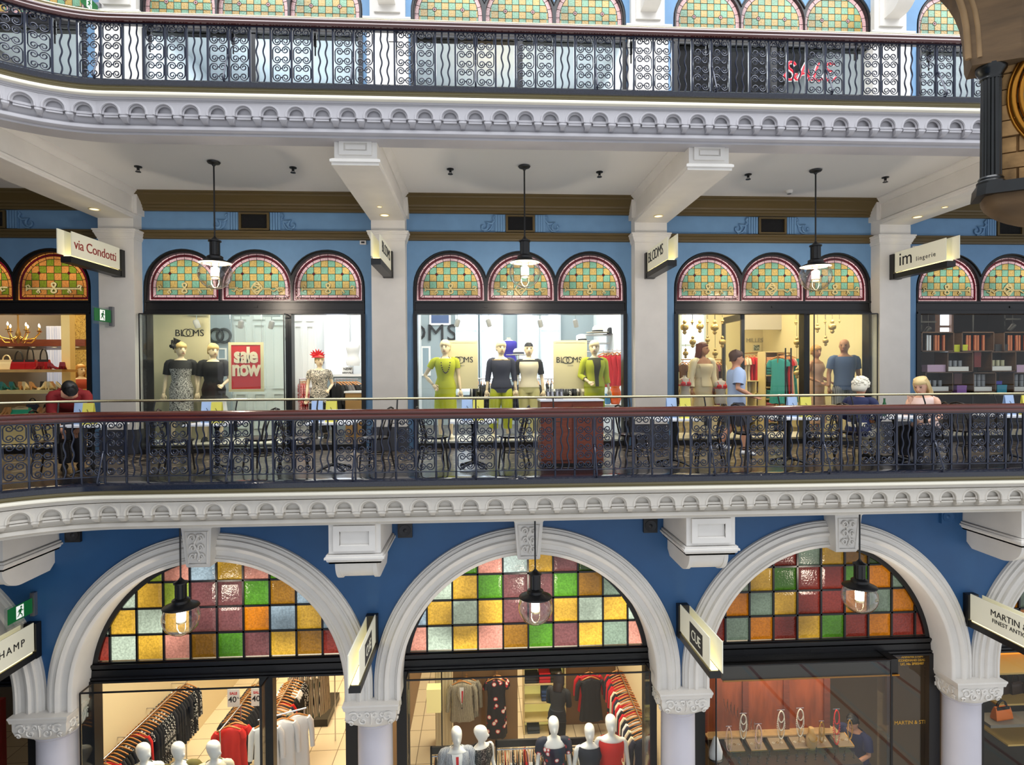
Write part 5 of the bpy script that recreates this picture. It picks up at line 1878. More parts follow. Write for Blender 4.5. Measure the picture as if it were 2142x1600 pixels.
def framed(name, u0, v0, u1, v1, y, fm, pm, label, cat, fw=0.04, th=0.03):
    a, c = at(u0, v0, y), at(u1, v1, y)
    w, hh = (c.x - a.x) / 2, (a.z - c.z) / 2
    t = thing(name, ((a.x + c.x) / 2, y, (a.z + c.z) / 2), label, cat)
    MB().plate([(-w, -hh), (w, -hh), (w, hh), (-w, hh)], [[(-w + fw, -hh + fw), (w - fw, -hh + fw), (w - fw, hh - fw), (-w + fw, hh - fw)]], -th / 2, th / 2).build('frame', fm, t)
    MB().box(-w + fw, w - fw, -th / 4, th / 4, -hh + fw, hh - fw).build('sheet', pm, t)
    return t, w, hh


CRM = mat('cream_frame', (226, 214, 170), 0.4)
t, w, hh = framed('sale_poster', 478, 716, 552, 819, 0.75, CRM, mat('sale_red', (206, 24, 20), 0.5), 'red sale now poster in a cream frame hanging in the left window', 'poster', 0.05)
CRL = mat('cream_letters', (240, 226, 196), 0.5)
lettering('lettering', 'sale', 0.40, (0, -0.012, 0.21), CRL, t, sx=0.86, extrude=0.002, bold=0.016, spacing=0.84)
lettering('lettering', 'now', 0.40, (0, -0.012, -0.035), CRL, t, sx=0.80, extrude=0.002, bold=0.016, spacing=0.84)
hw_ = MB()
for sg in (-1, 1): hw_.tube([(sg * w * 0.9, 0, hh), (sg * w * 0.9, 0, 4.55 - t.location.z)], 0.003, 4)
hw_.build('hanging_wire', CHROME, t)
POSTER = mat('cream_poster', (226, 214, 168), 0.5)
for (u0, u1, lab) in ((930, 1000, 'cream BLOOMS poster half hidden behind the lime dress mannequin'), (1157, 1228, 'cream BLOOMS poster in full view beside the lime jacket mannequin')):
    t, w, hh = framed('poster', u0, 712, u1, 813, 0.95, CRM, POSTER, lab, 'poster', 0.045)
    lettering('lettering', 'BL', 0.155, (-0.20, -0.014, 0.09), INK, t, extrude=0.001)
    for q in (-0.085, -0.012):
        MB().tube([(q + 0.063 * math.cos(k * PI / 12), -0.014, 0.09 + 0.063 * math.sin(k * PI / 12)) for k in range(24)], 0.006, 5, closed=True).build('lettering', INK, t)
    lettering('lettering', 'MS', 0.155, (0.135, -0.014, 0.09), INK, t, extrude=0.001)
    lettering('lettering', 'DESIGN', 0.035, (0, -0.014, -0.02), GREYINK, t, extrude=0.001)
framed('picture', 898, 655, 943, 680, 5.18, WH, mat('portrait_blue', (70, 90, 130), 0.5), 'white framed picture of a blue top high on the grey wall', 'picture', 0.05)
framed('picture', 880, 724, 901, 786, 5.18, WH, mat('portrait_grey', (140, 160, 172), 0.5), 'white framed picture low on the grey wall behind the lime dress', 'picture', 0.05)
framed('picture', 455, 728, 474, 752, 2.833, WH, mat('portrait_grey', (140, 160, 172), 0.5), 'small white framed picture behind the sale poster mannequins', 'picture', 0.03)
framed('picture', 674, 741, 684, 760, 5.185, mat('slate_frame', (90, 100, 130), 0.5), mat('portrait_blue', (70, 90, 130), 0.5), 'small blue picture behind the red hat mannequin', 'picture', 0.03)


def spot(u, v, y, label, m=None, ry=0.4):
    p = at(u, v, y)
    t = thing('spotlight', tuple(p), label, 'spotlight', 'track spotlights')
    MB().tube([(0, 0, 0.07), (0, 0, 4.55 - p.z)], 0.008, 6).build('stem', m or SGREY, t)
    MB().box(-0.17, 0.17, -0.02, 0.02, 0.15, 0.18).build('track', m or SGREY, t)
    o = MB().lathe([(0.035, -0.09), (0.05, -0.09), (0.055, 0.04), (0.035, 0.07), (0.001, 0.075)], (0, 0, 0), 14, cap=False).build('head', m or mat('spot_grey', (150, 150, 150), 0.4), t, 40)
    o.rotation_euler = (0.35, ry, 0)


for u, v, y, lab, ry in ((411, 676, 1.1, 'white spotlight over the black and white lace dress', -0.2), (504, 677, 1.6, 'grey spotlight above the left corner of the sale poster', 0.3), (568, 678, 1.6, 'grey spotlight right of the sale poster', 0.4),
                         (957, 674, 1.6, 'grey spotlight above the lime dress mannequin', 0.3), (1022, 674, 1.6, 'grey spotlight above the lace top mannequin', -0.3), (1130, 675, 1.6, 'grey spotlight right of the mannequin with the hair ornament', -0.3), (1204, 675, 1.6, 'grey spotlight above the full BLOOMS poster', -0.3)):
    spot(u, v, y, lab, ry=ry)

# ------------------------------------------------------------------ dressed mannequins of the middle gallery
LACE = pat_mat('black_white_lace', [(16, 16, 18), (226, 222, 214), (16, 16, 18)], 'noise', 11, 0.6, [0.44, 0.56], dist=5, soft=0.02)
PRINT = pat_mat('black_cream_print', [(14, 14, 14), (226, 216, 196), (14, 14, 14)], 'noise', 13, 0.6, [0.45, 0.56], dist=4, soft=0.02)
BLK = mat('black_cloth', (16, 16, 18), 0.75)
LIME = mat('lime_cloth', (176, 182, 26), 0.7)
NAVYC = mat('navy_cloth', (34, 38, 58), 0.7)
CREAMC = mat('cream_cloth', (222, 212, 184), 0.7)
WHITEC = mat('white_cloth', (228, 228, 226), 0.75)
BLOND = mat('blond_hair', (206, 176, 116), 0.6)
AUBURN = mat('auburn_hair', (92, 36, 22), 0.45)
REDC = mat('red_cloth', (196, 18, 30), 0.7)
STRIPE = pat_mat('black_white_stripe', [(18, 18, 18), (230, 228, 222)], 'wave', 9, 0.7, 0.5, dist=0, stretch=(0.1, 0.1, 1))
H1 = 1.80


def zf(u, v, y): return at(u, v, y)


def mann(u, vtop, y, rot, label, pose, parts, h=H1, skin=None, z=None, name='mannequin', base=True, group='dressed shop mannequins'):
    p = at(u, vtop, y)
    zz = p.z - h if z is None else z
    pp = list(parts)
    if base: pp.append(('stand', stand_base(), CHROME))
    zf_ = 0.10 if y < 1.5 else 0.0
    f = figure(name, p.x, y, zf_, rot, h, label, 'mannequin', skin or SKINW, pose, pp, group)
    k = (p.z - zf_) / h
    f.scale = (k, k, k)
    return f


def bow_hat(p, h):
    b = MB()
    Hm = head_matrix(p, h)
    t = MB()
    for k in range(7):
        a = k * 0.9
        t.tube([(-.05 * h, 0, .975 * h), ((-.05 + .05 * math.cos(a)) * h, -.02 * h, (.985 + .04 * math.sin(a)) * h), ((-.05 + .03 * math.cos(a + .7)) * h, .02 * h, (.985 + .055 * math.sin(a + .7)) * h), (-.05 * h, .01 * h, .975 * h)], [.008 * h, .013 * h, .012 * h, .006 * h], 6, flat=((0, 1, 0), .5))
    t.tube([(-.06 * h, 0, .97 * h), (-.10 * h, -.02 * h, .955 * h)], [.012 * h, .02 * h], 6)
    b.merge(t, Hm)
    return b


def necklace(p, h, drop=.12):
    b = MB()
    pts = []
    for k in range(30):
        a = 2 * PI * k / 30
        pts.append((.045 * h * math.cos(a), (-.094 - .008 * math.sin(a)) * h if math.sin(a) < 0 else (.0) * h - .05 * h * (1 - math.sin(a)), (.80 + (.045 if math.sin(a) > 0 else drop) * math.sin(a)) * h))
    for q in pts: b.ball(q, .007 * h, n=6, k=4)
    return b


P1 = Pose('down', 'down', turn=0.5, legs='step')
mann(378, 716, 0.85, 0.35, 'mannequin in a black and white lace dress with a black bow hat', P1, [
    ('dress', garment_torso(P1, H1, .25, .0, .012, .79), LACE), ('bolero', garment_torso(P1, H1, .755, 0, .016, .82, .7), BLK), ('hair', hair_cap(P1, H1), BLOND), ('bow_hat', bow_hat(P1, H1), BLK), ('shoe', shoes(P1, H1), BLK)])
P2 = Pose('down', 'bent', turn=0.5, legs='step')
bag = MB()
mann(446, 719, 1.0, 0.25, 'mannequin in a loose black top and white skirt beside the sale poster', P2, [
    ('top', garment_torso(P2, H1, .44, .03, .018, .815, .75, 1.25), BLK), ('skirt', garment_torso(P2, H1, .30, .02, .013, .52), WHITEC), ('hair', hair_cap(P2, H1), BLOND), ('shoe', shoes(P2, H1), BLK)])
P3 = Pose('down', 'bent', turn=0.25, legs='step')
hat = MB()
HM3 = head_matrix(P3, H1)
t = MB()
for k in range(9):
    a = -0.3 + k * 0.42
    t.tube([(-.03 * H1, -.02 * H1, .985 * H1), ((-.03 + .055 * math.cos(a)) * H1, (-.03 + .02 * math.cos(k * 2)) * H1, (.99 + .04 * math.sin(a)) * H1), ((-.03 + .09 * math.cos(a)) * H1, -.03 * H1, (.995 + .075 * math.sin(a)) * H1)], [.016 * H1, .014 * H1, .002 * H1], 6, flat=((0, 1, 0), .4))
t.loft(scaled([(-.02, -.012, .965, .075, .07), (-.022, -.012, .975, .07, .065), (-.025, -.01, .99, .03, .03)], H1), 16)
hat.merge(t, HM3)
mann(668, 742, 2.3, 0.25, 'mannequin in a black and cream print top with a red feathered hat', P3, [
    ('top', garment_torso(P3, H1, .42, .015, .014, .815, .45), PRINT), ('trousers', trousers(P3, H1, 1.9), BLK), ('hair', hair_cap(P3, H1), BLOND), ('feathered_hat', hat, REDC), ('shoe', shoes(P3, H1), BLK)])
P4 = Pose('hip', 'down', turn=-0.25)
mann(931, 712, 0.9, 0.1, 'mannequin in a short sleeved lime dress with a long dark necklace', P4, [
    ('dress', garment_torso(P4, H1, .27, .008, .013, .815, .42), LIME), ('hair', hair_cap(P4, H1), mat('pale_hair', (214, 196, 156), 0.6)), ('necklace', necklace(P4, H1, .13), mat('dark_beads', (40, 26, 22), 0.3)), ('shoe', shoes(P4, H1), CREAMC)])
P5 = Pose('down', 'down', turn=0.2, legs='step')
mann(1048, 713, 0.9, 0.0, 'mannequin in a navy lace top and lime trousers', P5, [
    ('top', garment_torso(P5, H1, .50, .0, .014, .80, 1.35), NAVYC), ('lace_yoke', garment_torso(P5, H1, .79, 0, .013, .826), pat_mat('gold_lace', [(60, 48, 36), (196, 160, 100)], 'noise', 50, 0.6, 0.5)), ('trousers', trousers(P5, H1, 1.75, wide=1.1), LIME), ('hair', hair_cap(P5, H1), mat('pale_hair', (214, 196, 156), 0.6)), ('shoe', shoes(P5, H1), CREAMC)])
P6 = Pose('down', 'down', turn=0.1)
orn = MB()
tt = MB()
tt.tube([(.03 * math.cos(k * .5) * H1, -.02 * H1, (1.02 + .026 * math.sin(k * .5)) * H1) for k in range(13)], .006 * H1, 6)
tt.tube([(.02 * H1, 0, 1.0 * H1), (.05 * H1, 0, 1.03 * H1), (.07 * H1, 0, 1.06 * H1)], [.006, .005, .002], 5)
orn.merge(tt, head_matrix(P6, H1))
CBL = mat('cream_lime_cloth', (208, 200, 140), 0.7)
mann(1106, 716, 0.95, -0.1, 'mannequin in a cream and lime dress with black cardigan sleeves and a white hair ornament', P6, [
    ('dress', garment_torso(P6, H1, .55, .0, .013, .795), CREAMC), ('trousers', trousers(P6, H1, 1.9), CBL), ('cardigan', garment_torso(P6, H1, .60, .0, .018, .81, .8).merge(MB()), BLK) if False else ('sleeves', garment_torso(P6, H1, .755, .0, .012, .815, .8), BLK),
    ('hair_band', MB().merge(MB().loft(scaled([(0, .003, .955, .049, .062), (0, .004, .985, .04, .05), (0, .005, 1.0, .02, .025)], H1), 18), head_matrix(P6, H1)), BLK), ('hair_ornament', orn, WHITEC), ('shoe', shoes(P6, H1), CREAMC)])
P7 = Pose('bent', 'down', turn=-0.35, legs='step')
mann(1243, 713, 0.85, 0.15, 'mannequin in a lime jacket and lime skirt over a dark blouse', P7, [
    ('blouse', garment_torso(P7, H1, .50, .0, .012, .825), mat('olive_dark_cloth', (60, 58, 30), 0.7)), ('jacket', garment_torso(P7, H1, .53, .006, .018, .80, 1.55), LIME), ('skirt', garment_torso(P7, H1, .28, .0, .014, .58), LIME), ('blouse_front', front_strip(P7, H1, .53, .80, .16, .0195, .42), mat('olive_dark_cloth', (60, 58, 30), 0.7)), ('hair', hair_cap(P7, H1), mat('pale_hair', (214, 196, 156), 0.6)), ('shoe', shoes(P7, H1), CREAMC)])
# jacket front opening
PG = Pose('down', 'down', turn=0.7, legs='stand')
SATIN = mat('cream_satin', (214, 196, 156), 0.35)
mann(1470, 716, 0.9, 0.2, 'long haired mannequin in a cream satin nightgown and robe', PG, [
    ('nightgown', garment_torso(PG, H1, .06, .05, .012, .77, folds=.05), SATIN), ('robe', garment_torso(PG, H1, .62, .01, .02, .72, 1.8, 1.15), mat('ivory_satin', (222, 208, 172), 0.4)), ('nightgown_front', front_strip(PG, H1, .53, .765, .5, .0215, .8), SATIN), ('hair', hair_cap(PG, H1, 'long'), AUBURN)], skin=SKIND)
PJ = Pose('bent', 'bent', turn=-0.4)
mann(1707, 722, 1.1, 0.5, 'blond mannequin in a rose beige slip beside the male mannequin', PJ, [
    ('slip', garment_torso(PJ, H1, .12, .03, .012, .79), mat('rose_beige_satin', (196, 152, 122), 0.35)), ('hair', hair_cap(PJ, H1), mat('golden_hair', (190, 140, 70), 0.5))], skin=SKIND)
PK = Pose('down', 'down', male=True, turn=-0.6)
HK = 1.9
mann(1766, 709, 0.75, -0.1, 'bald male mannequin in a slate blue t-shirt and grey shorts', PK, [
    ('t_shirt', garment_torso(PK, HK, .47, .012, .014, .828, .62, 1.0), mat('slate_blue_cloth', (72, 92, 128), 0.75)), ('shorts', trousers(PK, HK, .8, wide=1.2), pat_mat('grey_stripe_cloth', [(90, 92, 98), (160, 160, 164)], 'wave', 14, 0.7, 0.5, dist=0))], h=HK, skin=SKIND)
PB = Pose('down', 'down', turn=0.4)
mann(169, 762, 2.0, 0.7, 'blond mannequin in a red top at the right side of the shoe shop window', PB, [('top', garment_torso(PB, H1, .45, .01, .012, .81), mat('rust_cloth', (170, 66, 40), 0.7)), ('trousers', trousers(PB, H1, 1.9), BLK), ('hair', hair_cap(PB, H1, 'long'), mat('golden_hair', (190, 140, 70), 0.5))])


def bust(u, v, y, h, label, skin, parts_fn, headed=False):
    """shop dummy torso on a slim pole; v = neck top"""
    p = at(u, v, y)
    t = thing('torso_dummy', (p.x, y, p.z - .86 * h), label, 'mannequin torso', 'torso dummies')
    ps = Pose()
    MB().loft(scaled(torso_rings(False, 0, .47, .88)[:-1] + [(0, 0, .865, .024, .027)], h), 20).build('torso', skin, t, 60)
    for nm, mb, m in parts_fn(ps, h): mb.build(nm, m, t, 60)
    MB().tube([(0, 0, .47 * h), (0, 0, .2 * h)], .012, 8).build('pole', CHROME, t)
    return t


bust(738, 712, 4.2, 1.6, 'white torso dummy in a white waistcoat on the far shelf of the doorway', WHITEC, lambda p, h: [('waistcoat', garment_torso(p, h, .50, .03, .014, .80, folds=.05), WHITEC)])
bust(1064, 707, 3.0, 1.7, 'torso dummy in a royal blue cardigan at the back of the middle shop', SKINW, lambda p, h: [('cardigan', garment_torso(p, h, .47, .02, .018, .82), mat('royal_blue_cloth', (44, 36, 150), 0.7))])


def bra(p, h):
    b = MB()
    for sg in (-1, 1): b.ball((sg * .042 * h, -.062 * h, .735 * h), .042 * h, .03 * h, .036 * h, 12, 7)
    b.loft(scaled([(0, -.006, .705, .093, .068), (0, -.006, .725, .095, .07)], h), 20, cap=False)
    for sg in (-1, 1): b.tube([(sg * .05 * h, -.075 * h, .76 * h), (sg * .06 * h, -.05 * h, .805 * h), (sg * .06 * h, .0, .815 * h)], .005 * h, 5)
    return b


for u, v, lab in ((1432, 786, 'small torso dummy with a red bra beside the cream nightgown'), (1507, 792, 'small torso dummy with a red bra right of the cream nightgown')):
    bust(u, v, 0.75, 1.25, lab, mat('silver_dummy', (190, 180, 170), 0.3), lambda p, h: [('bra', bra(p, h), REDC)])

# ------------------------------------------------------------------ goods in the dress shops
def shelf_unit(u0, v0, u1, v1, y, depth, rows, cols, m, label, back=None, name='shelf_unit', cat='shelves'):
    a, c = at(u0, v0, y), at(u1, v1, y)
    t = thing(name, (a.x, y, c.z), label, cat)
    w, hh = c.x - a.x, a.z - c.z
    th = 0.025
    b = MB()
    for q in range(cols + 1): b.box(w * q / cols - th / 2, w * q / cols + th / 2, 0, depth, 0, hh)
    b.build('upright', m, t)
    for r in range(rows + 1): MB().box(0, w, 0, depth, hh * r / rows - th / 2, hh * r / rows + th / 2).build('shelf', m, t)
    if back: MB().box(0, w, depth, depth + 0.02, 0, hh).build('back_panel', back, t)
    return t, w, hh


def rail(p0, p1, label, m=CHROME, floor=0.0, legs=True):
    p0, p1 = Vector(p0), Vector(p1)
    t = thing('clothes_rail', tuple(p0), label, 'clothes rail')
    MB().tube([(0, 0, 0), tuple(p1 - p0)], 0.013, 8).build('bar', m, t, 60)
    if legs:
        for q in (0.04, 0.96):
            a = (p1 - p0) * q
            MB().tube([tuple(a), (a.x, a.y, floor - p0.z)], 0.013, 8).build('leg', m, t, 60)
    return t


def fill_rail(p0, p1, n, kinds, mats_, label, group, L=0.72, w=0.2, seed=1, jit=0.15):
    rnd = random.Random(seed)
    p0, p1 = Vector(p0), Vector(p1)
    d = (p1 - p0)
    ang = math.atan2(d.y, d.x) + PI / 2
    thin = min(1.0, max(.35, d.length / n / .12))
    for k in range(n):
        p = p0 + d * ((k + 0.5) / n)
        garment(rnd.choice(kinds), rnd.choice(mats_) if seed >= 0 else mats_[k % len(mats_)], (p.x, p.y, p.z - 0.02), ang + rnd.uniform(-jit, jit), label, group, L=L, w=w, thin=thin)


GREYC = mat('grey_cloth', (104, 100, 98), 0.8)
DOTS = pat_mat('black_white_dot', [(16, 16, 16), (228, 226, 220)], 'noise', 34, 0.7, 0.56, dist=0)
pa, pb_ = at(700, 793, 2.6), at(748, 793, 3.2)
rail(pa, pb_, 'chrome clothes rail in the open doorway behind the red hat mannequin')
fill_rail(pa, pb_, 7, ['top', 'coat'], [GREYC, BLK, DOTS], 'grey or black garment on the rail in the open doorway', 'garments on the doorway rail', seed=4)
pa, pb_ = at(626, 792, 3.2), at(642, 792, 3.3)
rail(pa, pb_, 'short chrome rail behind the door of the left dress shop')
fill_rail(pa, pb_, 4, ['top'], [pat_mat('red_white_print', [(176, 20, 24), (230, 220, 214)], 'noise', 30, 0.7, 0.56)], 'red patterned top on the short rail left of the red hat mannequin', 'red patterned tops', seed=4)
a = at(722, 822, 2.4)
t = thing('cabinet', (a.x, 2.4, 0), 'plain brown cabinet in the open doorway right of the grey garments', 'cabinet')
MB().box(0, 0.9, 0, 0.5, 0.0, a.z).build('carcass', mat('kraft_brown', (150, 116, 66), 0.5), t)
MB().box(-0.02, 0.92, -0.02, 0.5, a.z, a.z + 0.04).build('top', WH, t)
for q in (0.02, 0.46): MB().box(q, q + 0.42, -0.015, 0.0, 0.08, a.z - 0.04).build('door', mat('kraft_brown', (150, 116, 66), 0.5), t)
a = at(727, 776, 4.2)
t = thing('counter_sign', tuple(a), 'small white NEW ARRIVALS sign on the counter in the doorway', 'sign')
MB().box(-0.14, 0.14, 0, 0.01, -0.10, 0.10).build('card', WHITEC, t)
lettering('lettering', 'NEW', 0.085, (0, -0.004, 0.045), INK, t, extrude=0.001, bold=0.002)
lettering('lettering', 'ARRIVALS', 0.06, (0, -0.004, -0.045), INK, t, extrude=0.001, bold=0.002)
a = at(640, 783, 4.1)
t = thing('counter', (a.x, 4.1, 0), 'long white counter under the bright window in the doorway', 'counter')
MB().box(0, 2.0, 0, 0.6, a.z - 0.06, a.z).build('top', WH, t)
MB().box(0.05, 1.95, 0.05, 0.6, 0, a.z - 0.06).build('carcass', SGREY, t)

# racks behind the middle mannequins
for k, (u0, u1, y, lab, ms, sd) in enumerate(((985, 1040, 2.4, 'left rack behind the middle mannequins', [STRIPE, DOTS, BLK], 2), (1062, 1150, 2.6, 'centre rack behind the middle mannequins', [STRIPE, BLK, DOTS, CREAMC, NAVYC], 3), (1150, 1228, 2.2, 'rack under the full BLOOMS poster', [BLK, CREAMC, STRIPE, DOTS], 5))):
    pa, pb_ = at(u0, 792, y), at(u1, 792, y)
    rail(pa, pb_, 'chrome clothes rail, ' + lab)
    fill_rail(pa, pb_, 9, ['top', 'dress'], ms, 'striped or dark garment on the ' + lab, 'garments on the ' + lab, L=0.78, seed=sd)
pa, pb_ = at(1262, 735, 1.7), at(1300, 733, 1.9)
rail(pa, pb_, 'chrome rail with red tops at the right of the middle shop', legs=False)
for k in range(5):
    p = pa + (pb_ - pa) * (k / 4)
    garment('tank', REDC, (p.x, p.y, p.z), PI / 2 - 1.1 + 0.1 * k, 'red sleeveless top hanging right of the lime jacket mannequin', 'red sleeveless tops', L=0.62, w=0.23)
t, w, hh = shelf_unit(1212, 700, 1300, 735, 3.2, 0.4, 2, 1, WH, 'white hat shelves at the right of the middle shop')
for u, v, rr, m, lab in ((1250, 694, 0.26, mat('ivory_felt', (226, 218, 196), 0.8), 'large ivory hat on the top white shelf'), (1218, 712, 0.2, WHITEC, 'white hat at the left end of the white shelves'), (1277, 698, 0.17, BLK, 'black feathered hat beside the large ivory hat')):
    p = at(u, v, 3.1)
    t = thing('hat', tuple(p), lab, 'hat', 'hats on the white shelves')
    MB().lathe([(rr, -0.02), (rr, -0.01), (rr * .5, 0.0), (rr * .45, 0.10), (rr * .3, 0.14), (0.001, 0.15)], (0, 0, 0), 24, cap=False).build('crown', m, t, 50)
    MB().lathe([(rr * .51, 0.0), (rr * .5, 0.035)], (0, 0, 0), 24, cap=False).build('band', BLK, t, 50)
p = at(1085, 741, 2.0)
t = thing('hat', tuple(p), 'wide brimmed white and navy hat on a stand behind the middle mannequins', 'hat')
MB().lathe([(0.27, -0.015), (0.27, -0.008), (0.12, 0.0), (0.115, 0.08), (0.08, 0.12), (0.001, 0.13)], (0, 0, 0), 28, cap=False).build('crown', WHITEC, t, 50)
MB().lathe([(0.122, 0.0), (0.12, 0.045)], (0, 0, 0), 28, cap=False).build('band', NAVYC, t, 50)
MB().tube([(0, 0, 0), (0, 0, -p.z)], 0.012, 8).build('stand', CHROME, t)
p = at(1262, 858, 1.0)
t = thing('display_table', (p.x + 0.25, 1.30, 0.1), 'small white table with coloured vases at the right of the middle window', 'table')
MB().box(-0.45, 0.3, -0.3, 0.3, 0.58, 0.62).build('top', WH, t)
for q in ((-0.4, -0.25), (0.25, -0.25), (-0.4, 0.25), (0.25, 0.25)): MB().tube([(q[0], q[1], 0), (q[0], q[1], 0.58)], 0.015, 8).build('leg', WH, t)
for u, m, rr, hh_, lab in ((1271, mat('blue_glaze', (70, 130, 180), 0.2), 0.07, 0.2, 'small blue vase on the white table'), (1287, mat('orange_glaze', (230, 90, 20), 0.2), 0.12, 0.36, 'tall orange vase on the white table')):
    p = at(u, 845, 1.3)
    t = thing('vase', (p.x, 1.3, 0.72), lab, 'vase')
    MB().lathe([(rr * .7, 0), (rr, hh_ * .3), (rr * .95, hh_ * .7), (rr * .7, hh_ * .92), (rr * .75, hh_)], (0, 0, 0), 20, cap=False).build('body', m, t, 50)
    MB().lathe([(rr * .75, hh_), (rr * .82, hh_ + .012), (rr * .7, hh_ + .012)], (0, 0, 0), 20, cap=False).build('rim', m, t, 50)
# ------------------------------------------------------------------ lingerie shop
AMBG = glass_mat('amber_bauble_glass', (0.95, 0.86, 0.62), 3.0)
BRONZE = mat('aged_gold', (150, 118, 64), 0.35, metal=0.7)


def bauble(u, v0, v1, y, label, big=True):
    a, c = at(u, v0, y), at(u, v1, y)
    hh = a.z - c.z
    t = thing('glass_bauble', tuple(a), label, 'hanging ornament', 'hanging glass baubles')
    r = hh * .27
    MB().tube([(0, 0, 0), (0, 0, 4.55 - a.z)], 0.004, 4).build('cord', DARK, t)
    MB().lathe([(0.003, 0), (r * .45, -hh * .1), (r * .5, -hh * .2), (r * .3, -hh * .28), (r * .9, -hh * .38), (r, -hh * .52), (r * .85, -hh * .66), (r * .35, -hh * .74), (r * .55, -hh * .84), (r * .35, -hh * .95), (0.003, -hh)], (0, 0, 0), 16, cap=False).build('body', mat('gilded_glass', (196, 164, 96), 0.2, metal=0.4), t, 60)


for k, (u, v0, v1) in enumerate(((1432, 668, 700), (1448, 668, 680), (1464, 668, 697), (1480, 668, 678), (1495, 668, 700), (1511, 664, 678), (1449, 702, 728), (1480, 702, 720), (1511, 702, 728), (1496, 728, 750), (1434, 728, 750), (1665, 668, 680), (1667, 704, 728), (1667, 768, 792), (1726, 668, 678), (1741, 668, 698), (1756, 668, 676), (1710, 676, 696), (1727, 702, 724))):
    bauble(u, v0, v1, 0.62 + 0.05 * (k % 3), 'small gilded glass bauble hanging high in the lingerie shop window', None)
PALE = mat('pale_plaster', (196, 190, 178), 0.7)
MB().box(X(1560, 760, 4.2), X(1690, 760, 4.2), 4.2, 4.3, 2.45, 4.4).build('bulkhead', PALE, label='rough pale bulkhead above the lingerie shelves', cat='bulkhead', kind='structure')
t, w, hh = shelf_unit(1601, 736, 1642, 908, 2.6, 0.35, 7, 1, mat('cream_shelf', (222, 204, 150), 0.5), 'tall narrow cream shelf tower of folded goods in the lingerie shop', mat('cream_shelf', (222, 204, 150), 0.5))
base = Vector((X(1601, 873, 2.6), 2.6, Z(1642, 908, 2.6)))
rnd = random.Random(5)
CLS = [REDC, WHITEC, mat('rose_cloth', (214, 120, 130), 0.7), BLK, mat('plum_cloth', (110, 30, 60), 0.7), CREAMC, mat('teal_cloth', (40, 140, 140), 0.7), mat('peach_cloth', (226, 160, 120), 0.7), NAVYC]


def folded(loc, wd, dp, hgt, m, label, group, name='folded_garment', n=3):
    t = put(name, None, None, loc, label, 'folded garment', group)
    b = MB()
    for q in range(n):
        z0_, z1_ = hgt * q / n, hgt * (q + 1) / n
        zc = (z0_ + z1_) / 2
        ht = (z1_ - z0_) / 2
        prof = [(-dp / 2 - ht * .5 * math.cos(a), zc + ht * math.sin(a)) for a in [-PI / 2 + PI * k / 6 for k in range(7)]] + [(dp / 2, z1_), (dp / 2, z0_)]
        nn = len(prof)
        b.addf([(-wd / 2, y, z) for y, z in prof] + [(wd / 2, y, z) for y, z in prof], [list(range(nn)), [nn + j for j in range(nn)][::-1]] + [[j, (j + 1) % nn, nn + (j + 1) % nn, nn + j] for j in range(nn)])
    me = b.mesh('folded_garment', m, 50)
    o = bpy.data.objects.new(name, me)
    COL.objects.link(o)
    bpy.data.objects.remove(t)
    o.location = loc
    return tag(o, label, 'folded garment', group)


for r in range(7):
    for q in range(2):
        folded((base.x + w * (0.27 + .46 * q), 2.72, base.z + hh * r / 7 + .015), w * .36, .2, hh / 7 * (.45 + .3 * rnd.random()), rnd.choice(CLS), 'small folded garment on the narrow cream shelf tower', 'folded goods on the cream tower')
t, w, hh = shelf_unit(1562, 797, 1601, 904, 2.9, 0.35, 4, 2, mat('cream_shelf', (222, 204, 150), 0.5), 'low cream cubby shelves left of the shelf tower in the lingerie shop', mat('cream_shelf', (222, 204, 150), 0.5))
pa, pb_ = at(1545, 740, 3.3), at(1600, 736, 3.3)
rail(pa, pb_, 'wall rail of dressing gowns above the low cream cubbies', BRONZE)
fill_rail(pa, pb_, 8, ['coat', 'dress'], [BLK, CREAMC, mat('peach_cloth', (226, 160, 120), 0.7), CREAMC, REDC], 'dressing gown or slip on the rail above the cream cubbies', 'gowns on the rail above the cubbies', L=0.85, seed=12)
pa, pb_ = at(1626, 740, 2.0), at(1652, 738, 2.3)
rail(pa, pb_, 'short rail of bright slips right of the cream shelf tower', BRONZE)
fill_rail(pa, pb_, 6, ['dress'], [mat('teal_cloth', (40, 140, 140), 0.7), BLK, REDC, mat('rose_cloth', (214, 120, 130), 0.7), CREAMC], 'coloured slip on the short rail right of the shelf tower', 'slips on the short rail', L=0.95, seed=-1)
pa, pb_ = at(1425, 752, 2.8), at(1512, 752, 2.8)
rail(pa, pb_, 'long rail of brown and cream nightwear behind the cream nightgown', BRONZE)
fill_rail(pa, pb_, 13, ['dress', 'coat'], [mat('taupe_cloth', (120, 92, 70), 0.7), CREAMC, mat('cocoa_cloth', (84, 50, 36), 0.7), mat('plum_cloth', (110, 30, 60), 0.7)], 'brown or cream nightwear on the rail behind the cream nightgown', 'nightwear on the long rail', L=0.9, seed=8)
pa, pb_ = at(1715, 733, 3.2), at(1762, 731, 3.2)
rail(pa, pb_, 'rail of small garments behind the male mannequin', BRONZE)
fill_rail(pa, pb_, 8, ['top', 'tank'], [WHITEC, NAVYC, REDC, BLK, mat('rose_cloth', (214, 120, 130), 0.7)], 'small garment on the rail behind the male mannequin', 'small garments behind the male mannequin', L=0.5, seed=9)
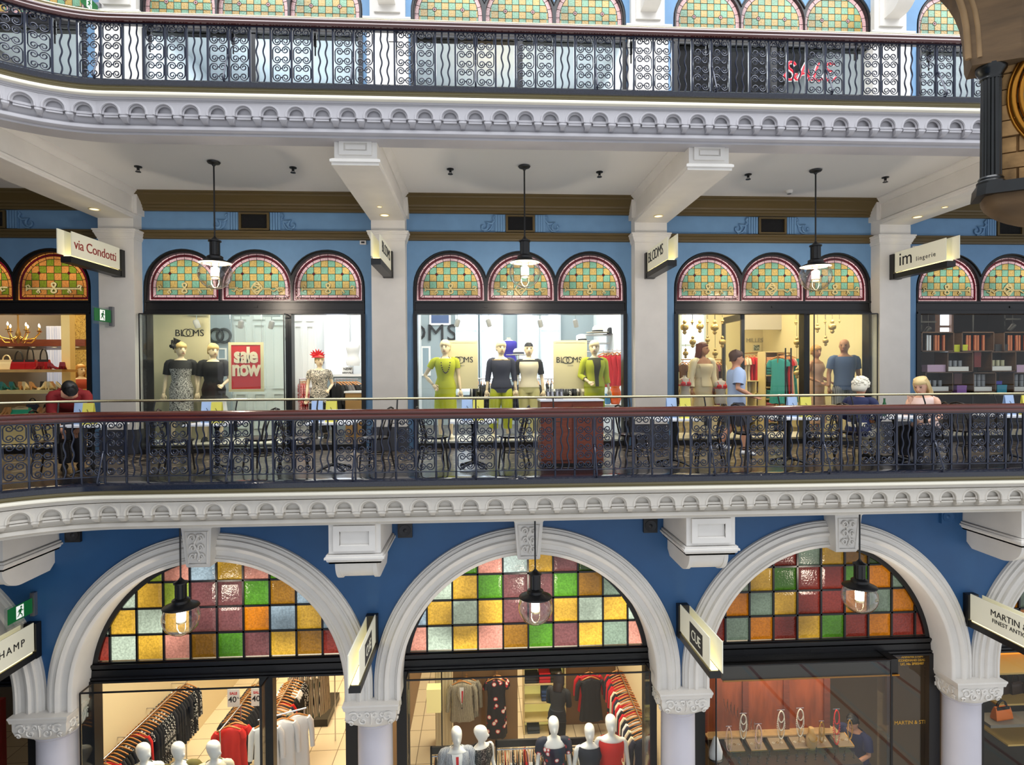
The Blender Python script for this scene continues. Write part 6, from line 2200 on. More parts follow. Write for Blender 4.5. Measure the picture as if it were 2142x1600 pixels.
for (u0, v0, u1, v1, lab) in ((1572, 718, 1592, 737, 'small dark green patterned picture on the cream wall, left one'), (1603, 717, 1625, 736, 'small dark green patterned picture on the cream wall, right one'), (1714, 702, 1744, 722, 'white framed picture left of the male mannequin head'), (1762, 702, 1790, 722, 'white framed picture right of the male mannequin head')):
    framed('picture', u0, v0, u1, v1, 5.185, CRM, pat_mat('foliage_print', [(40, 60, 46), (196, 206, 190)], 'noise', 30, 0.6, 0.5) if u0 < 1700 else mat('pale_sky_print', (196, 214, 220), 0.5), lab, 'picture', 0.05)
FAINT = mat('faint_grey_letters', (176, 168, 140), 0.6)
for u, v, tx in ((1584, 712, 'MILLESIA'), (1613, 709, 'Jasmine')):
    p = at(u, v, 5.18)
    o = lettering('wall_lettering', tx, 0.16, (p.x, 5.19, p.z), FAINT, None, extrude=0.004)
    tag(o, 'faint brand lettering on the cream wall of the lingerie shop, %s word' % ('left' if u < 1600 else 'right'), 'lettering')
# door leaf standing open with long handles
for u, lab in ((1648, 'tall dark door pull handle inside the lingerie shop doorway'),):
    a = at(1643, 728, 0.5)
    t = thing('door_handle_set', (a.x, 0.5, a.z - 0.9), lab, 'door handle')
    for q in (0.0, 0.11): MB().tube([(q, 0, -0.2), (q, 0, 0.9)], 0.014, 8).build('bar', DARK, t, 60)
    for q in (0.75, -0.1): MB().tube([(0, 0, q), (0.11, 0, q)], 0.010, 6).build('spacer', DARK, t, 60)
t = thing('glass_door', (X(1557, 700, 0.4), 0.45, 0.05), 'open glass door leaf edge on, behind the walking man', 'door', kind='structure')
MB().box(-0.02, 0.02, 0.0, 0.9, 0.0, 2.4).build('pane', GLASS, t)
b = MB()
for yy in (0.0, 0.86): b.box(-0.03, 0.03, yy, yy + 0.06, 0, 2.4)
b.box(-0.03, 0.03, 0, 0.92, 2.3, 2.42)
b.build('door_frame', BLACK, t)

# ------------------------------------------------------------------ tea shop
CUBE = mat('walnut_cube', (92, 66, 44), 0.4, var=0.2, scale=5, stretch=(1, 1, 8))
COPPER = mat('copper_tin', (200, 120, 80), 0.22, metal=0.9)
SILVER = mat('silver_tin', (200, 200, 196), 0.22, metal=0.9)
TINW = mat('pale_grey_tin', (176, 178, 182), 0.35)


def cube(u0, v0, u1, v1, y, label):
    a, c = at(u0, v0, y), at(u1, v1, y)
    w, hh = c.x - a.x, a.z - c.z
    t = thing('display_cube', (a.x, y, c.z), label, 'display cube', 'display cubes of the tea shop')
    th = 0.02
    b = MB()
    for x in (0, w - th): b.box(x, x + th, 0, 0.34, 0, hh)
    b.build('side', CUBE, t)
    for z in (0, hh - th): MB().box(0, w, 0, 0.34, z, z + th).build('board', CUBE, t)
    MB().box(0, w, 0.33, 0.345, 0, hh).build('back', mat('dark_back', (30, 26, 26), 0.5), t)
    return a.x, c.z + th, w, hh


def tin(x, y, z, r, hh, m, label, group):
    t = thing('tea_tin', (x, y, z), label, 'tin', group)
    MB().lathe([(r, 0), (r, hh * .93)], (0, 0, 0), 16).build('body', m, t, 40)
    MB().lathe([(r * 1.03, hh * .9), (r * 1.03, hh), (r * .95, hh * 1.01)], (0, 0, 0), 16).build('lid', m, t, 40)


CQ = ('top left', 'top centre', 'top right', 'middle left', 'middle right', 'lower left', 'lower centre', 'lower right')
for q, (u0, v0, u1, v1, kind) in enumerate(((1928, 694, 1996, 735, 'tall'), (2012, 694, 2080, 735, 'tall'), (2100, 694, 2168, 735, 'tall'), (1982, 736, 2036, 778, 'small'), (2074, 735, 2126, 777, 'lit'), (1936, 778, 1994, 820, 'small'), (2036, 779, 2084, 820, 'double'), (2120, 779, 2180, 820, 'double'))):
    x, z, w, hh = cube(u0, v0, u1, v1, 0.95, 'open walnut display cube of tea tins, %s of the tea shop window' % CQ[q])
    if kind == 'tall':
        for k in range(5):
            tin(x + w * (.33 + .13 * k), 1.10 + .04 * (k % 2), z, .035, hh * .8, SILVER if (k < 2 and q == 0) else COPPER, 'tall metal tea canister in the %s cube' % CQ[q], 'tall canisters in the %s cube' % CQ[q])
    else:
        MB().box(x + w * .1, x + w * .9, 1.0, 1.10, z, z + hh * .22).build('price_ledge', WH, label='white lettered ledge in the %s walnut cube' % CQ[q], cat='ledge')
        for r_ in range(2 if kind == 'double' else 1):
            for k in range(4):
                tin(x + w * (.2 + .2 * k), 1.16, z + (.0 if False else hh * .24 + r_ * hh * .31), .037, hh * .29, TINW if kind != 'lit' else mat('cream_tin', (226, 220, 180), 0.4), 'small pale tea tin in the %s cube' % CQ[q], 'small tins in the %s cube' % CQ[q])  # tins of the lit cube coloured paler, its light put into the colour
rk = thing('display_shelf', (0, 0, 0), 'dark glass shelving holding the tea boxes between the walnut cubes', 'shelf')
for k, v in enumerate((736, 779, 822)):
    MB().box(X(1924, v, 1.0), X(2190, v, 1.0), 0.97, 1.3, Z(2030, v, 1.0) - 0.012, Z(2030, v, 1.0)).build('shelf', SHELFGLASS, rk)
for u in (1926, 2034, 2100): MB().box(X(u, 760, 1.31), X(u, 760, 1.31) + 0.03, 1.31, 1.34, 0.0, 2.6).build('upright', DARK, rk)
for (u0, v0, u1, v1, c, lab) in ((1996, 721, 2024, 736, (190, 196, 30), 'lime yellow tea box between the top cubes'), (2082, 720, 2108, 736, (40, 38, 40), 'black tea box with a white edge between the top cubes'), (1940, 763, 1980, 779, (206, 176, 206), 'wide lilac tea box left of the middle left cube'), (2127, 763, 2160, 779, (206, 176, 206), 'lilac tea box at the far right of the middle row'), (2002, 806, 2022, 822, (140, 90, 170), 'small purple tea box beside the lower centre cube'), (2086, 805, 2106, 822, (30, 140, 170), 'turquoise tea box right of the lower centre cube'), (2084, 797, 2096, 804, (60, 60, 170), 'little blue box standing on the turquoise tea box'), (2038, 735, 2052, 768, (110, 24, 20), 'tall dark red pouch between the middle cubes'), (1996, 781, 2012, 804, (70, 20, 22), 'dark maroon pouch above the purple tea box')):
    a, c2 = at(u0, v0, 1.0), at(u1, v1, 1.0)
    t = thing('tea_box', (a.x, 1.0, c2.z), lab, 'box')
    w, hh = c2.x - a.x, a.z - c2.z
    MB().box(0, w, 0, 0.15, 0, hh * .8).build('box', mat('box_%d_%d_%d' % c, c, 0.5), t)
    MB().box(-.003, w + .003, -.003, .153, hh * .72, hh).build('lid', mat('box_%d_%d_%d' % c, c, 0.5), t)
for (u, v, lab) in ((1941, 690, 'black spotlight at the top left of the tea shop window'), (2118, 684, 'black spotlight near the top right of the tea shop window')):
    spot(u, v, 1.2, lab, DARK, 0.5)

# ------------------------------------------------------------------ shoe shop
def handbag(x, y, z, w, h_, m, label, group=None, rot=0.0, hand=0.6, trim=None):
    t = thing('handbag', (x, y, z), label, 'handbag', group, rot)
    d = w * .32
    b = MB()
    secs = [(0, .5, .5), (.08, .52, .55), (.6, .49, .4), (.92, .45, .22), (1.0, .43, .16)]
    vs = []
    for zz, a, c in secs:
        for (sx, sy) in ((-1, -1), (1, -1), (1, 1), (-1, 1)): vs.append((sx * a * w, sy * c * d, zz * h_))
    fs = [(0, 1, 2, 3), (16, 17, 18, 19)]
    for q in range(4):
        for j in range(4): fs.append((q * 4 + j, q * 4 + (j + 1) % 4, q * 4 + 4 + (j + 1) % 4, q * 4 + 4 + j))
    b.addf(vs, fs)
    b.build('body', m, t)
    MB().box(-w * .40, w * .40, -d * .30, -d * .12, h_ * .68, h_ * 1.0).build('flap', trim or m, t)
    for sy in (-1, 1):
        MB().tube([(w * .28 * math.cos(a), sy * d * .12, h_ * .97 + h_ * hand * math.sin(a)) for a in [PI * k / 12 for k in range(13)]], w * .028, 6).build('handle', trim or m, t, 60)


def shoe(x, y, z, rot, m, label, group, L=0.24, heel=0.06):
    t = thing('shoe', (x, y, z), label, 'shoe', group, rot)
    b = MB()
    vs, fs = [], []
    N = 7
    for q in range(N + 1):
        s = q / N
        zz = heel * (1 - min(1, s / .6)) ** 1.5
        w = .034 + .012 * math.sin(PI * min(1, s * 1.05)) if s < .98 else .02
        up = .055 * (1 - s) ** .7 + .022
        if .25 < s < .7: up *= .6
        y0 = (s - .5) * L
        vs += [(-w, y0, zz), (w, y0, zz), (w * .85, y0, zz + up), (-w * .85, y0, zz + up)]
    for q in range(N):
        for j in range(4): fs.append((q * 4 + j, q * 4 + (j + 1) % 4, q * 4 + 4 + (j + 1) % 4, q * 4 + 4 + j))
    fs += [(0, 1, 2, 3), tuple(N * 4 + j for j in range(4))]
    b.addf(vs, fs).build('upper', m, t, 50)
    MB().loft([(0, -L * .45, 0, .009, .009), (0, -L * .45, heel, .026, .024)], 8).build('heel', m, t, 50)


RBAG = mat('red_leather', (150, 14, 22), 0.3)
TAN = mat('tan_leather', (190, 140, 90), 0.4)
CREAML = mat('cream_leather', (224, 206, 164), 0.4)
TEAL = mat('teal_leather', (30, 110, 110), 0.4)
AQUA = mat('aqua_leather', (50, 190, 150), 0.4)
sh = thing('shoe_display', (0, 0, 0), 'cream display shelving full of shoes and bags at the left edge', 'shelves')
CRSH = mat('cream_shelf', (222, 204, 150), 0.5)
zs = {k: Z(60, v, 1.2) for k, v in (('a', 773), ('b', 815), ('c', 868), ('d', 905))}
MB().box(-4.2, X(141, 774, 1.2), 1.05, 1.5, zs['a'] - .05, zs['a']).build('shelf', WOOD, sh)
MB().box(-4.2, X(141, 815, 1.0), 0.85, 1.6, zs['b'] - .07, zs['b']).build('shelf', CRSH, sh)
MB().box(-4.2, X(141, 868, 1.0), 0.85, 1.6, zs['c'] - .05, zs['c']).build('shelf', CRSH, sh)
MB().box(-4.2, X(141, 868, 1.0), 0.70, 1.6, 0.12, 0.45).build('plinth', CRSH, sh)
MB().box(X(124, 840, 1.0), X(141, 840, 1.0), 0.85, 1.6, 0.4, zs['b']).build('upright', CRSH, sh)
MB().box(X(132, 720, 1.6), X(150, 720, 1.6), 1.55, 1.7, 0.1, 2.6).build('upright', CRSH, sh)
for k, (u, m, w, hd) in enumerate(((40, RBAG, .26, .9), (64, RBAG, .22, 1.3), (92, RBAG, .24, 1.1), (14, CREAML, .24, .5))):
    handbag(X(u, 770, 1.25), 1.25, zs['a'], w, .19, m, ('dark red handbag with black handles on the upper shelf, leftmost', 'dark red handbag with a long strap on the upper shelf', 'dark red handbag with tall handle on the upper shelf, rightmost', 'cream handbag on the upper shelf at the left edge')[k], None, 0, hd, BLK if k < 3 else None)
rnd = random.Random(2)
for k, u in enumerate((78, 84, 116, 121, 128, 134)): shoe(X(u, 770, 1.15), 1.15, zs['a'], rnd.uniform(-1, 1), RBAG, 'red shoe on the upper wooden shelf of the shoe shop', 'red shoes on the upper shelf')
for k, u in enumerate((6, 14, 22, 30, 44, 52, 62, 72, 80, 88, 96, 104, 112, 118, 126, 134)):
    shoe(X(u, 812, 1.0), 1.0 + .06 * (k % 3), zs['b'], rnd.uniform(-1.2, 1.2), (TEAL, TEAL, BLK, TEAL, TAN, BLK, CREAML, TAN)[k % 8] if k < 8 else (CREAML, TAN, BLK)[k % 3], ('teal or black' if k < 8 else 'cream, tan or black') + ' heeled shoe on the wide cream shelf of the shoe shop', 'shoes on the wide cream shelf, %s half' % ('left' if k < 8 else 'right'), heel=.08)
handbag(X(45, 865, 1.0), 1.0, zs['c'], .36, .15, AQUA, 'aqua green clutch bag on the lower cream shelf', None, 0, .15, CREAML)
handbag(X(68, 835, 1.3), 1.3, zs['c'], .24, .2, mat('slate_leather', (50, 60, 84), 0.4), 'slate blue handbag behind the aqua clutch')
handbag(X(104, 835, 1.3), 1.3, zs['c'], .22, .2, BLK, 'black handbag at the right of the lower cream shelf')
for k, u in enumerate((4, 12, 76, 82, 97, 101, 110, 116)): shoe(X(u, 866, .95), .95, zs['c'], rnd.uniform(.8, 1.8), TAN, 'tan heeled shoe on the lower cream shelf', 'tan shoes on the lower shelf', heel=.09)
for k, u in enumerate((14, 22, 32, 40, 56, 62, 74, 84, 92, 100, 110, 118)): shoe(X(u, 900, .85), .85, .45, rnd.uniform(-1.4, 1.4), REDC if k != 5 else CREAML, 'red shoe on the bottom cream plinth' if k != 5 else 'single cream shoe among the red shoes on the bottom plinth', 'red shoes on the bottom plinth' if k != 5 else None, heel=.06)
MB().box(-4.3, X(178, 715, 2.3), 2.3, 4.0, Z(90, 724, 2.3), Z(90, 710, 2.3)).build('bulkhead', WOODR, label='brown ceiling bulkhead with small downlights in the shoe shop', cat='bulkhead', kind='structure')
for k, u in enumerate((18, 65, 110, 158)):
    p = at(u, 722, 2.5)
    t = thing('recessed_downlight', (p.x, 2.55, Z(90, 724, 2.3)), 'small lit downlight under the brown bulkhead of the shoe shop, %s from the left' % ('first', 'second', 'third', 'fourth')[k], 'downlight', 'shoe shop downlights')
    MB().lathe([(.06, 0), (.06, -.012), (.045, -.012), (.04, -.004)], (0, 0, 0), 16, cap=False).build('trim_ring', WH, t)
    MB().lathe([(.045, -.010), (0.001, -.008)], (0, 0, 0), 16, cap=False).build('lens', mat('lit_downlight_warm', (255, 236, 190), 0.4, emit=4), t)
p = at(38, 696, 1.9)
t = thing('chandelier', tuple(p), 'gold branched chandelier with lit candle bulbs in the shoe shop', 'chandelier')
MB().lathe([(0.01, -.22), (.03, -.18), (.02, -.1), (.05, -.03), (.03, .04), (.015, .12), (.012, .9)], (0, 0, 0), 12).build('stem', BRONZE, t, 60)
for k in range(8):
    a = 2 * PI * k / 8 + .2
    c, s = math.cos(a), math.sin(a)
    arm = MB().tube([(0, 0, -.05), (.12 * c, .12 * s, -.14), (.28 * c, .28 * s, -.10), (.36 * c, .36 * s, .0), (.36 * c, .36 * s, .03)], .009, 6)
    arm.lathe([(.03, .03), (.045, .045), (.012, .05), (.012, .12)], (.36 * c, .36 * s, 0), 10)
    arm.tube([(.3 * c, .3 * s, -.1), (.22 * c, .22 * s, -.2), (.14 * c, .14 * s, -.2)], .007, 5)
    arm.build('arm', mat('polished_gold', (206, 164, 80), 0.25, metal=0.9), t, 60)
    MB().lathe([(.008, .12), (.016, .145), (.01, .17), (.002, .19)], (.36 * c, .36 * s, 0), 8).build('bulb', mat('candle_bulb', (255, 240, 210), 0.4, emit=12), t, 60)

# ------------------------------------------------------------------ cafe on the middle gallery
WT = mat('white_table_top', (226, 228, 232), 0.3)
BENT = mat('dark_bentwood', (26, 20, 18), 0.35)
tb = []
TU = (190, 452, 697, 990, 1408, 1652, 1874, 2112)
TN = ('table under the bending person in red', 'table in front of the lace dress mannequin', 'table in front of the open doorway', 'table in front of the lime dress mannequin', 'table left of the walking man', 'table right of the walking man', 'table between the two seated women', 'table by the right edge')
tx = []
for k, u in enumerate(TU):
    x = X(u, 885, -2.15)
    tx.append(x)
    t = thing('cafe_table', (x, -2.12, 0), 'white topped cafe %s' % TN[k], 'table', 'cafe tables along the balustrade')
    MB().box(-.33, .33, -.28, .28, .66, .685).build('table_top', WT, t)
    MB().lathe([(.03, .06), (.028, .60), (.06, .655)], (0, 0, 0), 12).build('column', DARK, t, 50)
    for a in range(4):
        c, s = math.cos(PI / 4 + a * PI / 2), math.sin(PI / 4 + a * PI / 2)
        MB().tube([(0.02 * c, 0.02 * s, .09), (.18 * c, .18 * s, .05), (.26 * c, .26 * s, .015)], [.022, .018, .014], 8).build('foot', DARK, t, 50)
CB_ = {}
sm = MB().lathe([(.19, .43), (.20, .44), (.20, .455), (.18, .46)], (0, 0, 0), 24)
CB_['seat'] = sm.mesh('seat', BENT, 50)
for nm, pts in (('fl', [(.13, -.13, .44), (.16, -.17, .0)]), ('fr', [(-.13, -.13, .44), (-.16, -.17, .0)]), ('bl', [(.13, .14, .44), (.17, .22, .0)]), ('br', [(-.13, .14, .44), (-.17, .22, .0)])):
    CB_[nm] = MB().tube(pts, [.016, .012], 8).mesh('leg', BENT, 60)
CB_['back'] = MB().tube([(.17, .13, .44), (.18, .17, .62), (.16, .21, .78), (.09, .235, .86), (0, .24, .88), (-.09, .235, .86), (-.16, .21, .78), (-.18, .17, .62), (-.17, .13, .44)], .013, 8).mesh('backrest', BENT, 60)
CB_['inner'] = MB().tube([(.10, .14, .45), (.11, .175, .62), (.07, .20, .74), (0, .21, .78), (-.07, .20, .74), (-.11, .175, .62), (-.10, .14, .45)], .010, 8).mesh('inner_hoop', BENT, 60)
CB_['ring'] = MB().tube([(.14 * math.cos(a), .14 * math.sin(a), .22) for a in [2 * PI * q / 20 for q in range(20)]], .009, 6, closed=True).mesh('leg_ring', BENT, 60)


def chair(x, y, rot, label):
    t = thing('cafe_chair', (x, y, 0), label, 'chair', 'bentwood chairs along the balustrade', rot)
    for nm in ('seat', 'fl', 'fr', 'bl', 'br', 'back', 'inner', 'ring'):
        put({'fl': 'leg', 'fr': 'leg', 'bl': 'leg', 'br': 'leg', 'back': 'backrest', 'inner': 'inner_hoop', 'ring': 'leg_ring'}.get(nm, nm), CB_[nm], t)


for k, x in enumerate(tx):
    for sg in (-1, 1):
        if k == 0 and sg > 0 or k == 7 and sg > 0: continue
        chair(x + sg * .56, -2.05, -sg * (PI / 2 + .25) if True else 0, 'dark bentwood chair on the %s of the %s' % ('left' if sg < 0 else 'right', TN[k].replace('table', 'table', 1)))
MB_B, MB_Y = mat('pale_blue_card', (166, 190, 226), 0.5), mat('yellow_card', (224, 214, 96), 0.5)


def card(x, y, z, w, hh, m, label, rot, group):
    t = thing('menu_card', (x, y, z), label, 'menu card', group, rot)
    for sy in (-1, 1):
        MB().addf([(-w / 2, sy * .05, 0), (w / 2, sy * .05, 0), (w / 2, sy * .004, hh), (-w / 2, sy * .004, hh), (-w / 2, sy * .053, 0), (w / 2, sy * .053, 0), (w / 2, sy * .007, hh), (-w / 2, sy * .007, hh)], [(0, 1, 2, 3), (4, 7, 6, 5), (0, 4, 5, 1), (1, 5, 6, 2), (2, 6, 7, 3), (3, 7, 4, 0)]).build('leaf', m, t)
    MB().tube([(-.01, -.034, hh * .5), (.012, -.030, hh * .6), (-.008, -.024, hh * .7)], .003, 4).build('motif', INK, t)


for k, (ub, uy) in enumerate(((167, 192), (433, 458), (663, 696), (977, 1001), (1405, 1430), (1658, 1680), (None, None), (2112, 2140))):
    if ub is None: continue
    card(X(ub, 860, -2.1), -2.08, .686, .15, .29, MB_B, 'pale blue folded menu card on the %s' % TN[k], .1, 'blue menu cards on the cafe tables')
    card(X(uy, 860, -2.1), -2.16, .686, .15, .29, MB_Y, 'yellow folded menu card on the %s' % TN[k], -.1, 'yellow menu cards on the cafe tables')
a, c = at(1131, 838, -2.1), at(1262, 838, -2.1)
t = thing('service_cabinet', ((a.x + c.x) / 2, -2.1, 0), 'mahogany service cabinet with a white top behind the balustrade', 'cabinet')
w = (c.x - a.x) / 2
MB().box(-w, w, 0, .45, .05, .94).build('carcass', WOODR, t)
MB().box(-w - .01, w + .01, -.01, .46, .94, .965).build('top', WT, t)
MB().box(-w + .02, w - .02, .02, .43, 0, .05).build('plinth', DARK, t)
for sg in (-1, 1):
    dr = MB().box(-w + .02 if sg < 0 else .01, -.01 if sg < 0 else w - .02, -.015, 0, .1, .9).build('door', WOODR, t)
    MB().ball((sg * .05, -.025, .55), .012, n=8, k=5).build('knob', BRASS, dr, 60)
for k, u in enumerate((1146, 1155, 1165, 1174)):
    p = at(u, 830, -1.9)
    t = thing('cutlery_tub', (p.x, -1.9, .965), 'silver cutlery tub on the mahogany cabinet, %s from the left' % ('first', 'second', 'third', 'fourth')[k], 'tub', 'cutlery tubs')
    MB().lathe([(.028, 0), (.033, .11), (.030, .11), (.026, .005)], (0, 0, 0), 14, cap=False).build('tub', CHROME, t, 50)
    for q in range(4): MB().tube([(.012 * math.cos(q * 1.6), .012 * math.sin(q * 1.6), .01), (.022 * math.cos(q * 1.6), .022 * math.sin(q * 1.6), .15)], .004, 5).build('handle', CHROME, t)
p = at(1850, 852, -2.1)
t = thing('bottle', (p.x, -2.1, .686), 'green glass bottle on the table between the two seated women', 'bottle')
MB().lathe([(.032, 0), (.034, .02), (.034, .15), (.014, .21), (.013, .25), (.016, .252), (.016, .26)], (0, 0, 0), 16).build('body', mat('bottle_green', (30, 90, 50), 0.1, coat=.5), t, 50)
MB().lathe([(.0345, .05), (.0345, .12)], (0, 0, 0), 16, cap=False).build('paper_label', WHITEC, t)

# ------------------------------------------------------------------ people on the middle gallery
DARKH = mat('black_hair', (14, 12, 12), 0.5)
DENIM = mat('dark_trousers', (26, 26, 32), 0.8)
R1 = Pose('reach', 'reach', lean=1.05, turn=0.3, tilt=0.35)
p = at(166, 880, -1.55)
figure('person', p.x - .06, -1.62, 0, .55, 1.68, 'person in a dark red jacket bending over the leftmost cafe table', 'person', SKINP, R1, [('jacket', garment_torso(R1, 1.68, .50, .01, .02, .83, 1.7, 1.2), mat('dark_red_cloth', (120, 8, 14), 0.8)), ('trousers', trousers(R1, 1.68, 1.95, wide=1.1), DENIM), ('hair', hair_cap(R1, 1.68, 'short'), DARKH), ('shoe', shoes(R1, 1.68), BLK)], foot=False)
R2 = Pose('bent', 'bent', male=True, legs='walk', turn=0.1)
p = at(1540, 800, -1.25)
figure('person', p.x, -1.25, 0, 1.35, 1.70, 'person walking right in a pale blue shirt, dark shorts and white shoes', 'person', SKINP, R2, [('shirt', garment_torso(R2, 1.70, .48, .015, .018, .828, .7, 1.3), mat('pale_blue_shirt', (176, 196, 228), 0.8)), ('shorts', trousers(R2, 1.70, .9, wide=1.25), mat('charcoal_shorts', (64, 64, 74), 0.8)), ('hair', hair_cap(R2, 1.70), mat('brown_hair', (92, 70, 60), 0.6)), ('shoe', shoes(R2, 1.70), WHITEC)], foot=False)
SEAT = -.38
R3 = Pose('table', 'table', legs='sit', lean=.12, seat=SEAT)
xo = tx[6]
figure('person', xo - .50, -2.03, 0, 2.1, 1.62, 'seated person with white curly hair and a navy top, seen from behind', 'person', SKINP, R3, [('top', garment_torso(R3, 1.62, .49, .01, .016, .83, 1.2, 1.15), mat('navy_blue_knit', (34, 40, 78), 0.8)), ('trousers', trousers(R3, 1.62, 1.9), CREAMC), ('hair', hair_cap(R3, 1.62, 'curly'), mat('white_hair', (236, 230, 210), 0.7)), ('shoe', shoes(R3, 1.62), BLK)], foot=False)
R4 = Pose('chin', 'table', legs='sit', lean=.22, seat=SEAT, tilt=.25, turn=0.1)
figure('person', xo + .58, -2.03, 0, -1.15, 1.66, 'seated person with long blond hair and a pale sleeveless top, facing left', 'person', mat('fair_skin', (226, 178, 152), 0.55), R4, [('top', garment_torso(R4, 1.66, .49, .01, .013, .82), mat('pale_pink_top', (232, 206, 196), 0.8)), ('trousers', trousers(R4, 1.66, 1.95), DENIM), ('hair', hair_cap(R4, 1.66, 'long'), mat('ash_blond_hair', (222, 196, 140), 0.5)), ('shoe', shoes(R4, 1.66), BLK)], foot=False)
# ------------------------------------------------------------------ shops of the lower storey
L0S = ('dark bag shop at the lower left', 'clothes shop behind the left arch', 'clothes shop behind the middle arch', 'jewellery shop behind the right arch', 'bag shop at the lower right')
CW = mat('warm_cream_wall', (214, 196, 158), 0.6)
TAUPE = mat('brown_wall', (128, 98, 66), 0.6)
PANELW = mat('orange_brown_panel', (140, 66, 32), 0.3, var=0.25, scale=4, stretch=(3, 3, 0.6))
WLS = [SDARK, CW, TAUPE, PANELW, SDARK]
YB = 6.0
for i in range(5):
    xa, xb = COLX[i], COLX[i + 1]
    MB().box(xa, xb, YB, YB + 0.15, Z0, -0.5).build('wall_back', WLS[i], label='back wall of the ' + L0S[i], cat='wall', kind='structure')
    if i: MB().box(xa - 0.06, xa + 0.06, GY + 0.1, YB, Z0, -0.5).build('wall_left', CW if i in (1, ) else (SDARK if i == 4 else TAUPE), label='party wall on the left of the ' + L0S[i], cat='wall', kind='structure')
    if i == 2: MB().box(xb - 0.10, xb - 0.06, GY + 0.1, 2.15, Z0, -0.5).build('wall_right', CW, label='cream right wall of the ' + L0S[i], cat='wall', kind='structure')
for i, (pw, c) in enumerate(((14, (1, .8, .6)), (560, (1, .88, .66)), (560, (1, .88, .64)), (330, (1, .8, .55)), (200, (1, .84, .6)))):
    area('lower_shop_light', (ARC_C[i], 2.2, -0.7), (0, 0, 0), 3.6, 5.5, pw, c)
area('lower_window_light', (ARC_C[1], -0.9, -3.15), (0, 0, 0), 3.2, 0.4, 22, (1, .93, .8))
area('lower_window_light', (ARC_C[2], -0.9, -3.15), (0, 0, 0), 3.2, 0.4, 26, (1, .93, .8))
area('jewellery_case_fill', (ARC_C[3] - .3, -1.38, Z(1680, 1421, LY) - .03), (0, 0, 0), 2.3, 0.25, 24, (1, .86, .62))  # unseen lamp added under the canopy to brighten the case
RGLASS = glass_mat('dark_reflective_glass', (0.95, 0.96, 0.96), 1.0, base=0.045)
for i, c in enumerate(ARC_C):
    w = bpy.data.objects['window_%d' % (11 + i)]
    g = RGLASS if i == 3 else GLASS
    hx = AR - 0.07
    if i in (1, 2, 3):
        xa, xb = {1: (c - hx - .02, mx1 if False else X(548, 1500, LY)), 2: (c - hx, c + hx), 3: (X(1497, 1500, LY), X(1862, 1500, LY))}[i]
        zt = Z((xa and {1: 360, 2: 1100, 3: 1680}[i]), {1: 1442, 2: 1413, 3: 1386}[i], LY)
        t = thing('glass_showcase', (0, 0, 0), 'frameless glass show case in front of the %s' % L0S[i], 'show case', kind='structure')
        y0, y1 = LY - 0.02, GY - 0.06
        MB().box(xa, xb, y0, y0 + .01, Z0 + .2, zt).build('glass_pane', g, t)
        MB().box(xa, xb, y0, y1, zt - .006, zt).build('glass_top', g, t)
        for xx in (xa, xb): MB().box(xx - .005, xx + .005, y0, y1, Z0 + .2, zt).build('glass_side', g, t)
        e = MB()
        for xx in (xa, xb):
            e.box(xx - .009, xx + .009, y0 - .006, y0 + .012, Z0 + .2, zt)
            e.box(xx - .009, xx + .009, y0, y1, zt - .008, zt + .008)
        e.box(xa, xb, y0 - .006, y0 + .012, zt - .010, zt + .010)
        e.build('edge_trim', BLACK, t)
    if i in (0, 4): MB().box(c - hx, c + hx, GY - .01, GY, Z0 + .1, -3.21).build('glass_pane', g, w)
    if i == 3: MB().box(X(1864, 1500, GY), c + hx, GY - .01, GY, Z0 + .1, -3.21).build('glass_pane', g, w)

RZ = -4.75
def rail0(u0, v0, u1, v1, label, z=RZ):
    return rail(atz(u0, v0, z), atz(u1, v1, z), label, CHROME, Z0), atz(u0, v0, z), atz(u1, v1, z)


REDT = mat('tomato_red_cloth', (204, 30, 20), 0.7)
CHARC = mat('charcoal_cloth', (34, 34, 38), 0.8)
ZIG = pat_mat('zigzag_weave', [(40, 38, 36), (196, 184, 158)], 'wave', 24, 0.8, 0.5, dist=4, stretch=(1, 1, .35))
MULTI = pat_mat('multi_stripe', [(30, 24, 24), (226, 214, 186), (150, 40, 36), (226, 214, 186), (40, 60, 50)], 'wave', 7, 0.7, [.2, .5, .6, .85], dist=1, stretch=(1, 1, .1))
FLORAL = pat_mat('dark_floral', [(236, 222, 214), (186, 30, 40), (22, 20, 26)], 'voronoi', 6.5, 0.7, [.22, .30], soft=.02)
FLORALN = pat_mat('navy_floral', [(238, 226, 222), (180, 40, 50), (26, 32, 52)], 'voronoi', 9, 0.7, [.22, .32], soft=.02)
_, a, c = rail0(212, 1592, 394, 1422, 'long chrome wall rail of dark garments in the left clothes shop')
for q in (.25, .6, .95):
    p = a + (c - a) * q
    MB().tube([(p.x, p.y, p.z), (COLX[1] + .06, p.y, p.z)], .009, 6).build('rail_bracket', CHROME, label='thin chrome wall bracket holding the long rail, %s from the window' % {.25: 'first', .6: 'second', .95: 'third'}[q], cat='bracket')
fill_rail(a, c, 30, ['top', 'coat', 'dress', 'coat'], [BLK, BLK, CHARC, BLK, WHITEC, BLK, DOTS, REDT], 'dark or white garment on the long wall rail of the left clothes shop', 'garments on the long wall rail', L=.85, w=.21, seed=21, jit=.05)
_, a, c = rail0(484, 1500, 545, 1420, 'chrome floor rail behind the red dress in the left clothes shop')
fill_rail(a, c, 14, ['coat', 'top', 'dress'], [BLK, CHARC, BLK], 'black garment on the rail behind the red dress', 'garments on the rail behind the red dress', L=.9, w=.21, seed=22, jit=.05)
_, a, c = rail0(574, 1487, 615, 1413, 'chrome floor rail right of the black mullion in the left clothes shop')
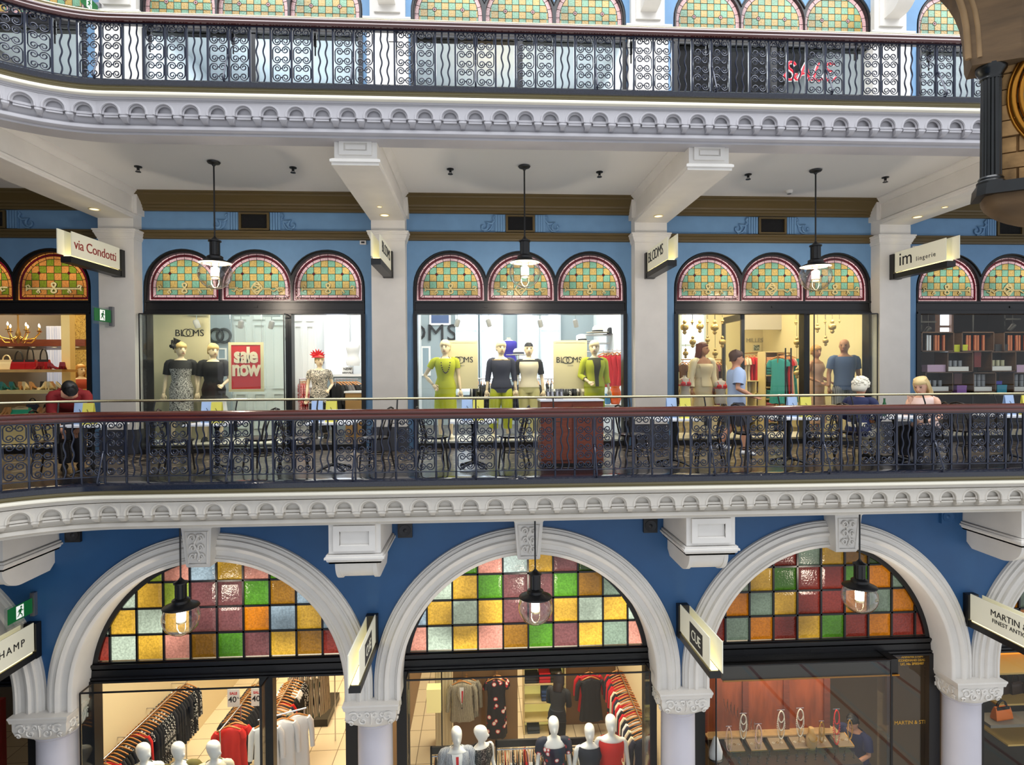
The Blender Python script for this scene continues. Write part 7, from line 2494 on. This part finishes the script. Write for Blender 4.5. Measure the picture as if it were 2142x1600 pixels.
fill_rail(a, c, 13, ['top', 'coat'], [BLK, mat('sage_cloth', (150, 156, 140), 0.8), mat('blush_cloth', (214, 190, 170), 0.8), NAVYC, REDT, BLK, BLK, STRIPE, STRIPE, STRIPE, DOTS, DOTS, DOTS], 'assorted garment on the rail right of the black mullion', 'garments on the rail right of the mullion', L=.8, w=.21, seed=-1, jit=.05)
p = atz(655, 1412, -4.8)
for k in range(6):
    garment('dress', MULTI, (p.x - .25 + .08 * k, p.y + .05 * k, -4.62), .5 + .15 * k, 'multicoloured striped garment at the back right of the left clothes shop', 'striped garments at the back right', L=.95, w=.2)
pl = atz(655, 1480, Z0 + .15)
MB().box(pl.x - .55, pl.x + .45, pl.y - .5, pl.y + .6, Z0, Z0 + .16).build('floor_plinth', BLACK, label='low black display plinth under the striped garments', cat='plinth')
rail((p.x - .5, p.y, -4.60), (p.x + .4, p.y + .3, -4.60), 'chrome rail of the striped garments at the back of the left clothes shop', CHROME, Z0)
p = at(478, 1514, -.25)
for k in range(2): garment('dress', REDT, (p.x + .07 * k, -.25 + .1 * k, p.z), .15, 'bright red sleeveless dress facing the window, %s one' % ('front' if k == 0 else 'rear'), None, L=1.15, w=.22)
rail((p.x - .05, -.5, p.z + .02), (p.x - .0, .3, p.z + .02), 'short front arm holding the red dresses', CHROME, Z0)
p = at(585, 1506, -.5)
for k, dx in enumerate((-.22, .0, .2)): garment('coat', WHITEC, (p.x + dx, -.5 + .12 * k, p.z), .1 + .1 * k, 'white blouse facing the window behind the black mullion, %s' % ('left one', 'middle one', 'right one')[k], None, L=.95, w=.21)
rail((p.x - .35, -.52, p.z + .02), (p.x + .35, -.2, p.z + .02), 'short chrome rail holding the white blouses', CHROME, Z0)
for k, (u, v, y, lab) in enumerate(((488.5, 1460, .5, 'white SALE 40 card on the rail behind the red dress'), (538, 1458, .55, 'white sale card half hidden by the black mullion'))):
    p = at(u, v, y)
    t = thing('sale_card', tuple(p), lab, 'sign')
    MB().box(-.11, .11, 0, .006, -.165, .165).build('card', WHITEC, t)
    lettering('lettering', 'SALE', .065, (0, -.003, .085), mat('red_letters', (196, 30, 30), .5), t, extrude=.001, bold=.002)
    lettering('lettering', '40', .15, (-.02, -.003, -.03), INK, t, extrude=.001, bold=.002)
    lettering('lettering', '%', .05, (.08, -.003, .0), INK, t, extrude=.001)
    MB().tube([(0, 0, -.165), (0, .0, RZ - p.z)], .005, 5).build('stem', CHROME, t)


def egg(u, vtop, y, rot, label, pose, parts, h=1.78):
    p = at(u, vtop, y)
    pose.abstract = True
    hh = p.z - Z0
    f = figure('mannequin', p.x, y, Z0, rot, h, label, 'mannequin', EGGW, pose, parts + [('stand', stand_base(), CHROME)], 'egg headed white mannequins')
    f.scale = (hh / h,) * 3
    return f


e1, e2, e3 = Pose(turn=.9), Pose('down', 'hip', turn=.8), Pose(turn=.9)
egg(300, 1554, -1.05, .3, 'egg headed mannequin in a white top, leftmost in the left window', e1, [('top', garment_torso(e1, 1.78, .5, .01, .014, .83, .6), WHITEC), ('trousers', trousers(e1, 1.78, 1.9), BLK)])
egg(373, 1552, -1.05, .3, 'egg headed mannequin in an olive jacket over white, second in the left window', e2, [('shirt', garment_torso(e2, 1.78, .5, .01, .012, .828), WHITEC), ('jacket', garment_torso(e2, 1.78, .48, .01, .02, .805, 1.6, 1.15), mat('olive_jacket', (96, 88, 30), .75)), ('trousers', trousers(e2, 1.78, 1.9), BLK)])
egg(447, 1549, -1.05, .3, 'egg headed mannequin in a cream top, in front of the red dress', e3, [('top', garment_torso(e3, 1.78, .5, .01, .014, .83, .6), CREAMC), ('trousers', trousers(e3, 1.78, 1.9), BLK)])

# middle shop
b = MB().box(X(948, 1500, 1.55), X(1083, 1500, 1.55), 1.55, 1.65, Z0, -2.0)
b.build('display_board', TAUPE, label='brown partition behind the hanging jacket and flowered dress', cat='partition')
b = MB().box(X(1183, 1450, 2.2), 9.2, 2.2, 2.3, Z0, -2.0)
b.build('display_board', TAUPE, label='brown partition behind the black and red tops', cat='partition')
b = MB()
x0, x1 = X(911, 1500, 1.5), X(945, 1500, 1.5)
b.box(x0, x1, 1.45, 1.9, Z0, -1.5)
for k in range(5): b.box(x0 + (x1 - x0) * (k + .25) / 5, x0 + (x1 - x0) * (k + .75) / 5, 1.43, 1.46, Z0, -1.5)
b.build('pilaster', mat('cream_stone', (222, 206, 170), .5), label='cream fluted pilaster inside the middle clothes shop', cat='pilaster', kind='structure')
p = at(908, 1461, 1.1)
t = thing('wall_lamp', tuple(p), 'square cream lamp shade in front of the fluted pilaster', 'lamp')
MB().box(-.14, .14, -.1, .14, -.23, .23).build('shade', mat('lit_shade', (236, 220, 150), .5, emit=.35), t)
MB().tube([(0, .1, 0), (0, .36, 0)], .02, 8).build('arm', DARK, t)
MB().tube([(.15, .0, -1.4), (.15, 0, 1.0)], .012, 6).build('cable_pole', DARK, t)
for k, (m, dx, dy) in enumerate(((ZIG, .09, .13), (ZIG, 0, 0))):
    p = at(966, 1420, 1.25)
    t = garment('coat', m, (p.x + dx, 1.25 + dy, p.z), .0, 'grey zigzag weave jacket hanging on the brown partition, %s one' % ('rear' if k == 0 else 'front'), None, L=.72, w=.235)
    if k == 1:
        MB().addf([(-.05, -.075, -.13), (.05, -.075, -.13), (.012, -.085, -.46), (-.012, -.085, -.46)], [(0, 1, 2, 3)]).build('shirt_front', WHITEC, t)
        MB().addf([(-.005, -.082, -.20), (.03, -.082, -.20), (.012, -.088, -.44), (-.004, -.088, -.44)], [(0, 1, 2, 3)]).build('red_lining', REDC, t)
        for sg in (-1, 1): MB().tube([(sg * .055, -.075, -.12), (sg * .07, -.085, -.26), (sg * .01, -.09, -.48)], [.012, .03, .01], 6, flat=((0, 1, 0), .4)).build('lapel', ZIG, t)
        MB().ball((0, -.075, -.55), .014, n=8, k=5).build('button', DARK, t)
p = at(1037, 1414, 1.25)
for k in range(2): garment('dress', FLORAL, (p.x + .03 * (1 - k), 1.25 + .1 * (1 - k), p.z), .0, 'black dress with white lilies hanging on the brown partition, %s one' % ('rear' if k == 0 else 'front'), None, L=1.12, w=.20)
for u, lab in ((967, 'small wall hook bar holding the zigzag jackets'), (1036, 'small wall hook bar holding the flowered dresses')):
    p = at(u, 1413, 1.25)
    t = thing('wall_hook', (p.x, 1.55, p.z + .02), lab, 'hook')
    MB().tube([(0, 0, 0), (0, -.42, 0)], .010, 6).build('bar', CHROME, t)
    MB().lathe([(.03, 0), (.03, .01)], (0, 0, 0), 12).build('rosette', CHROME, t)
LITY = mat('glowing_yellow_back', (232, 220, 130), .5, emit=.35)  # panel glows by itself to stand for the shelf lighting
t, w, hh = shelf_unit(1096, 1395, 1183, 1545, 1.9, .35, 4, 1, mat('cream_shelf', (222, 204, 150), 0.5), 'tall lit cream shelves of folded clothes in the middle shop', LITY)
base = Vector((X(1096, 1545, 1.9), 1.9, Z(1183, 1545, 1.9)))
for (fx, r, wd, hg, m, lab) in ((.2, 3, .30, .17, CHARC, 'dark folded garment with a box frame on the top lit shelf'), (.52, 3, .24, .2, REDC, 'red folded stack on the top lit shelf'), (.8, 3, .24, .24, mat('dark_olive_cloth', (44, 40, 24), .8), 'dark olive folded stack on the top lit shelf'), (.58, 2, .25, .22, mat('denim_blue_cloth', (44, 70, 120), .8), 'blue folded stack on the middle lit shelf'), (.24, 0, .26, .24, mat('slate_check_cloth', (58, 66, 74), .8), 'slate folded stack on the lowest lit shelf'), (.72, 0, .34, .1, FLORAL, 'patterned folded garment on the lowest lit shelf')):
    folded((base.x + w * fx, 2.07, base.z + hh * r / 4 + .0135), wd, .26, hg, m, lab, None)
p = at(1236, 1412, 1.75)
garment('top', REDC, (p.x, 1.95, p.z), 0, 'red top hanging behind the black top on the brown partition', None, L=.75, w=.25)
garment('top', CHARC, (p.x + .01, 1.80, p.z - .02), 0, 'black short sleeved top hanging on the brown partition', None, L=.85, w=.25)
t = thing('wall_hook', (p.x, 2.2, p.z + .02), 'small wall hook bar holding the black top', 'hook')
MB().tube([(0, 0, 0), (0, -.48, 0)], .010, 6).build('bar', CHROME, t)
MB().lathe([(.03, 0), (.03, .01)], (0, 0, 0), 12).build('rosette', CHROME, t)
_, a, c = rail0(1352, 1536, 1291, 1394, 'long chrome rail along the right wall of the middle clothes shop')
fill_rail(a, c, 24, ['top', 'coat', 'dress'], [NAVYC, CREAMC, BLK, CREAMC, NAVYC, WHITEC, BLK, CREAMC, REDC, BLK, WHITEC, REDC, CREAMC, NAVYC, REDC, BLK, CREAMC, REDC, REDC, CHARC, REDC, REDC, CHARC, REDC], 'garment on the long right wall rail of the middle shop', 'garments on the long right rail', L=.85, w=.22, seed=-1, jit=.05)
for k, (u0, u1, v, y, ms, lab) in enumerate(((900, 1004, 1560, -.35, [CHARC, CREAMC, WHITEC, BLK], 'left black framed rack in the middle window'), (1036, 1150, 1546, -.2, [CREAMC, DOTS, REDC, WHITEC, WHITEC, DOTS, FLORALN], 'centre black framed rack in the middle window'), (1172, 1232, 1543, .0, [BLK, CREAMC, WHITEC], 'right black framed rack in the middle window'))):
    xa, xb = X(u0, v, y), X(u1, v, y)
    zt = Z((u0 + u1) / 2, v, y)
    t = thing('garment_rack', (xa, y, Z0), lab, 'rack')
    w_, h_ = xb - xa, zt - Z0
    MB().box(0, w_, -.02, .02, h_ - .12, h_).build('top_beam', BLACK, t)
    for q in (0, w_ - .03): MB().box(q, q + .03, -.02, .02, 0, h_).build('post', BLACK, t)
    MB().tube([(.03, 0, h_ - .17), (w_ - .03, 0, h_ - .17)], .012, 8).build('bar', CHROME, t)
    for q in (0, w_ - .03): MB().box(q, q + .03, -.25, .25, 0, .03).build('foot', BLACK, t)
    fill_rail((xa + .05, y, zt - .15), (xb - .05, y, zt - .15), max(6, int(w_ / .055)), ['top', 'pants', 'tank'], ms, 'garment edge on to the window on the ' + lab, 'garments on the ' + lab, L=.8, w=.2, seed=-1, jit=.05)

BLAZ = pat_mat('blue_zigzag_weave', [(52, 60, 84), (206, 210, 216)], 'wave', 26, .8, .5, dist=5, stretch=(1, 1, .4))
m1, m2, m3, m4, m5 = Pose(turn=.15), Pose('bent', 'down', turn=.9), Pose(turn=0), Pose(turn=-.1), Pose(turn=.1)
g = egg(955, 1521, -.95, .1, 'egg headed mannequin in a blue grey zigzag blazer, leftmost in the middle window', m1, [('shirt', garment_torso(m1, 1.78, .5, 0, .012, .835), WHITEC), ('blazer', garment_torso(m1, 1.78, .47, .012, .022, .815, 1.7, 1.15), BLAZ), ('trousers', trousers(m1, 1.78, 1.9), BLK)])
sf = front_strip(m1, 1.78, .53, .815, .12, .0235, .45).build('shirt_front', WHITEC, g, 70)
front_strip(m1, 1.78, .53, .80, .07, .0255, .10).build('red_tie', REDC, g, 70)
egg(1006, 1517, -.80, .6, 'egg headed mannequin in a sleeveless black lace dress beside the zigzag blazer', m2, [('dress', garment_torso(m2, 1.78, .3, .01, .014, .82), pat_mat('black_lace', [(12, 12, 14), (150, 140, 130)], 'noise', 40, .7, .6))])
egg(1158, 1500, -.8, .0, 'egg headed mannequin in an off shoulder navy flowered dress, centre of the middle window', m3, [('dress', garment_torso(m3, 1.78, .3, .01, .015, .775, .55, 1.2), FLORALN)])
egg(1233, 1515, -.9, .0, 'egg headed mannequin in a navy sleeveless top, right of the flowered dress', m4, [('top', garment_torso(m4, 1.78, .47, .01, .014, .815), pat_mat('navy_band_cloth', [(22, 26, 40), (120, 150, 180), (22, 26, 40)], 'wave', 2.2, .7, [.45, .6], dist=0, stretch=(.05, .05, 1))), ('trousers', trousers(m4, 1.78, 1.9), BLK)])
egg(1278, 1496, -.9, -.1, 'egg headed mannequin in a red V neck top, rightmost in the middle window', m5, [('top', garment_torso(m5, 1.78, .3, .01, .014, .805), REDT)])
S1 = Pose('fwd', 'fwd', lean=.25)
p = at(1166, 1434, 1.0)
figure('person', p.x, 1.1, Z0, 2.7, 1.66, 'person with long dark hair and a black top, seen from behind at the lit shelves', 'person', SKINP, S1, [('top', garment_torso(S1, 1.66, .47, .01, .016, .83, 1.7, 1.15), CHARC), ('trousers', trousers(S1, 1.66, 1.95), DENIM), ('hair', hair_cap(S1, 1.66, 'long'), mat('dark_brown_hair', (36, 22, 16), .4)), ('shoe', shoes(S1, 1.66), BLK)], foot=False)

# ------------------------------------------------------------------ jewellery shop
DY = -0.95
xa, xb = X(1500, 1500, -1.5), X(1860, 1500, -1.5)
zt_ = Z(1680, 1421, LY)
zd = Z(1650, 1572, -1.35)
t = thing('jewellery_case', (0, 0, 0), 'dark topped jewellery case with gold rim behind the glass of the right arch', 'display case')
MB().box(xa, xb, -1.70, DY, zt_, zt_ + .24).build('canopy', mat('dark_canopy', (24, 22, 22), .3), t)
MB().tube([(xa, -1.72, zt_ + .0), (xb, -1.72, zt_)], .014, 8).build('gold_rim', GOLD, t)
xc_ = xa + (xb - xa) * .8
MB().box(xa, xc_, -1.70, DY, zd - .06, zd).build('counter_top', mat('smoky_counter', (60, 52, 46), .15), t)
MB().box(xa, xc_, -1.65, DY, Z0 + .2, zd - .06).build('base_cabinet', BLACK, t)
np_ = 4
for k in range(np_):
    x0_, x1_ = xa + (xb - xa) * k / np_, xa + (xb - xa) * (k + 1) / np_
    if k < 3: MB().box(x0_ + .05, x1_ - .05, DY, DY + .03, zd, zt_).build('back_panel', PANELW, t)
    MB().box(x0_ - .05, x0_ + .05, DY - .03, DY + .04, zd, zt_).build('post', WOODR, t)
MB().box(xa, xc_, -1.12, DY, zd + .1, zd + .125).build('wood_ledge', WOOD, t)
MB().box(xa, xc_, -1.45, -1.15, zd + .02, zd + .03).build('glass_shelf', SHELFGLASS, t)
PEARL = mat('pearl', (232, 222, 200), .25)
PINKP = mat('pink_pearl', (226, 190, 176), .25)
CORAL = mat('coral_bead', (214, 40, 36), .3)
GOLDB = mat('gold_bead', (196, 150, 60), .25, metal=.9)
ACR = glass_mat('acrylic', (.96, .97, .97), 1.5)


def neck(u, v0, v1, wpx, y, m, label, strands=2, r=.0095):
    a, c = at(u, v0, y), at(u, v1, y)
    L_ = a.z - c.z
    w_ = wpx / FPX * (y - CAM.y)
    t = thing('necklace', (a.x, y, a.z), label, 'necklace')
    for s in range(strands):
        f = 1 - .30 * s
        b = MB()
        n_ = 46
        for q in range(n_):
            x = 2 * PI * q / n_
            xx = w_ / 2 * math.sin(x) * (1 if math.cos(x) > -.2 else .9) * (1 - .12 * s)
            zz = -L_ * f / 2 * (1 - math.cos(x)) if False else -L_ * f * (.5 - .5 * math.cos(x)) ** .85
            b.ball((xx, -.012 - .004 * s, zz), r, n=6, k=4)
        b.build('strand', m, t, 60)
    MB().box(-w_ * .5, w_ * .5, 0, .004, -L_ * 1.0, .02).build('stand', ACR, t)
    MB().tube([(-w_ * .5, -.004, .012), (w_ * .5, -.004, .012)], .004, 5).build('stand_bar', CHROME, t)
    MB().tube([(0, .03, zd - a.z), (0, .004, -L_ * .3)], .004, 4).build('stand_leg', CHROME, t)


for (u, v0, v1, w_, m, lab, s) in ((1524, 1520, 1570, 13, PINKP, 'pale pink single bead necklace, leftmost in the jewellery case', 1), (1554, 1493, 1544, 16, PEARL, 'pearl necklace standing at the back left of the jewellery case', 3), (1586, 1515, 1570, 15, PINKP, 'pale pink double bead necklace, front left of the jewellery case', 2), (1633, 1486, 1544, 17, PEARL, 'pearl necklace left of the middle post of the jewellery case', 3), (1673, 1482, 1539, 17, PEARL, 'pearl necklace right of the middle post of the jewellery case', 3), (1718, 1509, 1552, 12, GOLDB, 'thin gold necklace beside the tan neck form', 2), (1749, 1484, 1556, 15, CORAL, 'long red coral necklace', 3), (1777, 1505, 1545, 11, GOLDB, 'gold link necklace right of the red coral necklace', 1)):
    neck(u, v0, v1, w_, -1.3, m, lab, s)
p = at(1697, 1521, -1.3)
t = thing('neck_form', (p.x, -1.3, zd), 'tan cloth neck form beside the pearl necklaces', 'display form')
hz = p.z - zd
MB().loft([(0, 0, 0, .07, .05), (0, 0, hz * .35, .10, .055), (0, 0, hz * .6, .085, .05), (0, 0, hz * .75, .045, .04), (0, 0, hz * .98, .042, .038), (0, 0, hz, .03, .03)], 16).build('form', mat('tan_cloth', (190, 150, 90), .8), t, 60)
MB().tube([(.07 * math.cos(q * PI / 10), -.045 - .02 * abs(math.sin(q * PI / 10)), hz * .6 + .06 * math.sin(-q * PI / 10)) for q in range(11)], .006, 6).build('chain', GOLDB, t, 60)
p = at(1497, 1545, -1.45)
t = thing('neck_form', (p.x, -1.45, zd), 'pale grey rounded neck form at the left end of the jewellery case', 'display form')
MB().loft([(0, 0, 0, .10, .07), (0, 0, .12, .11, .07), (0, 0, .24, .07, .06), (0, 0, .34, .035, .035), (0, 0, .36, .01, .01)], 16).build('form', WHITEC, t, 60)
MB().lathe([(.11, .0), (.115, .012), (.11, .02)], (0, 0, 0), 16).build('foot', DARK, t, 60)
rnd = random.Random(11)
for k in range(34):
    u = 1510 + 268 * (k + .5) / 34
    x = X(u, 1580, -1.42)
    y = -1.60 + .20 * ((k * 7) % 5) / 5
    t = thing('ring_stand', (x, y, zd), 'small dark ring stand along the front of the jewellery case', 'ring stand', 'ring stands along the front of the case')
    MB().lathe([(.018, 0), (.016, .008), (.005, .014), (.004, .05 + .03 * rnd.random()), (.010, .085), (.004, .1)], (0, 0, 0), 8).build('stand', DARK, t)
    MB().tube([(.013 * math.cos(q * PI / 4), 0, .075 + .013 * math.sin(q * PI / 4)) for q in range(8)], .003, 4, closed=True).build('ring', GOLDB if k % 3 else CHROME, t)
for k in range(6):
    x = X(1535 + 45 * k, 1562, -1.2)
    t = thing('jewel_tray', (x, -1.2, zd + .03), 'sloping cream jewellery tray behind the ring stands, %s from the left' % ('first', 'second', 'third', 'fourth', 'fifth', 'sixth')[k], 'tray')
    b = MB()
    b.addf([(-.13, -.14, 0), (.13, -.14, 0), (.13, .12, .07), (-.13, .12, .07), (-.13, -.14, -.02), (.13, -.14, -.02), (.13, .12, .0), (-.13, .12, 0)], [(0, 1, 2, 3), (4, 7, 6, 5), (0, 4, 5, 1), (1, 5, 6, 2), (2, 6, 7, 3), (3, 7, 4, 0)])
    b.build('tray', mat('tray_suede', (150, 128, 100), .8), t)
    MB().tube([(-.13, -.14, .004), (.13, -.14, .004), (.13, .12, .074), (-.13, .12, .074)], .005, 5, closed=True).build('edge', GOLDB, t)
    for q in range(3): MB().tube([(-.07 + .07 * q + .018 * math.cos(a), -.02 + .018 * math.sin(a), .04) for a in [PI * j / 5 for j in range(10)]], .0035, 4, closed=True).build('bracelet', GOLDB if q % 2 else PEARL, t)
for k in range(12):
    a0 = at(1514 + 7 * k, 1462 + 6 * k, -1.02)
    t = thing('chain', tuple(a0), 'fine dark silver chain in the slanting row at the left back of the jewellery case', 'chain', 'slanting row of silver chains')
    MB().tube([(0, 0, 0), (.01, -.012, -.10), (.035, -.015, -.20), (.06, -.012, -.10), (.07, 0, 0)], .004, 4).build('links', CHROME, t)
    MB().ball((0, .0, 0), .006, n=6, k=4).build('clasp', GOLDB, t)
ww = bpy.data.objects['window_14']
GL = mat('gold_lettering', (206, 160, 56), .4, metal=.3)
for tx_, v, sz in (('ANNEMIE STEIN', 1373.5, .051), ('SECONDHAND DEALER', 1381, .051), ('LIC. No. 2PS03407', 1388.5, .051)):
    p = at(1908, v, GY - .012)
    lettering('lettering', tx_, sz, (p.x, GY - .013, p.z), GL, ww, extrude=.001, bold=.0015)
p = at(1910, 1511, GY - .012)
lettering('lettering', 'MARTIN & STEIN', .085, (p.x, GY - .013, p.z), GL, ww, extrude=.001)
MB().box(X(1872, 1450, 1.0), X(1952, 1450, 1.0) + .5, 1.0, 1.1, Z0, -2.6).build('partition', mat('brown_drape_panel', (110, 72, 50), .6, var=.3, scale=3, stretch=(6, 1, .5)), label='brown panel behind the door of the jewellery shop', cat='partition', kind='structure')
J1 = Pose('fwd', 'fwd', male=True, lean=.2, tilt=.2)
p = at(1800, 1556, -.62)
figure('person', p.x, -.55, Z0, -1.1, 1.72, 'person with short black hair and a navy shirt behind the jewellery case', 'person', SKINP, J1, [('shirt', garment_torso(J1, 1.72, .47, .012, .018, .83, .7, 1.2), mat('navy_shirt', (26, 36, 84), .8)), ('trousers', trousers(J1, 1.72, 1.95), DENIM), ('hair', hair_cap(J1, 1.72), DARKH), ('shoe', shoes(J1, 1.72), BLK)], foot=False)

# ------------------------------------------------------------------ bag shops at the two lower corners
t = thing('bag_shelves', (0, 0, 0), 'shelves of bags in the window at the lower right edge', 'shelves')
xa = X(2072, 1450, -.6)
zz = [Z(2110, v, -.6) for v in (1398, 1462, 1530)]
for k, z in enumerate(zz): MB().box(xa, xa + 3.2, -.75 - (.2 if k == 2 else 0), -.1, z - .03, z).build('shelf', mat('honey_shelf', (214, 176, 100), .4), t)
MB().box(xa, xa + 3.2, -.1, -.05, Z0, -3.2).build('back_panel', mat('dark_back', (30, 26, 26), 0.5), t)
MB().box(xa, xa + 3.2, -.11, -.10, zz[0], zz[0] + .2).build('glow_back', mat('glowing_orange_back', (240, 150, 40), .5, emit=.8), t)  # strip glows by itself, an orange glow painted along the shelf back
for k, u in enumerate((2098, 2122, 2150)): handbag(X(u, 1460, -.4), -.42, zz[1], .26, .22, mat('dark_brown_leather', (52, 28, 20), .35), 'dark brown handbag on the honey shelf at the lower right, %s from the column' % ('first', 'second', 'third')[k], None, .2, .6)
p = at(2103, 1508, -1.2)
MB().box(p.x - .35, p.x + 2.0, -1.3, -.95, p.z - .05, p.z).build('ledge', mat('grey_ledge', (120, 112, 100), .5), label='grey ledge carrying the orange handbag in the lower right window', cat='ledge', kind='structure')
handbag(p.x, -1.13, p.z, .33, .21, mat('orange_leather', (226, 110, 20), .4), 'orange handbag with black handles on the grey ledge by the right edge', None, .15, .5, BLK)
MB().box(-4.3, X(22, 1480, .5), .3, .4, Z0, Z(10, 1452, .5)).build('display_board', mat('dark_red_board', (130, 24, 12), .5), label='dark red display board in the shop at the lower left edge', cat='display board')
# ------------------------------------------------------------------ shops of the top gallery
TW = mat('top_shop_white', (216, 224, 230), .6)
TWD = mat('top_shop_dark', (52, 48, 52), .6)
TN2 = ('at the left edge', 'second from the left', 'in the middle', 'second from the right', 'at the right edge')
for i in range(5):
    xa, xb = DIV[i], DIV[i + 1]
    MB().box(xa, xb, 4.6, 4.8, H, H + 4.0).build('wall_back', (TW, TW, TW, TWD, TW)[i], label='back wall of the top gallery shop ' + TN2[i], cat='wall', kind='structure')
    MB().box(xa - .05, xa + .05, .46, 4.6, H, H + 4.0).build('wall_left', TW, label='party wall left of the top gallery shop ' + TN2[i], cat='wall', kind='structure')
    MB().box(xa, xb, .46, 4.8, H + 3.7, H + 3.8).build('ceiling', TW if i != 3 else TWD, label='ceiling of the top gallery shop ' + TN2[i], cat='ceiling', kind='structure')
    w = WIN[(1, i)]
    x0, x1 = BAYS[i]
    MB().box(x0 + .07, x1 - .07, .33, .342, H + .09, H + 2.44).build('glass_pane', GLASS, w)
    area('top_shop_light', ((x0 + x1) / 2, 2.4, H + 3.65), (0, 0, 0), 3.0, 3.2, (150, 230, 230, 55, 190)[i], (.93, .97, 1.0))
for (i, u, m, lab) in ((1, 430, SDARK, 'tall dark cupboard in the top gallery shop, second from the left'), (1, 560, TW, 'tall white cupboard in the top gallery shop, second from the left'), (2, 905, mat('grey_brown_wall', (84, 76, 72), .6), 'tall grey brown cupboard in the middle top gallery shop'), (2, 1030, WOOD, 'oak framed display in the middle top gallery shop'), (3, 1560, TW, 'white column display in the dark top gallery shop')):
    x = X(u, 140, 3.0)
    t = thing('cupboard', (x, 3.0, H), lab, 'cupboard')
    MB().box(-.45, .45, 0, .6, 0, 2.9).build('carcass', m, t)
    for q in (-.44, .01): MB().box(q, q + .43, -.02, 0, .08, 2.85).build('door', m, t)
k = 0
for i in range(5):
    x0, x1 = BAYS[i]
    for f in (.2, .5, .8):
        t = thing('recessed_downlight', (x0 + (x1 - x0) * f, 1.6 + .6 * (k % 2), H + 3.7), 'bright small downlight in the ceiling of the top shop %s, %s one' % (TN2[i], {.2: 'left', .5: 'middle', .8: 'right'}[f]), 'downlight', 'top shop downlights')
        MB().lathe([(.08, 0), (.08, -.012), (.06, -.012), (.05, -.004)], (0, 0, 0), 16, cap=False).build('trim_ring', WH, t)
        MB().lathe([(.06, -.010), (.001, -.008)], (0, 0, 0), 16, cap=False).build('lens', mat('lit_downlight_white', (255, 246, 236), .4, emit=9), t)
        k += 1
for i, (u, v, col) in enumerate(((1640, 0, 0),)):
    p0 = at(1690, 153, .30)
    t = thing('neon_sign', (p0.x, .27, p0.z), 'red and white SALE lettering on the top gallery shop window', 'sign')
    RN, WN = mat('sale_red_letters', (196, 20, 44), .4, emit=.3), mat('sale_white_edge', (240, 236, 236), .4, emit=.2)
    STR = {'S': [(.07, .12), (.04, .17), (-.02, .18), (-.06, .13), (-.04, .06), (.03, .0), (.05, -.08), (.0, -.15), (-.08, -.15), (-.12, -.08), (-.09, -.03)],
           'A': [(-.10, -.16), (-.04, -.02), (.03, .17), (.06, .02), (.09, -.16)], 'a': [(-.12, -.04), (-.16, -.10), (-.12, -.16)], 'b': [(-.05, -.04), (.09, -.01)],
           'L': [(.04, .17), (.0, .05), (-.05, -.12), (-.09, -.15), (-.04, -.13), (.04, -.16), (.10, -.12)],
           'E': [(.10, .16), (.0, .17), (-.06, .11), (-.02, .04), (.06, .03), (-.03, .02), (-.08, -.07), (-.04, -.15), (.06, -.15), (.12, -.09)]}
    for ch, dx in (('S', -.34), ('A', -.10), ('a', -.10), ('b', -.10), ('L', .14), ('E', .38)):
        pts = [(x * 1.15 + dx, 0, z) for x, z in STR[ch]]
        sm_ = []
        for q in range(len(pts) - 1):
            for s in (0, .5): sm_.append(tuple(pts[q][j] + (pts[q + 1][j] - pts[q][j]) * s for j in range(3)))
        sm_.append(pts[-1])
        MB().tube([(x, .006, z) for x, _, z in sm_], .031, 7).build('letter_edge', WN, t, 60)
        MB().tube([(x, -.010, z) for x, _, z in sm_], .023, 7).build('letter', RN, t, 60)
